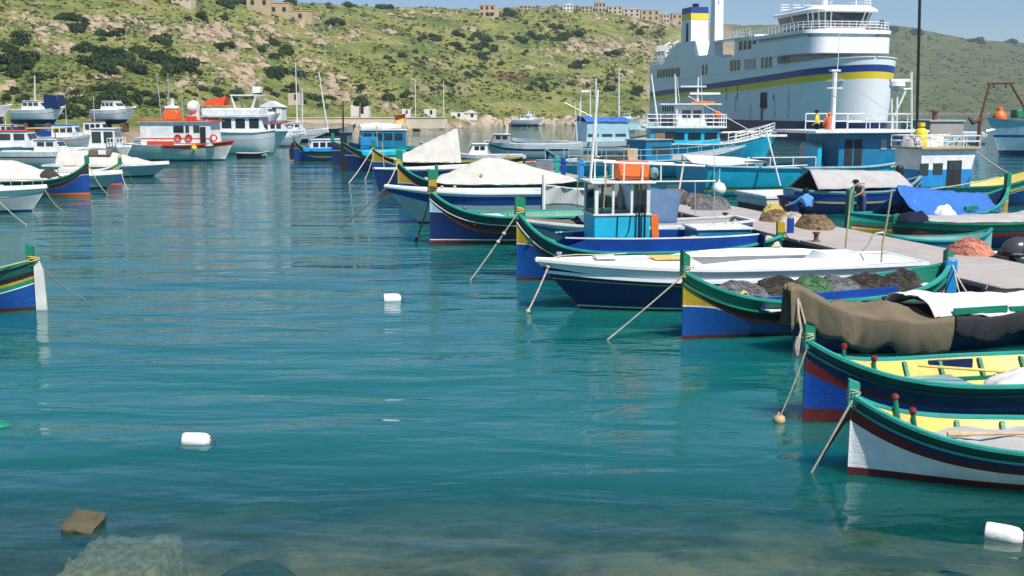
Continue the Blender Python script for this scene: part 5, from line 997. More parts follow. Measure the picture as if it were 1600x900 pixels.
# ================================================================ LEFT-HAND MOORINGS
b0 = G(74, 293, 1.06); b0.z = 0; b0.x += .0
L1 = Boat('motor_boat', 'white motor boat with thin dark line, nearest of the left hand moored boats', b0, end(b0, 184, 8), 2.6, .98, 1.08, 1.0, tr=.8, rake=.75, nb=1.6, p=.32)
L1.hull([('gel', sub(.09)), ('gel', sub(.36)), ('dark', sub(.39)), ('gelg', zline(.10)), ('navy', zline(-.35))]); L1.bar('gunwale', 'gel', 0, .12, .08); L1.deck(0, .9, 'gel', -.02, .14, 'deck', 0); railing(L1, [L1.pt(.03, 1.06, -1, -.03), L1.pt(.1, 1.05, -1, -.05), L1.pt(.3, 1.0, -1, -.1)], .35, 'steel', .014, rails=1, posts=4)
MB().box((2.6, 0, 1.12), (1.1, 1.0, .08)).build('hatch', 'offwhite', L1.root)
b0 = G(141, 305); L2 = Boat('fishing_boat', 'blue luzzu style boat with dark green strake under cream canvas, left moorings', b0, end(b0, 186, 8), 2.5, .80, 1.78, 1.1, nb=5.0, pe=1.0)
L2.hull(luzzu_bands('dkgreen', mid='black', line='red', mous='navy', body='blue', boot='orange', zstem=1.1, zb=.14)); L2.bar('gunwale', 'green', .012, .11, .05); L2.post('bow', 'green', 2.12, .15, .22); L2.inner('green', 'aqua', .2)
L2.drape(.17, .75, lambda t: 1.0 + .85*min(1, max(0, (t - .17)/.3)), 'canvas', -.05, .04, .05, 'canvas_cover', hem=.01, power=1.2); heap('rope_heap', None, None, (1.9, .5, .95), .55, .4, .4, 'netk', 81, parent=L2.root, strands=14)
b0 = PY(192, 272, 66); b0.z = 0; L3 = Boat('motor_boat', 'white half decked boat with grey hull between the left hand luzzu boats', b0, end(b0, 187, 7), 2.3, .78, .88, .8, tr=.8, rake=.95, nb=1.6); L3.hull([('white', sub(.14)), ('gelg', zline(.1)), ('black', zline(-.35))]); L3.bar('gunwale', 'white', 0, .12, .08); L3.deck(0, .8, 'gel', -.02, .2, 'deck', 0); MB().box((2.8, 0, 1.05), (1.3, 1.2, .4), ch=.12).build('cabin_top', 'canvas', L3.root); heap('yellow_bundle', None, None, (2.0, .2, .92), .4, .3, .3, 'yellowp', 83, parent=L3.root, strands=0)
b0 = G(191, 290); L4 = Boat('fishing_boat', 'small blue luzzu style boat with bright yellow stem head, left moorings', b0, end(b0, 186, 6), 2.1, .8, 1.4, 1.0, nb=4.5); L4.hull(luzzu_bands('yellow', mid='green', line='white', mous='blue', body='blue', boot='orange', zstem=.8, zb=.14)); L4.bar('gunwale', 'green', .012, .11, .05); L4.post('bow', 'green', 1.85, .14, .2, cap=('yellow', .2)); L4.deck(.03, .95, 'canvas', -.05, .2)
b0 = PY(265, 257, 78); b0.z = 0; L5 = Boat('motor_boat', 'white motor boat with beige canvas cover, rightmost of the near left moorings', b0, end(b0, 186, 8), 2.5, .76, .86, .8, tr=.8, rake=1.1, nb=1.6); L5.hull([('white', sub(.1)), ('gelg', zline(.1)), ('navy', zline(-.35))]); L5.bar('gunwale', 'white', 0, .12, .08); L5.deck(0, .4, 'canvas', -.02, .2, 'deck', 0); L5.drape(.12, .9, lambda t: .95 + .8*min(1, max(0, (t - .12)/.4)), 'canvas', -.05, .03, .05, 'canvas_cover', hem=.01, power=1.2); MB().box((4.4, .0, 1.6), (1.4, 1.4, .5), ch=.1).build('cabin_cover', 'olive', L5.root); MB().box((4.2, .72, 1.65), (.5, .04, .3)).build('clear_panel', 'whcan', L5.root)
b0 = G(82, 226, 1.5); b0.z = 0; L6 = Boat('cabin_boat', 'white cabin boat with red roof at the left edge', b0, end(b0, 184, 10), 3.0, 1.35, 1.55, 1.3, tr=.8, rake=1.0, nb=1.8); L6.hull([('white', sub(.2)), ('ltblue', sub(.75)), ('gelg', zline(.2)), ('gelg', zline(-.35))]); L6.deck(0, 1, 'gel', -.03, .12, 'deck', 0); L6.bar('gunwale', 'white', 0, .12, .1)
o, zr = cabin(L6, 1.3, 4.3, 2.2, 1.3, 1.35, 'white', 'vermil', .5, 0, 2, (.45, .85)); MB().box((4.6, 1.0, 2.0), (.9, .1, 1.6)).build('doorway', 'dark', o); cabin(L6, 4.9, 6.5, 2.2, 1.3, 1.35, 'white', 'vermil', .1, 0, 2, (.45, .85), front=False, name='aft_cabin')
b0 = G(206, 228, 1.5); b0.z = 0; L7 = Boat('cabin_boat', 'white cabin boat with open glazed wheelhouse beside the red and white boat', b0, end(b0, 184, 7.5), 2.8, 1.35, 1.5, 1.3, tr=.8, rake=.8, nb=1.8); L7.hull([('white', sub(.2)), ('offwhite', zline(.2)), ('gelg', zline(-.35))]); L7.deck(0, 1, 'gel', -.03, .1, 'deck', 0)
o, zr = cabin(L7, 1.0, 3.2, 2.1, 1.4, 1.5, 'white', 'white', .1, .35, 2, (.25, .85)); railing(L7, [(.2, 1.2, 1.5), (1.6, 1.3, 1.45)], .7, 'white', .03, posts=6)
b0 = G(128, 236, 1.2); b0.z = 0; o2 = Boat('cabin_boat', 'low white day boat with black hull line between two cabin boats', b0, end(b0, 183, 6), 2.4, 1.2, 1.4, 1.2, tr=.8, rake=.8); o2.hull([('white', sub(.4)), ('dark', sub(.5)), ('gelg', zline(-.3))]); o2.deck(0, 1, 'gel', -.03, .1, 'deck', 0); cabin(o2, 1.2, 3.4, 1.8, 1.2, .9, 'white', 'white', .6, 0, 2); mb = MB(); mb.tube([(2.0, 0, 2.2), (2.0, 0, 3.0)], .05, 6); mb.box((2.6, 0, 3.0), (2.6, 1.9, .08)); mb.build('sun_awning', 'yellow', o2.root)
# red and white passenger boat
s0 = G(206, 250); b0 = PY(366, 229, s0.y - .8); b0.z = 0; L8 = Boat('passenger_boat', 'red and white passenger boat with lifebuoys and orange box on its roof', b0 + Vector((0, 0, 0)), s0, 3.6, 1.35, 1.75, 1.5, tr=.85, rake=.9, nb=1.8)
L8.hull([('white', sub(.08)), ('vermil', lambda t, z: z - .08 - .32*max(0, 1 - t*1.55)**.3 if t < .64 else z - .081), ('offwhite', zline(.12)), ('navy', zline(-.35))]); L8.deck(0, 1, 'offwhite', -.03, .06); L8.bar('gunwale', 'vermil', 0, .12, .1, t0=0, t1=.62)
xa, xb = L8.loc(PY(318, 210, 99)).x, L8.loc(PY(200, 210, 99)).x
o, zr = cabin(L8, xa, xb, 2.6, 1.3, 2.05, 'white', 'white', .15, 0, 1, (.1, .12), over=.2); 
MB().box(((xa + xb)/2, 0, zr + .02), (abs(xb - xa) + .5, 3.0, .1)).build('roof_edge', 'vermil', o)
for px0, px1 in ((255, 272), (275, 281), (288, 298)): a, b = L8.loc(PY(px0, 205, 99)).x, L8.loc(PY(px1, 205, 99)).x; MB().box(((a + b)/2, 1.31, 2.75), (abs(b - a), .05, .6)).build('window_pane', 'glass', o)
a = L8.loc(PY(304, 220, 99)).x; MB().box((a, 1.31, 2.2), (.5, .06, 1.5)).build('doorway', 'dark', o); MB().box(((xa + xb)/2, 1.31, 1.95), (abs(xb - xa), .04, .07)).build('red_line', 'vermil', o); a = L8.loc(PY(234, 225, 99)).x; MB().box((a, 1.35, 1.55), (2.4, .1, .3)).build('red_locker', 'vermil', o)
for px in (263, 281, 322):
    a = L8.loc(PY(px, 222, 99)).x; mb = MB(); mb.tube([(a + .27*math.cos(q), 1.37, 2.0 + .27*math.sin(q)) for q in [2*math.pi*i/14 for i in range(15)]], .07, 6, cap=False); mb.build('lifebuoy', 'vermil', o)
a = L8.loc(PY(244, 188, 99)).x; bx_ = MB().box((a, 0, zr + .55), (1.3, 1.1, .85), ch=.06).build('orange_box', 'orangep', o); MB().box((a, 0, zr + 1.15), (1.2, 1.0, .4), ch=.15).build('box_lid', 'offwhite', bx_); MB().tube([(a, 0, zr + 1.3), (a - .1, 0, zr + 2.0)], [.25, .1], 7).build('horn', 'offwhite', bx_)
a = L8.loc(PY(280, 178, 99)).x; MB().lathe([(0, -.45), (.5, -.4), (.62, 0), (.5, .4), (0, .45)], (a, 0, zr + 1.2), 12, M=Matrix.Rotation(1.57, 3, 'Y')).build('life_raft_drum', 'white', o); MB().box((a, 0, zr + .4), (.9, .6, .7)).build('raft_cradle', 'offwhite', o); a = L8.loc(PY(278, 190, 99)).x; MB().box((a - .2, .9, zr + .25), (.9, .4, .4)).build('red_cushion', 'vermil', o)
a = L8.loc(PY(320, 175, 99)).x; mastpole(L8, a + .6, 1.2, 1.3, 3.6, .05, 'white', 'stanchion'); MB().tube([(a + .2, 1.2, 1.5), (a + .6, 1.25, 2.6), (a + .9, 1.2, 1.5)], .06, 6).build('red_strop', 'vermil', L8.root)
MB().lathe([(0, -.2), (.25, -.1), (.28, .1), (0, .3)], (L8.loc(PY(286, 235, 98)).x, 1.85, 1.1), 9).build('fender', 'yellowp', L8.root)
for px, t in ((222, 112), (236, 112), (258, 138)): a = L8.loc(PY(px, 185, 99)).x; mastpole(L8, a, -.5, zr, PY(px, t, 99).z, .05, 'steel', 'aerial_mast', .25 if px == 222 else 0)
# big white cruiser
s0 = G(330, 243); s0.y += 4; b0 = PY(456, 205, s0.y); b0.z = 0; L9 = Boat('cabin_cruiser', 'big white cruiser with arch, red canvas and dark side windows', b0, s0, 4.4, 2.2, 2.75, 2.3, tr=.85, rake=1.9, nb=1.6, p=.3)
L9.hull([('white', sub(.3)), ('gel', sub(.75)), ('grey', sub(.79)), ('gel', zline(.2)), ('gelg', zline(-.35))]); L9.deck(0, 1, 'gel', -.03, .1, 'deck', 0); Y9 = s0.y - 2
xa, xb = L9.loc(PY(415, 200, Y9)).x, L9.loc(PY(316, 200, Y9)).x
o, zr = cabin(L9, xa, xb, 3.6, 2.2, 1.5, 'white', 'white', .6, 0, 4, (.25, .9), over=.25, gap=.3); MB().box(((xa + xb)/2 + .4, 0, zr + .4), (abs(xa - xb) - .6, 3.8, .75), ch=.1).build('fly_bridge', 'white', o)
mb = MB(); 
for y in (-1.6, 1.6): mb.tube([(xa + 1.4, y, zr + .7), (xa + .9, y, zr + 2.1)], .13, 6); mb.tube([(xa + 3.0, y, zr + .7), (xa + 3.4, y, zr + 1.9)], .1, 6)
mb.box((xa + 2.1, 0, zr + 2.05), (2.8, 3.4, .14)); mb.build('radar_arch', 'white', o); MB().box((xa + 1.1, 0, zr + 2.6), (.8, 1.4, .6)).build('radar', 'white', o); mastpole(L9, xa + 1.4, 0, zr + 2, zr + 4.2, .04, 'steel', 'aerial')
mb = MB(); rows = [[Vector((xa + 4.2 + 2.0*q, v*1.4, zr + 1.1 + .9*(1 - v*v)*(1 - .5*q) + .12*fbm(q*5, v*2, 3, 3))) for v in np.linspace(-1, 1, 9)] for q in np.linspace(0, 1, 10)]; mb.grid(rows, flip=True); mb.build('red_canvas', 'vermil', o, 180)
MB().box((xb - .9, 1.85, zr - .55), (1.6, .06, .7)).build('red_panel', 'vermil', o); L9.bar('gunwale', 'white', 0, .12, .1)
o, zr = cabin(L9, xa - 2.3, xa - .1, 2.8, 2.3, .8, 'white', 'vermil', .8, 0, 2, (.3, .85), name='fore_cabin', front=True)
b0 = G(420, 246); o2 = Boat('rowing_boat', 'black dinghy tied up between the cruiser and the small luzzu', b0, end(b0, 184, 2.9), 1.3, .42, .6, .45, tr=.8, rake=.3); o2.hull([('black', zline(.05)), ('black', zline(-.2))]); o2.inner('grey', 'grey', .15, .05, .97); o2.bar('gunwale', 'offwhite', 0, .06, .05)
b0 = G(514, 222); o2 = Boat('cabin_cruiser', 'white sailing cruiser with blue windscreen canvas in front of the far quay', b0, end(b0, 190, 10), 3.0, 1.6, 1.9, 1.6, tr=.7, rake=1.2); o2.hull([('white', sub(.7)), ('orange', sub(.82)), ('white', sub(1.1)), ('navy', zline(-.3))]); o2.deck(0, 1, 'gel', -.03, .12, 'deck', 0); o, zr = cabin(o2, 3.0, 6.5, 2.2, 1.6, 1.0, 'white', 'white', .8, 0, 3); MB().box((7.2, 0, 2.4), (1.5, 2.0, 1.0), ch=.2).build('spray_hood', 'royal', o2.root); mastpole(o2, 4.2, 0, 1.6, PY(493, 98, b0.y).z, .09, 'white'); railing(o2, [o2.pt(t, o2.sheer(t), 1) for t in (.02, .2, .4)], .7, 'steel', .03, posts=4)
mb = MB(); mb.tube([(4.2, 0, PY(493, 98, b0.y).z), (.2, 0, 1.9)], .02, 4); mb.tube([(4.2, 0, PY(493, 98, b0.y).z), (9.6, 0, 1.7)], .02, 4); mb.build('rigging', 'steel', o2.root)
b0 = G(557, 211); o2 = Boat('motor_boat', 'long dark blue open boat lying off the far quay', b0, end(b0, 176, 11), 3.0, 1.1, 2.0, 1.1, tr=.7, rake=.8); o2.hull([('navy', zline(.05)), ('dark', zline(-.3))]); o2.inner('grey', 'grey', .4, .05, .97); o2.bar('gunwale', 'grey', 0, .1, .08)
# fill of small white craft behind the front row
for k, (px, py, Ln, hd, cm, rm, cv, lab) in enumerate(((30, 236, 7, 186, 'white', 'white', None, 'small white day cruiser tucked behind the red roofed boat'), (150, 231, 7, 184, 'white', 'sky', 'royal', 'white day cruiser with royal blue cover behind the glazed wheelhouse boat'), (190, 226, 8, 184, 'white', 'vermil', None, 'white cruiser with red roof just left of the passenger boat'), (100, 224, 7.5, 185, 'offwhite', 'white', 'greycan', 'weathered white cruiser with grey cover in the back row'),
   (442, 233, 6, 184, 'white', 'white', None, 'small white cruiser right of the big arched cruiser'), (310, 232, 7, 184, 'white', 'white', 'vermil', 'white boat with red cover showing behind the passenger boat'), (50, 224, 8, 184, 'white', 'offwhite', None, 'white back row cruiser with tall cabin near the left edge'), (478, 228, 6, 186, 'white', 'sky', 'royal', 'white boat with blue cover left of the sailing cruiser'))):
    b0 = G(px, py); bt = Boat('cabin_cruiser', lab, b0, end(b0, hd, Ln), 2.6, 1.2 + .1*(k % 3), 1.5 + .12*(k % 3), 1.2, tr=.8, rake=1.0, nb=1.7, group='small white cruisers of the left marina')
    bt.hull([('white', sub(.35)), (('navy', 'vermil', 'grey', 'sky')[k % 4], sub(.43)), ('gelg', zline(.1)), ('navy', zline(-.3))]); bt.deck(0, 1, 'gel', -.03, .1, 'deck', 0); o, zr = cabin(bt, 1.6, 4.4 + .3*(k % 2), 2.0, 1.25, 1.15 + .25*(k % 3), cm, rm, .6, .1, 3, (.4, .82))
    railing(bt, [bt.pt(t, bt.sheer(t), 1) for t in (.03, .15, .3)], .5, 'steel', .02, posts=4); mastpole(bt, 3.2, 0, zr, zr + 1.5 + .8*(k % 3), .03, 'white', 'aerial')
    if cv: MB().box((5.4, 0, 1.75), (1.5, 1.9, .9), ch=.2).build('cockpit_cover', cv, bt.root)
# luzzu stern poking in at the left edge
b0 = G(56, 484); L0 = Boat('fishing_boat', 'stern of a blue and green luzzu style boat with white rudder at the left edge', end(b0, 184, 7.2), b0, 2.2, .72, 1.3, 1.12, nb=3, ns=3.0)
L0.hull(luzzu_bands('dkgreen', mid='black', line='mustard', mous='green', body='blue', boot='maroon', zstem=.8, d1=.22, d2=.34, d3=.40, dm=.5)); L0.bar('gunwale', 'green', .012, .1, .05); L0.inner('green', 'aqua', .15); L0.post('stern', 'green', 1.50, .13, .16); L0.deck(.6, .97, 'aqua', -.12, .03, 'aft_deck')
mb = MB(); mb.prism([(L0.L + .02, -.2), (L0.L + .26, -.2), (L0.L + .22, .9), (L0.L + .14, 1.12), (L0.L + .02, 1.12)], -.03, .03); mb.build('rudder', 'offwhite', L0.root)
mb = MB()
for k in range(3): mb.tube([(L0.L + .02 + .13*math.cos(a), .11*math.sin(a), 1.12 + k*.035 + .03*math.cos(a + k)) for a in [2*math.pi*i/10 for i in range(11)]], .016, 5, cap=False)
mb.tube([(L0.L - .05, -.08, 1.14), (L0.L - .5, -.5, 1.05), (L0.L - .9, -.72, .95)], .014, 5); mb.build('rope_lashing', 'yrope', L0.root)
# ================================================================ BUOYS, STONE, FLOATING THINGS
def can_buoy(label, p, r, l, rz, tilt=0.0):
    M = Matrix.Rotation(rz, 3, 'Z') @ Matrix.Rotation(math.radians(90) + tilt, 3, 'Y'); o = thing('can_buoy', label, 'buoy', p, 0, 'white foam can buoys')
    mb = MB(); mb.lathe([(0, -l/2), (r*.95, -l/2), (r, -l/2 + .03), (r, l*.15), (r*.9, l*.38), (r*.55, l*.5), (0, l*.52)], (0, 0, r*.35), 18, M=M); mb.build('float', 'foam', o, 40)
    mb = MB(); q = M @ Vector((0, 0, l*.52)); q.z += r*.3; mb.tube([q + Vector((.06*math.cos(a), .0, .05*math.sin(a))) for a in [2*math.pi*i/9 for i in range(10)]], .012, 5, cap=False); mb.tube([q, q*1.15 - Vector((0, 0, .12)), q*1.2 - Vector((0, 0, .3))], .01, 5); mb.build('rope_eye', 'rope2', o); return o
can_buoy('white can buoy floating upright in mid harbour between the rows of boats', G(613, 470), .13, .40, .2)
can_buoy('white can buoy lying on its side in the near water, lower left', G(308, 692), .105, .36, -.08); can_buoy('white can buoy at the lower right corner under the white hulled boat', G(1569, 841), .11, .36, -.55)
p = G(1217, 659); o = thing('ball_buoy', 'small buff ball buoy on the rope of the blue boat with yellow inside', 'buoy', p); MB().lathe([(0, -.08), (.07, -.06), (.095, 0), (.08, .05), (.03, .085), (.03, .11), (0, .115)], (0, 0, .03), 14).build('float', 'buff', o, 60); MB().tube([(0, 0, .13), (.03, 0, .17), (.02, .02, .22)], .012, 5).build('rope_eye', 'rope2', o)
p = G(-4, 665); o = thing('upturned_tender', 'green plastic hull tip floating at the left edge', 'tender', p); mb = MB(); rows = [[Vector((-1.2 + 1.42*q, .35*math.cos(a)*(1 - q**3)**.6, .12*math.sin(a)*(1 - q**3)**.6)) for a in np.linspace(0, 2*math.pi, 15)[:-1]] for q in np.linspace(0, 1, 12)]; mb.grid(rows, 0, True); mb.build('hull', 'green', o, 60); MB().tube([(-1.1, -.34, .0), (-.2, -.33, .0), (.1, -.2, 0)], .02, 5).build('rim', 'teal', o)
mstone = mat('weedy limestone', (.085,.075,.042), .85, .35, 5, .8, 12); mslab = mat('submerged limestone', (.30,.26,.165), .9, .6, 11, .8, 22, dirt=.8)
p = G(126, 828); bm = bmesh.new(); bmesh.ops.create_cube(bm, size=1); bmesh.ops.subdivide_edges(bm, edges=bm.edges, cuts=9, use_grid_fill=True); MR = Matrix.Rotation(.10, 3, 'Y') @ Matrix.Rotation(.34, 3, 'X') @ Matrix.Rotation(-.1, 3, 'Z'); mb = MB()
vs = []
for v in bm.verts:
    c = Vector((v.co.x*.36, v.co.y*.36, v.co.z*.17)); n_ = c.normalized(); e_ = (abs(v.co.x) > .49) + (abs(v.co.y) > .49) + (abs(v.co.z) > .49); c *= 1 - .035*(e_ - 1); c += n_*(.022*fbm(c.x*9, c.y*9, c.z*9, 4) + .010*fbm(c.x*30, c.y*30, c.z*30, 3)); vs.append(MR @ c)
mb.add(vs, [tuple(q.index for q in f_.verts) for f_ in bm.faces]); bm.free()
tag(mb.build('stone_block', mstone, None, 60, loc=p + Vector((0, .1, .0))), 'squared brown stone block sticking out of the near water, lower left', 'stone')
p = G(118, 905); mb = MB(); rows = []
for i in range(60):
    q = i/59; rows.append([Vector((-.52 + .86*v + .22*q*(v - .35) + .05*fbm(q*6, v*5, 1, 4), -2.6 + 3.55*q, -.07 - .05*q + .06*fbm(q*22, v*9, 4, 6) - (.5 if v in (0, 1) or i == 59 else 0))) for v in np.linspace(0, 1, 26)])
mb.grid(rows, flip=True); slab = tag(mb.build('stone_slab', mslab, None, 180, loc=(p.x + .2, p.y + .55, 0)), 'pale rough stone slab just under the water below the squared block', 'stone')
mweed = mat('sea weed rock', (.035,.04,.022), .95, .6, 4, 1, 10); 
for i, (px, py, rx, ry, h, lab) in enumerate(((60, 858, 1.0, .7, .34, 'dark weedy rock under water left of the pale slab'), (205, 868, .5, .5, .22, 'dark weedy rock under water right of the pale slab'), (405, 893, .45, .22, .25, 'dark submerged rock at the bottom edge of the picture'), (170, 838, .5, .3, .2, 'dark weedy rock just behind the stone block'))):
    q = G(px, py, -.3); heap('submerged_rock', lab, 'rock', Vector((q.x, q.y, -.48)), rx, ry, h, mweed, 90 + i, strands=0)
# ================================================================ THINGS ON THE PIER
for i, (px, py, rx, ry, h, m_, lab) in enumerate(((1052, 312, .75, .6, .65, 'net', 'brown net pile farthest along the pier, touching the trawler stern'), (1068, 318, .5, .45, .55, 'net', 'small brown net pile second from the far end of the pier row'), (1084, 319, .55, .5, .62, 'netg', 'dark grey net pile between two brown ones on the pier'), (1097, 322, .55, .5, .62, 'net', 'brown net pile left of the big grey one on the pier'), (1112, 326, .78, .6, .66, 'netg', 'big pale grey net pile at the near end of the pier row'),
                                              (1214, 344, .75, .5, .5, 'net', 'tan net pile left of the squatting man'), (1208, 337, .5, .4, .55, 'yrope', 'yellow net bundle behind the tan pile by the squatting man'), (1237, 346, .6, .4, .45, 'rope', 'pale net pile in front of the squatting man'), (1272, 355, .95, .55, .55, 'net', 'wide tan net pile right of the squatting man'), (1515, 396, .62, .5, .50, 'netred', 'salmon pink net pile on the far pier edge at right'))):
    heap('net_pile', lab, 'fishing net', G(px, py, PZ), rx*1.1, ry*1.1, h*.66, m_, 100 + i, .2*i, 60, group='net piles on the pier')
for lab, px, py, top, w, m_ in (('bright blue mooring post on the pier at the stern of the net laden boat', 1483, 470, 405, .24, 'sky'), ('dark blue mooring post by the stern of the wheelhouse luzzu', 1234, 385, 340, .2, 'royal')):
    q = G(px, py, .3); z1 = PY(px, top, q.y).z; o = thing('mooring_post', lab, 'post', (q.x, q.y, 0)); MB().box((0, 0, z1/2 - .2), (w, w*.8, z1 + .4), ch=.03).build('pile', m_, o); MB().box((0, 0, z1 + .01), (w*.8, w*.6, .06)).build('cap', 'grey', o)
for lab, px, py, m_ in (('dark blue mooring post beside the pier under the fishing boom', 880, 290, 'royal'), ('teal mooring post nearest the pier head', 870, 286, 'teal'), ('sky blue cross topped post on the pier edge', 908, 293, 'sky')):
    q = G(px, py, .3); z1 = q.z + 1.55; o = thing('mooring_post', lab, 'post', (q.x, q.y, 0)); MB().box((0, 0, z1/2 - .2), (.3, .25, z1 + .4), ch=.03, top=.85).build('pile', m_, o); MB().box((0, 0, z1 - .25), (.45, .28, .1)).build('cross_piece', m_, o)
o = thing('float_ball', 'white ball float hanging from the trawler stern above the net piles', 'float', PY(1123, 296, 56)); MB().lathe([(0, -.36), (.2, -.3), (.34, -.1), (.36, .05), (.25, .28), (.06, .36), (.06, .46), (0, .47)], (0, 0, 0), 16).build('ball', 'foam', o, 60); MB().tube([(0, 0, .45), (.02, 0, 1.0)], .03, 6).build('line', 'rope', o)
o = thing('tub', 'dark blue plastic tub beside the squatting man', 'tub', G(1233, 335, PZ)); MB().lathe([(0, .02), (.3, 0), (.42, .62), (.46, .62), (.46, .68), (.4, .68), (.28, .08), (0, .08)], (0, 0, 0), 16).build('bucket', 'navy', o, 40); MB().tube([(-.44, 0, .55), (0, -.5, .45), (.44, 0, .55)], .015, 5).build('handle', 'steel', o)
for k, al in enumerate((3.0, 9.5, 16.0, 22.5, 30.0)):
    p = pier(al, .28); o = thing('bollard', '%s iron bollard along the near edge of the pier, counted from the right' % 'first second third fourth fifth'.split()[k], 'bollard', p, 0, 'iron bollards on the pier'); MB().lathe([(.13, 0), (.13, .03), (.07, .05), (.065, .2), (.11, .23), (.11, .27), (0, .29)], (0, 0, 0), 12).build('body', 'rust', o)
for k, al in enumerate((1.0, 6.5, 12.5, 19.0)):
    p = pier(al, -.16, .38); o = thing('tyre_fender', '%s black tyre hung on the near face of the pier, counted from the right' % 'first second third fourth'.split()[k], 'tyre', p, math.atan2(pdir.y, pdir.x), 'tyres on the pier face'); mb = MB(); mb.tube([(.2*math.cos(a), 0, .2*math.sin(a)) for a in [2*math.pi*i/14 for i in range(15)]], .085, 7, cap=False); mb.build('tyre', 'rubber', o); MB().tube([(0, 0, .25), (0, -.1, .42)], .012, 5).build('lanyard', 'rope', o)
# ================================================================ MOORING ROPES
RP = [
 ('pale rope from the stem of the white hulled boat down to the water', R1.W((.02, -.05, .98)), G(1268, 738, 0), .0, .016, 'rope', ()),
 ('thick dark rope beside the pale one at the white hulled boat', R1.W((.05, -.06, .9)), G(1281, 716, 0), -.03, .03, 'rope2', ()),
 ('rope from the blue and yellow boat to the buff ball buoy', R2.W((.03, -.05, 1.22)), G(1219, 650, .1), .05, .013, 'rope', ()),
 ('taut pale rope from the net laden boat stem into the water', R4.W((.02, -.05, 1.32)), G(949, 531), .02, .017, 'rope', ()),
 ('knotted pale rope hanging from the big white motor boat bow', R5.W((.35, -.1, 1.15)), G(823, 490), .05, .022, 'rope', (.12, .95)),
 ('knotted pale rope from the mustard bowed luzzu to the water', R6.W((.03, -.08, 1.8)), G(735, 438), .02, .022, 'rope', (.3, .42)),
 ('dark weedy rope hanging from the tall stempost to the water', R7.W((.03, -.08, 1.75)), G(649, 378), .12, .03, 'rope2', (.85, .95)),
 ('dark taut rope from the white and blue bow, farthest left of the pair', R8.W((.05, -.05, 1.4)), G(530, 356), .05, .03, 'rope2', ()),
 ('slack pale rope beside the dark one at the white and blue bow', R8.W((.12, .05, 1.42)), G(553, 345), .25, .018, 'rope', ()),
 ('pale rope from the cream canvas luzzu stem to the white bow', R9.W((.0, -.1, 2.05)), R8.W((.1, 0, 1.5)), .1, .025, 'rope', ()),
 ('pale rope from the black prowed boats to the water, left one', R10.W((0, -.1, 1.95)), G(545, 286), .1, .03, 'rope', ()),
 ('pale rope from the black prowed boats to the water, right one', R10.W((.1, -.1, 1.7)), G(570, 280), .2, .025, 'rope', ()),
 ('pale rope from the left edge motor boat, near strand', L1.W((.1, .1, 1.0)), G(98, 329), .15, .02, 'rope', ()),
 ('pale rope from the left edge motor boat, far strand', L1.W((.1, -.1, 1.0)), G(92, 322), .05, .02, 'rope', ()),
 ('long rope slanting into the water at the far left edge', PY(0, 316, 50), G(42, 352), .05, .02, 'rope', ()),
 ('rope from the left blue luzzu stem to the water', L2.W((.02, 0, 1.6)), G(168, 304), .15, .022, 'rope', ()),
 ('rope from the yellow stemmed left boat to the water', L4.W((0, 0, 1.5)), G(212, 287), .15, .022, 'rope', ()),
 ('short rope from the beige covered boat bow to the water', L5.W((.1, 0, 1.0)), G(273, 270), .05, .02, 'rope', ()),
 ('rope from the half decked white boat bow to the water', L3.W((.1, 0, 1.0)), G(200, 297), .15, .02, 'rope', ()),
 ('thin rope from the white rudder at the left edge to the water', L0.W((L0.L + .1, -.05, 1.1)), G(130, 466), .1, .012, 'rope', ()),
 ('rope from the net laden boat stern to the pier', R4.W((R4.L, 0, 1.2)), G(1528, 476, .6), .12, .018, 'rope', ()),
 ('second slack rope between the net laden boat stern and the pier', R4.W((R4.L, -.1, 1.1)), G(1519, 478, .55), .3, .016, 'rope', ()),
 ('rope pair from the big motor boat stern to the pier', R5.W((R5.L, .3, .9)), G(1418, 433, .6), .1, .016, 'yrope', ()),
 ('stay rope from the trawler bow down to the green stempost', R18.W((.1, 0, 2.9)), R20.W((0, 0, 2.0)), .1, .035, 'rope', ()),
 ('white rope across the blue tarpaulin to the wheelhouse', R20.W((R20.L*.55, -.9, 1.5)), R20.W((.4, -.2, 1.9)), .1, .025, 'rope', ()),
 ('rope from the wheelhouse luzzu stern to the dark blue post', R6.W((R6.L, 0, 1.3)), G(1236, 372, .7), .1, .02, 'rope', ()),
 ('heavy rope hanging from the trawler stern fairlead to the pier', PY(1068, 255, 60), G(1058, 316, .7), .0, .05, 'rope', (.05,)),
]
for lab, a, b, sg, r_, m_, kn in RP: rope(lab, a, b, sg, r_, m_, kn, group='mooring ropes')
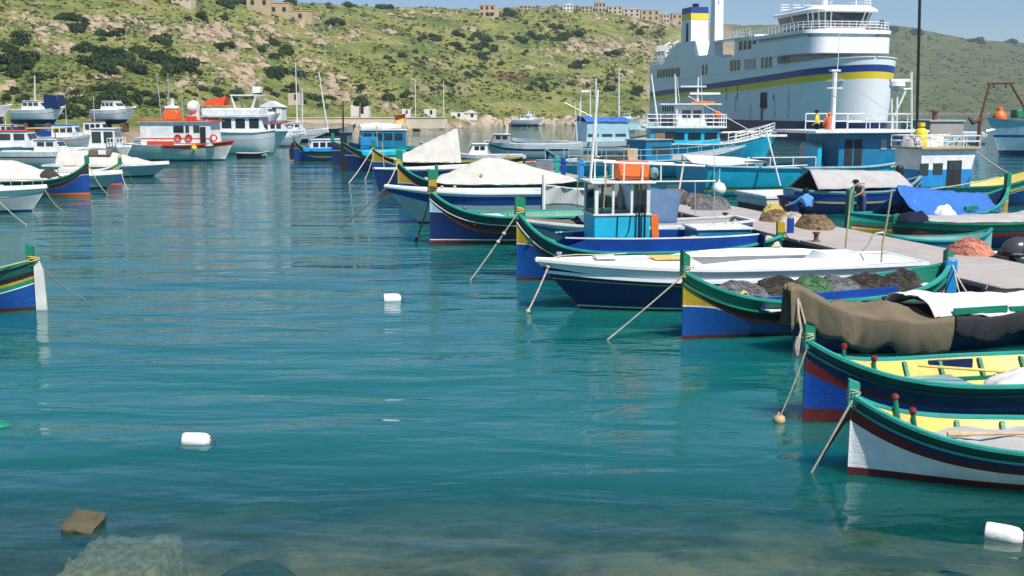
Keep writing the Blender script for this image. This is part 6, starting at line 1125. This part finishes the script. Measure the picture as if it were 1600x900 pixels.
# ================================================================ PEOPLE
def person(label, loc, rz, J, E, zones, head, cap=None, hair=None, group=None, extra=None):
    "one continuous skin-grown body; zones give each joint its cloth or skin"
    names = list(J); me = bpy.data.meshes.new('body'); me.from_pydata([J[n][0] for n in names], [(names.index(a), names.index(b)) for a, b in E], [])
    o = bpy.data.objects.new('body', me); COL.objects.link(o)
    md = o.modifiers.new('skin', 'SKIN'); md.use_smooth_shade = True
    for i, n in enumerate(names):
        r = J[n][1]; me.skin_vertices[0].data[i].radius = (r, r) if not isinstance(r, tuple) else r
    me.skin_vertices[0].data[names.index('pelvis')].use_root = True
    o.modifiers.new('sub', 'SUBSURF').levels = 1; o.modifiers['sub'].render_levels = 1
    dg = bpy.context.evaluated_depsgraph_get(); ev = o.evaluated_get(dg); m2 = bpy.data.meshes.new_from_object(ev)
    bpy.data.objects.remove(o)
    ms = sorted(set(zones.values())); 
    for k in ms: m2.materials.append(P[k])
    for pl in m2.polygons:
        c = pl.center; best = min(names, key=lambda n: (Vector(J[n][0]) - c).length - (J[n][1] if not isinstance(J[n][1], tuple) else J[n][1][0])); pl.material_index = ms.index(zones[best]); pl.use_smooth = True
    body = bpy.data.objects.new('person', m2); COL.objects.link(body); body.location = loc; body.rotation_euler.z = rz
    tag(body, label, 'person', group)
    hx = Vector(head)
    if hair: MB().lathe([(.0, .125), (.07, .11), (.105, .05), (.112, -.02), (.10, -.06)], hx + Vector((-.015, 0, .02)), 14).build('hair', hair, body, 60)
    if cap:
        q = MB().lathe([(0, .15), (.08, .14), (.118, .09), (.122, .03), (.118, .02)], hx, 14).build('cap', cap, body, 60); MB().box((hx.x + .13, hx.y, hx.z + .035), (.13, .16, .018), ch=.006).build('peak', cap, q)
    return body
def limbs(side, sh, el, wr, ha, hip, kn, an, toe, k=1.0):
    s = side; d = {'sh'+s: (sh, .075), 'el'+s: (el, .055), 'wr'+s: (wr, .036), 'ha'+s: (ha, (.045, .025)), 'hip'+s: (hip, .105), 'kn'+s: (kn, .075), 'an'+s: (an, .05), 'toe'+s: (toe, (.045, .04))}
    hv = (Vector(ha) - Vector(wr)); hv = hv.normalized() if hv.length else Vector((0, 0, -1)); sd = hv.cross(Vector((0, 0, 1))); sd = sd.normalized() if sd.length > .1 else Vector((1, 0, 0))
    for i, (o_, l) in enumerate(((-.03, .06), (-.01, .075), (.01, .07), (.03, .055))): d['f%d%s' % (i, s)] = (tuple(Vector(ha) + sd*o_*1.2 + hv*l), .009)
    d['th'+s] = (tuple(Vector(wr) + sd*.055 + hv*.04), .010); return d
ARM = lambda s: [('chest', 'sh'+s), ('sh'+s, 'el'+s), ('el'+s, 'wr'+s), ('wr'+s, 'ha'+s), ('pelvis', 'hip'+s), ('hip'+s, 'kn'+s), ('kn'+s, 'an'+s), ('an'+s, 'toe'+s), ('wr'+s, 'th'+s)] + [('ha'+s, 'f%d%s' % (i, s)) for i in range(4)]
SP = [('pelvis', 'belly'), ('belly', 'chest'), ('chest', 'neck'), ('neck', 'head'), ('head', 'crown'), ('head', 'nose'), ('head', 'chin')]
def spine(pel, bel, che, nec, hea, f=(1, 0, 0)):
    f = Vector(f); h = Vector(hea); return {'pelvis': (pel, .145), 'belly': (bel, .14), 'chest': (che, .16), 'neck': (nec, .058), 'head': (hea, (.082, .095)), 'crown': (tuple(h + Vector((0, 0, .085))), .07), 'nose': (tuple(h + f*.105), .016), 'chin': (tuple(h + f*.05 - Vector((0, 0, .085))), .045)}
def zone(J, top, arm, leg, shoe, hand='skin'):
    z = {}
    for n in J:
        z[n] = ('skin' if n in ('neck', 'head', 'crown', 'nose', 'chin') or n[0] == 'f' or n[:2] in ('ha', 'th') else top if n in ('belly', 'chest') or n[:2] == 'sh' else arm if n[:2] in ('el', 'wr') else leg if n == 'pelvis' or n[:2] in ('hi', 'kn') else shoe)
    return z
# two men on the trawler, standing behind the roof edge
for lab, px, top, m_, cp, hr, rz in (('man in yellow oilskin and dark cap standing on the trawler', 1278, 172, 'oily', 'dkcloth', None, 2.6), ('person in orange hooded oilskin standing beside the man in yellow', 1296, 175, 'oilo', None, 'oilo', 1.2)):
    Yp = 64.2 if m_ == 'oily' else 63.5; hp = PY(px, top, Yp); J = spine((0, 0, .95), (0.0, 0, 1.15), (.02, 0, 1.38), (.03, 0, 1.53), (.05, 0, 1.65)); H_ = hp.z - 1.78
    for s, k in (('L', 1), ('R', -1)): J.update(limbs(s, (.01, k*.2, 1.42), (.02, k*.29, 1.15), (.16, k*.25, .98), (.22, k*.22, .95), (0, k*.1, .9), (.02, k*.11, .48), (0, k*.12, .08), (.15, k*.13, .04)))
    person(lab, (hp.x, Yp, H_), rz, J, SP + ARM('L') + ARM('R'), zone(J, m_, m_, 'dkcloth' if m_ == 'oily' else m_, 'dkcloth'), (.05, 0, 1.65), cp, hr, 'men on the trawler')
c0 = X(1287, 225, 64); st_ = MB().box((c0.x, R18.loc((0, 0, 0)).y*0 + R18.loc(PY(1287, 225, 64)).y, (PY(1285, 172, 64.2).z - 1.78 + .5)/2), (2.2, 1.6, PY(1285, 172, 64.2).z - 1.78 - .5)); st_.build('deck_step', 'grey', R18.root)
# squatting man on the pier, back to the camera, reaching left
p = G(1262, 341, PZ); J = spine((0, 0, .30), (.06, 0, .46), (.14, 0, .66), (.2, 0, .80), (.25, 0, .91))
J.update(limbs('L', (.13, .19, .70), (.30, .38, .52), (.42, .56, .44), (.46, .62, .42), (.02, .11, .28), (.36, .16, .50), (.12, .15, .08), (.28, .17, .04))); J.update(limbs('R', (.13, -.19, .70), (.28, -.26, .48), (.45, -.14, .42), (.52, -.1, .42), (.02, -.11, .28), (.36, -.16, .50), (.12, -.15, .08), (.28, -.17, .04)))
person('man in light blue shirt and dark trousers squatting on the pier over nets', p, math.radians(100), J, SP + ARM('L') + ARM('R'), zone(J, 'blshirt', 'blshirt', 'dkcloth', 'dkcloth'), (.25, 0, .91), None, 'dkcloth')
# man in dark cap bending over the side
p = R20.W((R20.L*.93, -.1, .2)); p = PY(1345, 352, 43.2); p.z = .30; J = spine((0, 0, .92), (.07, 0, 1.10), (.20, 0, 1.28), (.30, 0, 1.38), (.40, 0, 1.46))
J.update(limbs('L', (.2, .19, 1.32), (.38, .28, 1.12), (.58, .20, 1.02), (.66, .18, 1.0), (0, .1, .88), (.05, .12, .46), (-.05, .12, .08), (.1, .13, .04))); J.update(limbs('R', (.2, -.19, 1.32), (.40, -.30, 1.16), (.60, -.24, 1.08), (.68, -.22, 1.06), (0, -.1, .88), (.08, -.12, .46), (0, -.12, .08), (.15, -.13, .04)))
person('man in dark cap, grey shirt and blue jeans leaning over the boat side', p, math.radians(215), J, SP + ARM('L') + ARM('R'), zone(J, 'greyshirt', 'skin', 'denim', 'dkcloth'), (.40, 0, 1.46), 'dkcloth', None)
# ================================================================ HILLSIDE: rocks, shrubs, buildings
HR = random.Random(11)
def foliage_mat(name, c0, c1):
    m, t, b = nodes_of(name); N = t.nodes; Lk = t.links.new
    oi = N.new('ShaderNodeObjectInfo'); tc = N.new('ShaderNodeTexCoord'); n = N.new('ShaderNodeTexNoise'); n.inputs['Scale'].default_value = 1.2; n.inputs['Detail'].default_value = 4; Lk(tc.outputs['Object'], n.inputs['Vector'])
    a = N.new('ShaderNodeMath'); a.operation = 'ADD'; Lk(n.outputs['Fac'], a.inputs[0]); Lk(oi.outputs['Random'], a.inputs[1])
    r = N.new('ShaderNodeMapRange'); r.inputs['From Min'].default_value = .35; r.inputs['From Max'].default_value = 1.4; Lk(a.outputs[0], r.inputs['Value'])
    x = N.new('ShaderNodeMix'); x.data_type = 'RGBA'; Lk(r.outputs[0], x.inputs['Factor']); x.inputs['A'].default_value = (*c0, 1); x.inputs['B'].default_value = (*c1, 1); Lk(x.outputs['Result'], b.inputs['Base Color'])
    b.inputs['Roughness'].default_value = .8; b.inputs['Specular IOR Level'].default_value = .15; return m
FOLD = foliage_mat('dark shrub leaves', (.014,.032,.013), (.045,.075,.026)); FOLL = foliage_mat('light shrub leaves', (.045,.072,.022), (.115,.14,.045))
def ico(sub_=1):
    bm = bmesh.new(); bmesh.ops.create_icosphere(bm, subdivisions=sub_, radius=1); v = [tuple(x.co) for x in bm.verts]; f = [tuple(q.index for q in y.verts) for y in bm.faces]; bm.free(); return v, f
IV, IF = ico(2); IV1, IF1 = ico(1)
def bush_mesh(seed, n=420, flat=.62):
    R = random.Random(seed); mb = MB(); lobes = [(Vector((R.uniform(-.6, .6), R.uniform(-.6, .6), R.uniform(.15, .6)*flat*1.4)), R.uniform(.32, .55)) for _ in range(8)]
    for c, r in lobes:
        mb.add([Vector((x*r*.8, y*r*.8, z*r*.7)) + c + Vector((0, 0, 0)) + Vector((x, y, z))*.08*R.uniform(-1, 1) for x, y, z in IV1], IF1)
    for _ in range(n):
        c, r = R.choice(lobes); d = Vector((R.gauss(0, 1), R.gauss(0, 1), R.gauss(.25, 1))).normalized(); p = c + d*r*R.uniform(.75, 1.12); p.z = max(0, p.z)
        a = Vector((R.gauss(0, 1), R.gauss(0, 1), R.gauss(0, 1))).normalized(); b = d.cross(a); b = b.normalized() if b.length > .01 else Vector((1, 0, 0)); s = R.uniform(.05, .13)
        mb.add([p - a*s - b*s*.6, p + a*s - b*s*.5, p + a*s*.9 + b*s*.6, p - a*s*.8 + b*s*.6], [(0, 1, 2, 3)])
    return mb
BM = []
for i in range(8):
    o = bush_mesh(300 + i).build('shrub_foliage', FOLD if i < 6 else FOLL, None, 0); BM.append(o.data); bpy.data.objects.remove(o)
mrock = mat('limestone rock', (.36,.28,.19), .95, .35, .5, .7, 2.2, dirt=.3)
def rock_verts(R, V):
    s = R.random()*100; out = []; kx, ky, kz = R.uniform(.7, 1.3), R.uniform(.7, 1.2), R.uniform(.75, 1.15)
    for x, y, z in V:
        q = 1 + .55*fbm(x*1.3 + s, y*1.3, z*1.3, 3)
        out.append((x*q*kx, y*q*ky, z*q*kz))
    return out
RM = []
for i in range(8):
    o = MB().add(rock_verts(random.Random(500 + i), IV), IF).build('rock', mrock, None, 22); RM.append(o.data); bpy.data.objects.remove(o)
def inst(name, me, p, s, lab, cat, group, sz=None):
    o = bpy.data.objects.new(name, me); COL.objects.link(o); o.location = p; o.scale = (s, s, sz or s) if name != 'rock' else (s*1.25, s, s*.95); o.rotation_euler.z = HR.uniform(0, 6.28) if name != 'rock' else HR.uniform(-.4, .4); return tag(o, lab, cat, group)
def pick(cx, cy, rx, ry):
    a, r = HR.uniform(0, 6.28), math.sqrt(HR.random()); return cx + rx*r*math.cos(a), cy + ry*r*math.sin(a)
BUSH = [(15,92,28,30,24,13,'left edge'),(28,62,18,10,5,10,'left edge'),(112,36,24,16,16,10,'upper left'),(165,56,28,8,7,9,'upper left'),(135,82,18,10,6,9,'middle left'),(200,98,66,18,46,12,'middle left'),(285,112,26,16,18,11,'middle left'),(262,62,22,12,9,9,'upper left'),(350,77,14,7,4,8,'upper left'),
 (160,148,55,14,17,11,'lower left'),(115,172,36,14,12,11,'lower left'),(68,124,22,9,6,9,'middle left'),(430,80,24,12,9,9,'middle left'),(448,114,28,14,12,9,'middle left'),(465,142,18,12,6,8,'lower left'),(365,9,20,7,6,9,'crest left'),(455,3,12,4,3,8,'crest left'),(566,142,8,6,3,7,'lower middle'),(620,150,28,10,8,7,'lower middle'),
 (560,12,80,3,7,7,'crest middle'),(700,60,55,8,11,7,'upper middle'),(745,72,45,10,11,8,'upper middle'),(795,24,6,6,3,8,'crest middle'),(860,42,24,5,6,7,'upper middle'),(870,60,20,5,6,7,'upper middle'),(826,62,22,7,7,8,'upper middle'),(885,56,20,6,6,7,'upper middle'),(960,86,9,6,3,7,'middle'),(910,102,24,8,7,7,'middle'),(926,130,14,9,5,7,'middle'),(960,120,14,9,4,7,'middle'),(996,52,10,6,3,7,'upper middle'),
 (750,115,30,10,6,6,'middle'),(640,92,40,12,6,6,'middle'),(520,38,16,8,4,7,'upper left'),(1395,46,6,3,2,7,'right crest'),(1432,52,8,3,3,7,'right crest'),(1540,66,30,3,5,7,'right crest'),(60,180,60,6,10,9,'lower left'),(240,160,40,14,9,9,'lower left'),(330,150,40,12,8,9,'lower left'),(400,148,30,10,7,9,'lower left'),(490,160,40,10,8,8,'lower left'),(30,150,30,10,6,9,'lower left'),(320,30,40,5,5,8,'upper left'),(790,90,40,14,8,7,'middle'),(700,140,50,14,8,6,'lower middle'),(860,140,50,16,9,7,'lower middle'),(980,140,30,16,6,7,'lower middle')]
CAND = []
for cx, cy, rx, ry, n, s, where in BUSH:
    for _ in range(n):
        px, py = pick(cx, cy, rx, ry); q = hit(px, py)
        if q is None:
            u = 800 + F*((px - 800)/F); y = interp(CREST, u)*.995; q = Vector(((px - 800)/F*y, y, 0)); q.z = tz(q.x, q.y)
        sz = s*HR.uniform(.7, 1.55)*q.y/F
        CAND.append((sz/q.y, sz, q, where))
CAND.sort(key=lambda c: -c[0]); tk = MB()
for k, (_, sz, q, where) in enumerate(CAND):
    if k < 296: inst('shrub', BM[HR.randrange(6)], q - Vector((0, 0, .15*sz)), sz, 'dark green shrub growing on the hillside, %s part' % where, 'shrub', 'dark shrubs on the hill, ' + where, sz*HR.uniform(.8, 1.1))
    else:
        me = BM[HR.randrange(6)]; a = HR.uniform(0, 6.28); ca, sa = math.cos(a)*sz, math.sin(a)*sz
        tk.add([(v.co.x*ca - v.co.y*sa + q.x, v.co.x*sa + v.co.y*ca + q.y, v.co.z*sz + q.z - .15*sz) for v in me.vertices], [tuple(p_.vertices) for p_ in me.polygons])
tag(tk.build('small_shrubs', FOLD, None, 0), 'smaller dark shrubs between the larger ones on the hillside', 'shrubs', kind='stuff')
ROCK = [(35,28,42,10,10,5),(60,46,60,10,16,6),(165,34,36,12,10,7),(195,46,60,12,16,6),(290,50,60,12,16,7),(350,56,60,14,18,7),(385,66,26,12,8,7),(75,70,36,9,8,6),(105,78,14,8,4,7),(320,90,42,10,10,7),(372,105,42,18,14,8),(385,128,18,16,5,9),(290,132,30,8,6,7),(165,120,22,4,4,6),(110,148,22,7,5,6),(10,140,14,9,3,8),
 (495,36,30,14,10,6),(478,62,36,10,8,6),(548,55,22,9,7,5),(605,50,14,7,4,5),(488,100,22,10,5,6),(540,146,46,16,16,7),(515,130,22,12,6,7),(610,166,18,7,4,6),(945,72,64,12,20,6),(978,78,42,10,10,6),(910,78,38,8,8,5),(850,84,22,6,5,5),(960,116,26,9,6,5),(905,126,14,6,3,6),(840,104,18,7,3,5),(1010,38,40,8,8,6),(900,30,60,8,6,4),(660,22,60,4,8,4),(420,48,30,14,10,7),(445,85,24,14,6,6),(500,80,30,16,6,5),(585,30,60,8,10,4),(640,60,40,14,6,4),(700,95,50,14,6,4),(1000,70,30,14,8,6),(880,115,40,16,8,5),(930,100,30,10,6,6)]
for cx, cy, rx, ry, n, s in ROCK:
    for _ in range(n):
        px, py = pick(cx, cy, rx, ry); q = hit(px, py)
        if q is None or len([1 for o_ in COL.objects if o_.name.startswith('rock')]) >= 298: continue
        sz = s*HR.uniform(.5, 1.35)*q.y/F
        inst('rock', RM[HR.randrange(8)], q - Vector((0, 0, .1*sz)), sz, 'pale limestone outcrop rock on the hillside above the harbour', 'rock', 'limestone rocks on the hillside')
# many small stones and low scrub: nobody could count them
sv, sf = [], []; svl, sfl = [], []; svm = MB(); svl = MB(); rk = MB()
def scrub(mb, p, s, n):
    for _ in range(n):
        d = Vector((HR.gauss(0, 1), HR.gauss(0, 1), abs(HR.gauss(0, .8)))).normalized(); c = p + Vector((d.x*s, d.y*s, d.z*s*.6 + .1*s))*HR.uniform(.3, 1); a = Vector((HR.gauss(0, 1), HR.gauss(0, 1), HR.gauss(0, 1))).normalized(); b = d.cross(a)*.8; k = s*HR.uniform(.22, .5)
        mb.add([c - a*k - b*k, c + a*k - b*k, c + b*k*1.2], [(0, 1, 2)])
for _ in range(16000):
    px = HR.uniform(-30, 1040) if HR.random() < .86 else HR.uniform(1370, 1640); py = HR.uniform(0, 185)
    q = hit(px, py)
    if q is None: continue
    nn = fbm(q.x*.03, q.y*.03, 7, 4); far = q.y > 700
    if HR.random() > .45 + 1.3*nn: continue
    s = HR.uniform(1.6, 4.6)*q.y/F*(.75 if far else 1); scrub(svm if HR.random() < (.75 if far else .5) else svl, q, s, 11)
for cx, cy, rx, ry, n, s in ROCK:
    for _ in range(int(n*7)):
        px, py = pick(cx, cy, rx*1.35, ry*1.5); q = hit(px, py)
        if q is None: continue
        z = s*HR.uniform(.12, .5)*q.y/F; rk.add([Vector(v)*z + q for v in rock_verts(HR, IV1)], IF1)
for _ in range(900):
    px, py = HR.uniform(-30, 1040), HR.uniform(5, 190); q = hit(px, py)
    if q is None or fbm(q.x*.025, q.y*.025, 2, 4) < -.05: continue
    z = HR.uniform(.5, 2.2)*q.y/F; rk.add([Vector(v)*z + q for v in rock_verts(HR, IV1)], IF1)
tag(svm.build('dark_scrub', FOLD, None, 0), 'low dark green scrub scattered over the hills', 'scrub', kind='stuff'); tag(svl.build('light_scrub', FOLL, None, 0), 'low light green scrub scattered over the hills', 'scrub', kind='stuff')
tag(rk.build('loose_stones', mrock, None, 35), 'pale loose stones strewn over the hillside', 'stones', kind='stuff')
# rock armour along the far shore
mboul = mat('shore boulder', (.44,.36,.27), .95, .25, .6, .6, 2, dirt=.25); BMS = []
for i in range(6):
    o = MB().add(rock_verts(random.Random(700 + i), IV), IF).build('boulder', mboul, None, 35); BMS.append(o.data); bpy.data.objects.remove(o)
for i in range(120):
    px = HR.uniform(610, 1015); u = px; ds = interp(SHORE, u); y = ds + HR.uniform(-2, 7); x = (u - 800)/F*y; y += 6*fbm(x*.012, y*.012, 3.1, 3); q = Vector(((u - 800)/F*y, y, max(.1, tz((u-800)/F*y, y)) + HR.uniform(-.2, .3)))
    inst('boulder', BMS[HR.randrange(6)], q, HR.uniform(.7, 1.9), 'pale boulder in the rock armour along the far shore', 'boulder', 'boulders along the far shore')
# ---- buildings
mst = mat('honey limestone wall', (.50,.38,.24), .9, .15, .4, .3, 3); mst2 = mat('pale limestone wall', (.58,.48,.36), .9, .15, .4, .3, 3); mwh = mat('whitewashed wall', (.76,.75,.72), .8, .08, .4); P.update(mst=mst, mst2=mst2, mwh=mwh)
def building(name, label, cat, px0, px1, top, base, m='mst', nx=3, ny=2, depth=6, blocks=(), Y=None, group=None, roof=None, balcony=False):
    cx = (px0 + px1)/2
    if Y is None:
        q = hit(cx, base); Y = q.y if q else interp(CREST, cx)*.99
    c = PY(cx, base, Y); w = (px1 - px0)/F*Y; h = (base - top)/F*Y; o = thing(name, label, cat, c, 0, group)
    wl = MB().box((0, depth/2, h/2 - 1), (w, depth, h + 2), ch=.05).build('wall', m, o)
    for j in range(ny):
        for i in range(nx):
            x = -w/2 + w*(i + .5)/nx; z = h*(j + .55)/ny; f = MB().box((x, -.02, z), (min(1.2, w/nx*.5), .12, min(1.5, h/ny*.5)), ch=.02).build('window', 'dark', wl)
    MB().box((0, depth/2, h + .12), (w + .3, depth + .3, .3), ch=.03).build('parapet', roof or m, o)
    for (a, b, z0, z1) in blocks: MB().box((w*(a + b)/2, depth*.5, h*(z0 + z1)/2), (w*(b - a), depth*.7, h*(z1 - z0)), ch=.05).build('annex', m, o)
    if balcony: MB().box((w*.25, -.5, h*.45), (w*.45, 1.0, .9), ch=.05).build('balcony', m, o)
    return o
building('house', 'pale stone house with arched windows cut by the top of the frame', 'house', 268, 298, -12, 9, 'mst2', 3, 1); building('house', 'ochre stone house cut by the top edge, left of the pale house', 'house', 203, 221, -10, 4, 'mst', 2, 1)
building('house', 'honey stone farm ruin, highest on the left crest', 'house', 386, 422, -8, 20, 'mst', 2, 1, 7); building('house', 'lower honey stone block of the crest ruin', 'house', 420, 452, 6, 26, 'mst', 2, 1, 6); building('house', 'broken end wall of the crest ruin', 'ruin', 452, 486, 18, 34, 'mst', 1, 1, 4)
building('house', 'two storey stone house with balcony alone on the middle crest', 'house', 749, 773, 9, 27, 'mst', 3, 2, 7, blocks=((.3, .75, .0, .85),), balcony=True); building('hut', 'small pale stone hut below the crest house', 'hut', 722, 743, 42, 48, 'mst2', 1, 1, 4)
VL = [(812,830,10,18,'mst'),(841,850,13,18,'mst2'),(866,874,10,18,'mst'),(880,895,8,18,'mwh'),(908,926,11,20,'mst'),(930,946,5,20,'mst'),(950,972,11,22,'mst2'),(974,1000,15,26,'mst2'),(1002,1030,17,33,'mst'),(1032,1046,23,36,'mst2'),(1050,1074,22,42,'mst')]
for i, (a, b, t_, bs, m_) in enumerate(VL): building('village_house', '%s village house from the left in the row on the far crest' % ('first second third fourth fifth sixth seventh eighth ninth tenth eleventh'.split()[i]), 'house', a, b, t_, bs, m_, 3, 2, 7, group='village houses on the crest', blocks=((-.1, .25, .9, 1.2),) if i % 2 else ())
def shed(label, px0, px1, top, base, Y, gable=True, m='mwh', cat='shed'):
    c = PY((px0 + px1)/2, base, Y); w = (px1 - px0)/F*Y; h = (base - top)/F*Y; o = thing('shed', label, cat, c); hw = h*(.55 if gable else 1); MB().box((0, 2, hw/2 - .5), (w, 4, hw + 1), ch=.04).build('wall', m, o)
    if gable: MB().prism([(-w/2 - .2, hw), (w/2 + .2, hw), (0, h)], -.2, 4.2).build('roof', m, o, 20)
    MB().box((w*.15, -.03, hw*.45), (min(1.1, w*.2), .1, hw*.8), ch=.02).build('door', 'dark', o); return o
shed('white pitched tent roof on the quay behind the cruiser', 405, 440, 158, 179, 190); shed('white flat roofed kiosk by the small tree', 548, 575, 164, 178, 240, False); shed('small stone hut above the white tent roof', 450, 468, 146, 156, 215, False, 'mst2'); shed('tiny white kiosk on the far bank, left one', 628, 640, 171, 178, 262, False); shed('low white store on the far bank by the lamp post', 662, 680, 171, 179, 280, False); shed('white tent with pitched roof on the far bank', 724, 745, 172, 183, 306); shed('white flat store beside the pitched tent', 704, 724, 176, 183, 300, False)
# low quay wall of the far bank
o = thing('quay_wall', 'low stone quay wall on the far bank behind the moorings', 'wall', PY(600, 190, 233)); MB().box((-10, 0, -.4), (46, .6, 2.2), ch=.05, rz=.3).build('wall', 'mst2', o); MB().box((-10, 0, .75), (46, .9, .2), ch=.03, rz=.3).build('coping', 'mst2', o)
# lamp posts and bare masts ashore
for lab, px, base, top, Y, arms in (('white twin armed lamp post on the far bank', 649, 176, 124, 270, 1), ('thin white mast on the far bank', 693, 178, 126, 285, 0), ('white mast standing by the left shore yachts', 54, 172, 118, 162, 0), ('bare mast behind the white sailing cruiser', 472, 190, 138, 190, 0), ('leaning pale mast right of the sailing cruiser', 512, 196, 112, 165, 2), ('short dark mast by the far quay', 536, 196, 158, 190, 0),
   ('grey mast above the middle fishing boats, left', 922, 186, 140, 150, 0), ('tall grey mast above the middle fishing boats, right', 967, 184, 107, 150, 0), ('pale mast rising over the blue tarpaulin', 931, 236, 122, 112, 0), ('white light pole on the far shore near the breakwater', 755, 200, 180, 305, 0)):
    a = PY(px, base, Y); b = PY(px - (14 if arms == 2 else 0), top, Y); o = thing('mast_pole', lab, 'mast', a); MB().tube([(0, 0, -1), b - a], [.16, .09], 7).build('pole', 'offwhite' if 'dark' not in lab else 'black', o)
    if arms == 1: q = b - a; mb = MB(); mb.tube([q + Vector((-1.0, 0, .2)), q - Vector((0, 0, .3)), q + Vector((1.0, 0, .2))], .09, 6); mb.build('lamp_arm', 'offwhite', o)
# yachts ashore, left
def ashore(label, px0, px1, top, base, Y, col='white', dark=False):
    a = PY(px1, base, Y); b = PY(px0, base, Y); bt = Boat('motor_yacht', label, (a.x, Y, 0), (b.x, Y + .5, 0), 3.2, 1.5, 1.9, 1.5, tr=.8, rake=1.4, nb=1.6, cat='yacht', group='yachts laid up ashore'); bt.root.location.z = a.z
    bt.hull([(col, sub(.5)), ('grey', sub(.58)), (col, zline(.3)), ('navy', zline(-.35))]); bt.deck(0, 1, 'gel', -.03, .12, 'deck', 0); o, zr = cabin(bt, bt.L*.3, bt.L*.75, 2.4, 1.5, 1.1, 'white', 'white', .8, .3, 3); 
    if dark: MB().box((bt.L*.2, 0, 2.5), (1.9, 2.0, 1.8), ch=.1).build('cockpit_cover', 'navy', bt.root); MB().box((bt.L*.2, -1.03, 2.7), (.5, .05, .4)).build('cover_patch', 'whcan', bt.root)
    MB().box((bt.L*.3, 0, -.8), (.3, 2.2, 1.2)).build('cradle', 'rust', bt.root); MB().box((bt.L*.7, 0, -.8), (.3, 2.2, 1.2)).build('cradle', 'rust', bt.root); return bt
ashore('white motor yacht on shore with navy cockpit cover, left', 18, 103, 165, 190, 150, dark=True); ashore('white motor yacht laid up ashore in front of shrubs', 145, 214, 165, 190, 152); ashore('white yacht bow on shore at the left edge', -60, 20, 165, 186, 154); ashore('small white yacht laid up between the tent roof and the cruiser', 400, 440, 180, 196, 170)
for i, (px0, px1, base) in enumerate(((800, 850, 196), (905, 940, 196), (960, 1000, 194), (820, 836, 190))): ashore('small white boat moored against the far breakwater, %s from the left' % ('first third fourth second'.split()[i]), px0, px1, 184, base, 300)
# the little tree by the kiosk
q = PY(562, 180, 236); o = thing('tree', 'small round tree beside the white kiosk on the quay', 'tree', q); MB().tube([(0, 0, -1), (.05, 0, 1.4), (.15, .1, 2.6)], [.22, .16, .09], 7).build('trunk', 'wood', o); c = bpy.data.objects.new('crown', BM[1]); COL.objects.link(c); c.parent = o; c.location = (.1, 0, 2.0); c.scale = (2.0, 2.0, 2.3)
# ================================================================ HAZE
mb = MB(); mb.add([(-1700, -40, -12), (1700, -40, -12), (1700, 2000, -12), (-1700, 2000, -12), (-1700, -40, 190), (1700, -40, 190), (1700, 2000, 190), (-1700, 2000, 190)], [(3, 2, 1, 0), (4, 5, 6, 7), (0, 1, 5, 4), (1, 2, 6, 5), (2, 3, 7, 6), (3, 0, 4, 7)])
m = bpy.data.materials.new('sea haze'); m.use_nodes = True; t = m.node_tree; t.nodes.remove(t.nodes['Principled BSDF']); v = t.nodes.new('ShaderNodeVolumePrincipled'); v.inputs['Color'].default_value = (.72, .82, .95, 1); v.inputs['Density'].default_value = .00022; v.inputs['Anisotropy'].default_value = .2
t.links.new(v.outputs[0], t.nodes['Material Output'].inputs['Volume']); tag(mb.build('haze', m, None, 0), kind='stuff')
